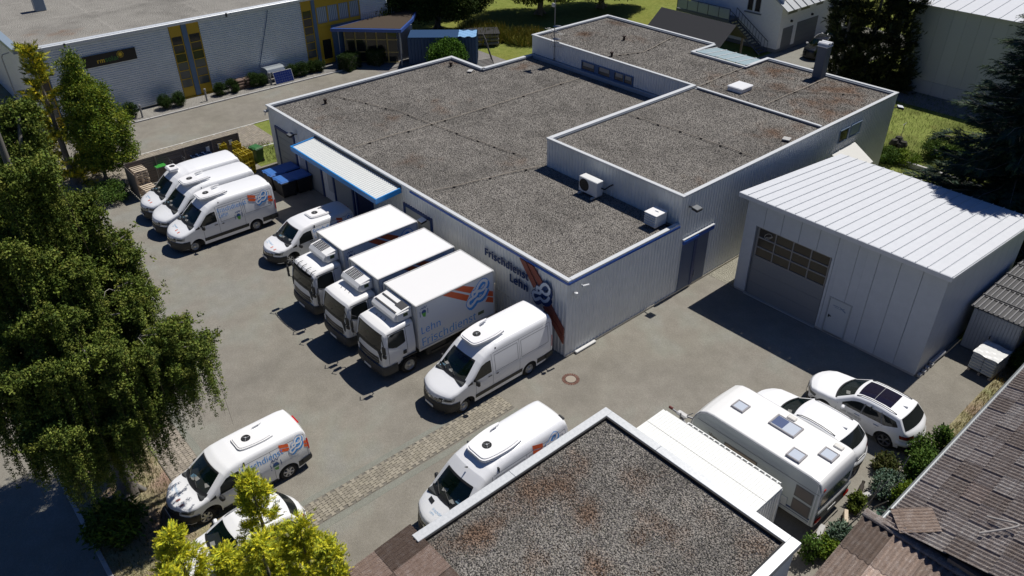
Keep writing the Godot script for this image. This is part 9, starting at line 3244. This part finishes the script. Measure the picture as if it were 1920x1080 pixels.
	var bcol := tints([Color(0.028, 0.055, 0.012), Color(0.045, 0.08, 0.016), Color(0.02, 0.04, 0.01)], 18)
	var where := ["at the corner by the golden cypress", "left of the first yellow window strip", "close to the first yellow window strip", "right of the yellow sill", "next to the pallet of stone slabs", "right of the stone slabs", "left of the metal hood", "right of the leaning solar panel", "second right of the solar panel", "third right of the solar panel", "at the second yellow window strip"]
	var bx := [-4.4, -1.75, -0.75, 2.75, 3.8, 5.65, 6.35, 9.3, 10.15, 11.1, 11.85]
	for k in 11:
		var s := 0.58 if k == 0 else 0.50 + 0.05 * (k % 3)
		bush("round_bush", "clipped round bush %s in the gravel bed" % where[k], Vector3(bx[k], 0, -42.75 - 0.1 * (k % 2)), Vector3(s, s * 1.05, s), 620, bleaf, box, bcol, 100 + k, "round bushes along the corrugated wall")
	for q in [[14.2, -41.6, "clipped block hedge left of the glazed entrance"], [16.9, -41.2, "clipped block hedge before the glazed entrance"]]:
		var t := thing("block_hedge", q[2], "hedge", Vector3(q[0], 0, q[1]), 0.4, "block hedges at the entrance")
		var xf := []
		for k in 1500:
			var p := Vector3(rng.randf_range(-0.85, 0.85), rng.randf_range(0.05, 1.25), rng.randf_range(-0.6, 0.6))
			var f := rng.randi() % 3
			if f == 0: p.x = signf(p.x) * 0.85
			elif f == 1: p.y = 1.25
			else: p.z = signf(p.z) * 0.6
			xf.append(Transform3D(rnd_basis(rng, 1.1), p))
		var st := MB.new()
		st.bx(Vector3(-0.75, 0, -0.5), Vector3(0.75, 1.15, 0.5))
		part("inner_twigs", st, mats.bark, t)
		scatter("leaves", bleaf, box, xf, bcol, t)
	# garden along the barn, lawn edge, verge
	var gl := spray(9, 0.11, 0.06, 0.13, 22)
	var mid := tints([Color(0.07, 0.125, 0.022), Color(0.045, 0.09, 0.018), Color(0.10, 0.16, 0.03)], 23)
	var grey := tints([Color(0.10, 0.15, 0.11), Color(0.07, 0.12, 0.08), Color(0.14, 0.19, 0.14)], 24)
	var lime := tints([Color(0.14, 0.20, 0.02), Color(0.09, 0.15, 0.02)], 25)
	var olive := tints([Color(0.06, 0.075, 0.02), Color(0.09, 0.09, 0.03)], 26)
	var gd := [[5.7, 13.55, 0.55, 0.6, mid, 300, "leafy green bush at the rear bumper of the white car"], [4.3, 12.9, 0.5, 0.32, olive, 220, "feathery olive herb between the white car and the barn"], [4.75, 13.85, 0.7, 0.6, mid, 420, "dark green bean plants under the barn gutter"], [3.2, 13.55, 0.7, 0.42, grey, 420, "pale grey-green lavender clump behind the cat"], [3.0, 14.15, 0.5, 0.55, lime, 280, "lime green leafy clump by the barn gutter"], [1.8, 13.15, 0.36, 0.26, tints([Color(0.09, 0.12, 0.02)], 27), 200, "small yellow-green tuft beside the caravan rear"], [0.1, 13.4, 0.42, 0.26, grey, 220, "blue-green cabbage clump at the bed corner"], [-0.9, 13.4, 0.42, 0.30, lime, 230, "yellow-green salad clump before the rusty shed"], [-1.5, 13.15, 0.3, 0.6, mid, 120, "thin weed stalks growing along the garage wall"], [0.75, 14.3, 0.4, 0.8, grey, 200, "blue-green cabbage by the shed ridge"], [6.9, 13.7, 0.4, 0.5, mid, 180, "bean plant by the stake beside the dry strip"], [14.3, 13.9, 0.6, 0.5, mid, 300, "green bush behind the wrapped pallet"], [15.6, 14.2, 0.9, 0.7, mid, 420, "dark green bush beside the lock-up garage"]]
	for k in gd.size():
		var q: Array = gd[k]
		bush("garden_plant", q[6], Vector3(q[0], 0, q[1]), Vector3(q[2], q[3], q[2] * 0.8), q[5], gl, bright, q[4], 140 + k, "", "plant")
	var cb := spray(7, 0.3, 0.22, 0.1, 28)
	for k in 5:
		bush("cabbage", "blue-green cabbage leaves showing past the rusty ridge, plant %s" % ["nearest the planks", "second from the planks", "in the middle of the row", "before the last one", "at the picture edge"][k], Vector3(-0.12 + 0.03 * k, 1.35, 14.6 + k * 0.5), Vector3(0.28, 0.6, 0.28), 26, cb, bright, tints([Color(0.09, 0.16, 0.12), Color(0.06, 0.12, 0.09)], 29), 160 + k, "cabbages beside the shed ridge", "plant")
	for k in 4:
		var q: Array = [[30.6, -0.6, 0.8, 0.55, "low bush at the foot of the hall's far corner"], [31.4, 0.4, 0.9, 0.4, "yellow-green ground plant at the lawn edge"], [33.6, 1.2, 0.9, 0.75, "dark round bush on the lawn by the spruce"], [34.6, 2.4, 1.0, 0.6, "bright bush on the lawn under the spruce"]][k]
		bush("lawn_bush", q[4], Vector3(q[0], 0, q[1]), Vector3(q[2], q[3], q[2]), 420, gl, bright, lime if k == 1 else mid, 170 + k)
	bush("verge_shrub", "small fresh green sapling on the verge by the street kerb", Vector3(-18.6, 0, -3.2), Vector3(0.9, 0.75, 0.9), 340, spray(9, 0.2, 0.07, 0.2, 31), bright, tints([Color(0.08, 0.14, 0.02), Color(0.05, 0.10, 0.02)], 32), 33)
	bush("verge_shrub", "weedy green bush at the fence end by the pallets", Vector3(-10.2, 0, -29.6), Vector3(1.2, 0.6, 1.2), 420, gl, bright, mid, 34)
	# tufts over verge and strip
	var tuft := frond(0.16, 0.05, 3, 40)
	for q in [[-19.2, -16.35, -12.0, 6.0, 5200, "verge_grass", "thin grass tufts on the birch verge", 0], [7.0, 14.5, 13.5, 14.6, 1500, "dry_tufts", "straw tufts on the dry strip along the barn", 1], [-16.3, -15.1, -30.0, -8.0, 2200, "weed_tufts", "grass tufts under the birch edge", 0], [-1.0, 1.2, -31.8, -28.3, 900, "lawn_tufts", "grass blades on the patch by the green bin", 2], [28.4, 45.0, -5.5, 7.5, 9000, "lawn_tufts", "grass blades on the lawn behind the hall", 2]]:
		var t := thing(q[5], q[6], "grass", Vector3.ZERO, 0.0, "", "stuff")
		var xf := []
		for k in int(q[4]):
			xf.append(Transform3D(Basis(Vector3.UP, rng.randf() * TAU).rotated(Vector3(1, 0, 0), rng.randfn() * 0.3).scaled(Vector3.ONE * rng.randf_range(0.5, 1.2)), Vector3(rng.randf_range(q[0], q[1]), 0.02, rng.randf_range(q[2], q[3]))))
		scatter("blades", tuft, gy, xf, tints([[Color(0.10, 0.09, 0.025), Color(0.07, 0.085, 0.02), Color(0.17, 0.13, 0.05)], [Color(0.30, 0.23, 0.09), Color(0.2, 0.16, 0.05)], [Color(0.08, 0.12, 0.02), Color(0.11, 0.14, 0.03)]][q[7]], 45), t)

func _ready() -> void:
	# camera
	var cam := Camera3D.new()
	cam.name = "camera"
	var yaw := deg_to_rad(41.0437)
	var pit := deg_to_rad(33.8611)
	var rol := deg_to_rad(-0.3533)
	var fw := Vector3(sin(yaw) * cos(pit), -sin(pit), -cos(yaw) * cos(pit))
	var rt := Vector3(cos(yaw), 0, sin(yaw))
	var up := rt.cross(fw)
	var r2 := rt * cos(rol) + up * sin(rol)
	var u2 := up * cos(rol) - rt * sin(rol)
	cam.transform = Transform3D(Basis(r2, u2, -fw), Vector3(-19.955, 22.322, 19.265))
	cam.fov = 40.505
	cam.near = 0.1
	cam.far = 900.0
	add_child(cam)
	cam.current = true
	# sky, sun, exposure
	var env := Environment.new()
	env.background_mode = Environment.BG_SKY
	var sky := Sky.new()
	var sm := ProceduralSkyMaterial.new()
	sm.sky_top_color = Color(0.26, 0.44, 0.76)
	sm.sky_horizon_color = Color(0.60, 0.72, 0.86)
	sm.sky_curve = 0.12
	sm.ground_bottom_color = Color(0.16, 0.17, 0.12)
	sm.ground_horizon_color = Color(0.45, 0.50, 0.50)
	sm.sky_energy_multiplier = 0.6
	sky.sky_material = sm
	env.sky = sky
	env.tonemap_mode = Environment.TONE_MAPPER_LINEAR
	env.tonemap_exposure = 1.0
	env.sdfgi_enabled = true
	env.ssao_enabled = true
	env.ssil_enabled = true
	var we := WorldEnvironment.new()
	we.name = "world_environment"
	we.environment = env
	add_child(we)
	var sun := DirectionalLight3D.new()
	sun.name = "sun"
	sun.light_energy = 1.5
	sun.light_color = Color(1.0, 0.98, 0.95)
	sun.light_angular_distance = 0.5
	sun.shadow_enabled = true
	add_child(sun)
	sun.look_at_from_position(Vector3(0.54, 1.0, 0.0) * 60.0, Vector3.ZERO, Vector3(0, 0, 1))

	rng.seed = 20
	make_textures()
	build_ground()
	pavers("paver_strip", "band of interlocking pavers crossing the yard", -11.9, -0.1, -3.95, 0.96, 0.165, 0.205, Vector2(-9.0, 0.4), 300, Color(0.60, 0.55, 0.45))
	pavers("paver_lane", "interlocking pavers under the white car, continuing the paver band", -15.0, -0.14, -11.9, 0.94, 0.165, 0.205, Vector2(-13.0, 0.4), 60, Color(0.60, 0.55, 0.45))
	pavers("paver_bay", "interlocking pavers of the parking bay beside the birch", -16.25, -8.0, -15.05, -1.9, 0.165, 0.205, Vector2(-15.6, -5.0), 300, Color(0.64, 0.57, 0.48))
	pavers("paver_parking", "far parking bays of pavers behind the board fence", -14.0, -35.35, 1.9, -31.2, 0.165, 0.205, Vector2(0, -33), 0, Color(0.66, 0.60, 0.50))
	build_company()
	build_hall()
	build_front_garage()
	build_white_container()
	build_barns()
	build_solar()
	build_background()
	# vans
	var grp := "white delivery vans in the yard"
	var a := make_van("delivery_van", "plain white high-roof van parked between the nearest truck and the paver band", TALL, Vector3(-3.70, 0, -1.13), grp, 0)
	roof_cooler(a[0], -1.0, 2.60, 0.045)
	var v3: Node3D = dup(a[0], Vector3(-6.785, 0, -21.07), 0.0, "high-roof van with blue lettering, nearest of the three by the fence")
	var v2: Node3D = dup(a[0], Vector3(-6.73, 0, -23.43), 0.0, "high-roof van in the middle of the three by the fence")
	var b: VB = a[1]
	livery(v3, b, 2.55, 1.84, 1.75, 5.22, 1.92, 0.66, Vector2(3.7, 1.28), 0.016)
	hood_print(v3, b, 0.55, -0.45, 0.55)
	var c := make_van("delivery_van", "high-roof van with a small square roof cooler, next to the board fence", TALL, Vector3(-6.6, 0, -25.62), grp, 0)
	var bc := MB.new()
	bc.box(Vector3(-0.75, 2.70, 0.0), Vector3(0.62, 0.24, 0.72), 0.08)
	part("roof_cooler_box", bc, plain("white_plastic", lin(0.78, 0.78, 0.78), 0.4), c[0])
	var bf := MB.new()
	bf.lathe([Vector2(0.0, 0.02), Vector2(0.04, 0.02), Vector2(0.05, 0.0), Vector2(0.12, 0.0), Vector2(0.15, 0.02), Vector2(0.16, 0.0)], Transform3D(Basis.IDENTITY, Vector3(-0.72, 2.822, 0.02)), 18)
	part("fan", bf, plain("fan_black", lin(0.015, 0.015, 0.016), 0.5), c[0])
	hood_print(c[0], c[1], 0.55, -0.45, 0.55)
	var m := make_van("panel_van", "low white van with blue lettering and alloy wheels beside the birch", MID, Vector3(-14.39, 0, -2.62), grp, 1)
	roof_cooler(m[0], 0.15, 1.905, 0.0, 0.82)
	livery(m[0], m[1], 2.46, 1.34, 1.62, 4.60, 1.42, 0.54, Vector2(3.7, 0.98))
	hood_print(m[0], m[1], 0.42, -0.55, 0.66)
	var m4: Node3D = dup(m[0], Vector3(-3.88, 0, -16.3), 0.0, "low white van partly in the canopy's shadow beside the first truck")
	var s := make_van("tall_van", "white high-roof van with an orange stripe beside the gravel garage", LONG, Vector3(-7.8, 0, 4.1), grp, 0)
	roof_cooler(s[0], -0.72, 2.68, 0.03, 1.05)
	livery(s[0], s[1], 2.3, 1.80, 2.2, 5.0, 2.1, 0.72)
	hood_print(s[0], s[1], 0.42, -0.1, 0.6)
	var vent := MB.new()
	s[1].top_patch(vent, 0.52, 0.66, -0.62, -0.30, 0.012, 2, 3)
	part("bonnet_vent", vent, plain("black_trim", lin(0.018, 0.019, 0.02), 0.55), s[0])
	var ant := MB.new()
	ant.rod(Vector3(-1.1, 2.52, 0.1), Vector3(-1.22, 2.62, 0.12), 0.03, 0.012)
	part("roof_aerial", ant, plain("black_trim", lin(0.018, 0.019, 0.02), 0.55), s[0])
	# trucks
	make_truck("white box truck nearest the plain van, blue lettering on its side", Vector3(-3.25, 0, -4.85), "white box trucks along the hall", 2, 0.96)
	make_truck("white box truck in the middle of the row of three", Vector3(-3.30, 0, -7.68), "white box trucks along the hall", 1, 1.0)
	make_truck("white box truck with a dark sun visor beside the low van", Vector3(-3.17, 0, -10.87), "white box trucks along the hall", 0, 1.02)
	# cars and caravan
	var q := make_suv("white_suv", "white off-road car with a dark glass roof in front of the metal hall", SUV_A, Vector3(6.2, 0, 10.85), -PI / 2 + 0.02)
	var gr := MB.new()
	q[1].top_patch(gr, 2.15, 3.45, -0.78, 0.78, 0.010, 6, 8)
	part("glass_roof", gr, plain("roof_glass", lin(0.012, 0.010, 0.022), 0.05), q[0])
	var gs := MB.new()
	q[1].top_patch(gs, 2.78, 2.80, -0.78, 0.78, 0.013, 1, 8)
	part("roof_bar", gs, plain("gap_grey", lin(0.16, 0.165, 0.17), 0.6), q[0])
	var dl := MB.new()
	lay(dl, letters("GRAF HARDENBERG", 1.05), func(x: float, y: float) -> Vector3: return q[1].S(1.62 + x, 0.72 + y * 1.3, 0.008))
	lay(dl, letters("www.graf-hardenberg.de", 0.6), func(x: float, y: float) -> Vector3: return q[1].S(1.85 + x, 0.60 + y, 0.008))
	part("door_lettering", dl, plain("print_grey", lin(0.10, 0.105, 0.11), 0.5), q[0])
	make_suv("white_suv", "white estate car parked between the caravan and the glass-roofed car", SUV_A, Vector3(3.42, 0, 9.9), -PI / 2)
	make_suv("white_hatchback", "white car half hidden behind the yellow conifers", SUV_B, Vector3(-15.6, 0, 0.42), 0.0)
	make_caravan(Vector3(0.45, 0, 9.95), -PI / 2)
	var bk := make_suv("dark_car", "black car beside the cypresses before the white house", SUV_B, Vector3(48.2, 0, -16.0), 0.15)
	for ch in bk[0].get_children():
		if ch is MeshInstance3D and String(ch.name).begins_with("body"):
			ch.material_override = plain("car_black", lin(0.012, 0.013, 0.015), 0.2)
	bk[0].set_meta("group", "cars before the white house")
	var bk2: Node3D = dup(bk[0], Vector3(51.8, 0, -16.6), 0.1, "second dark car half behind the cypress before the white house")
	build_yard_things()
	build_cat()
	build_plants()
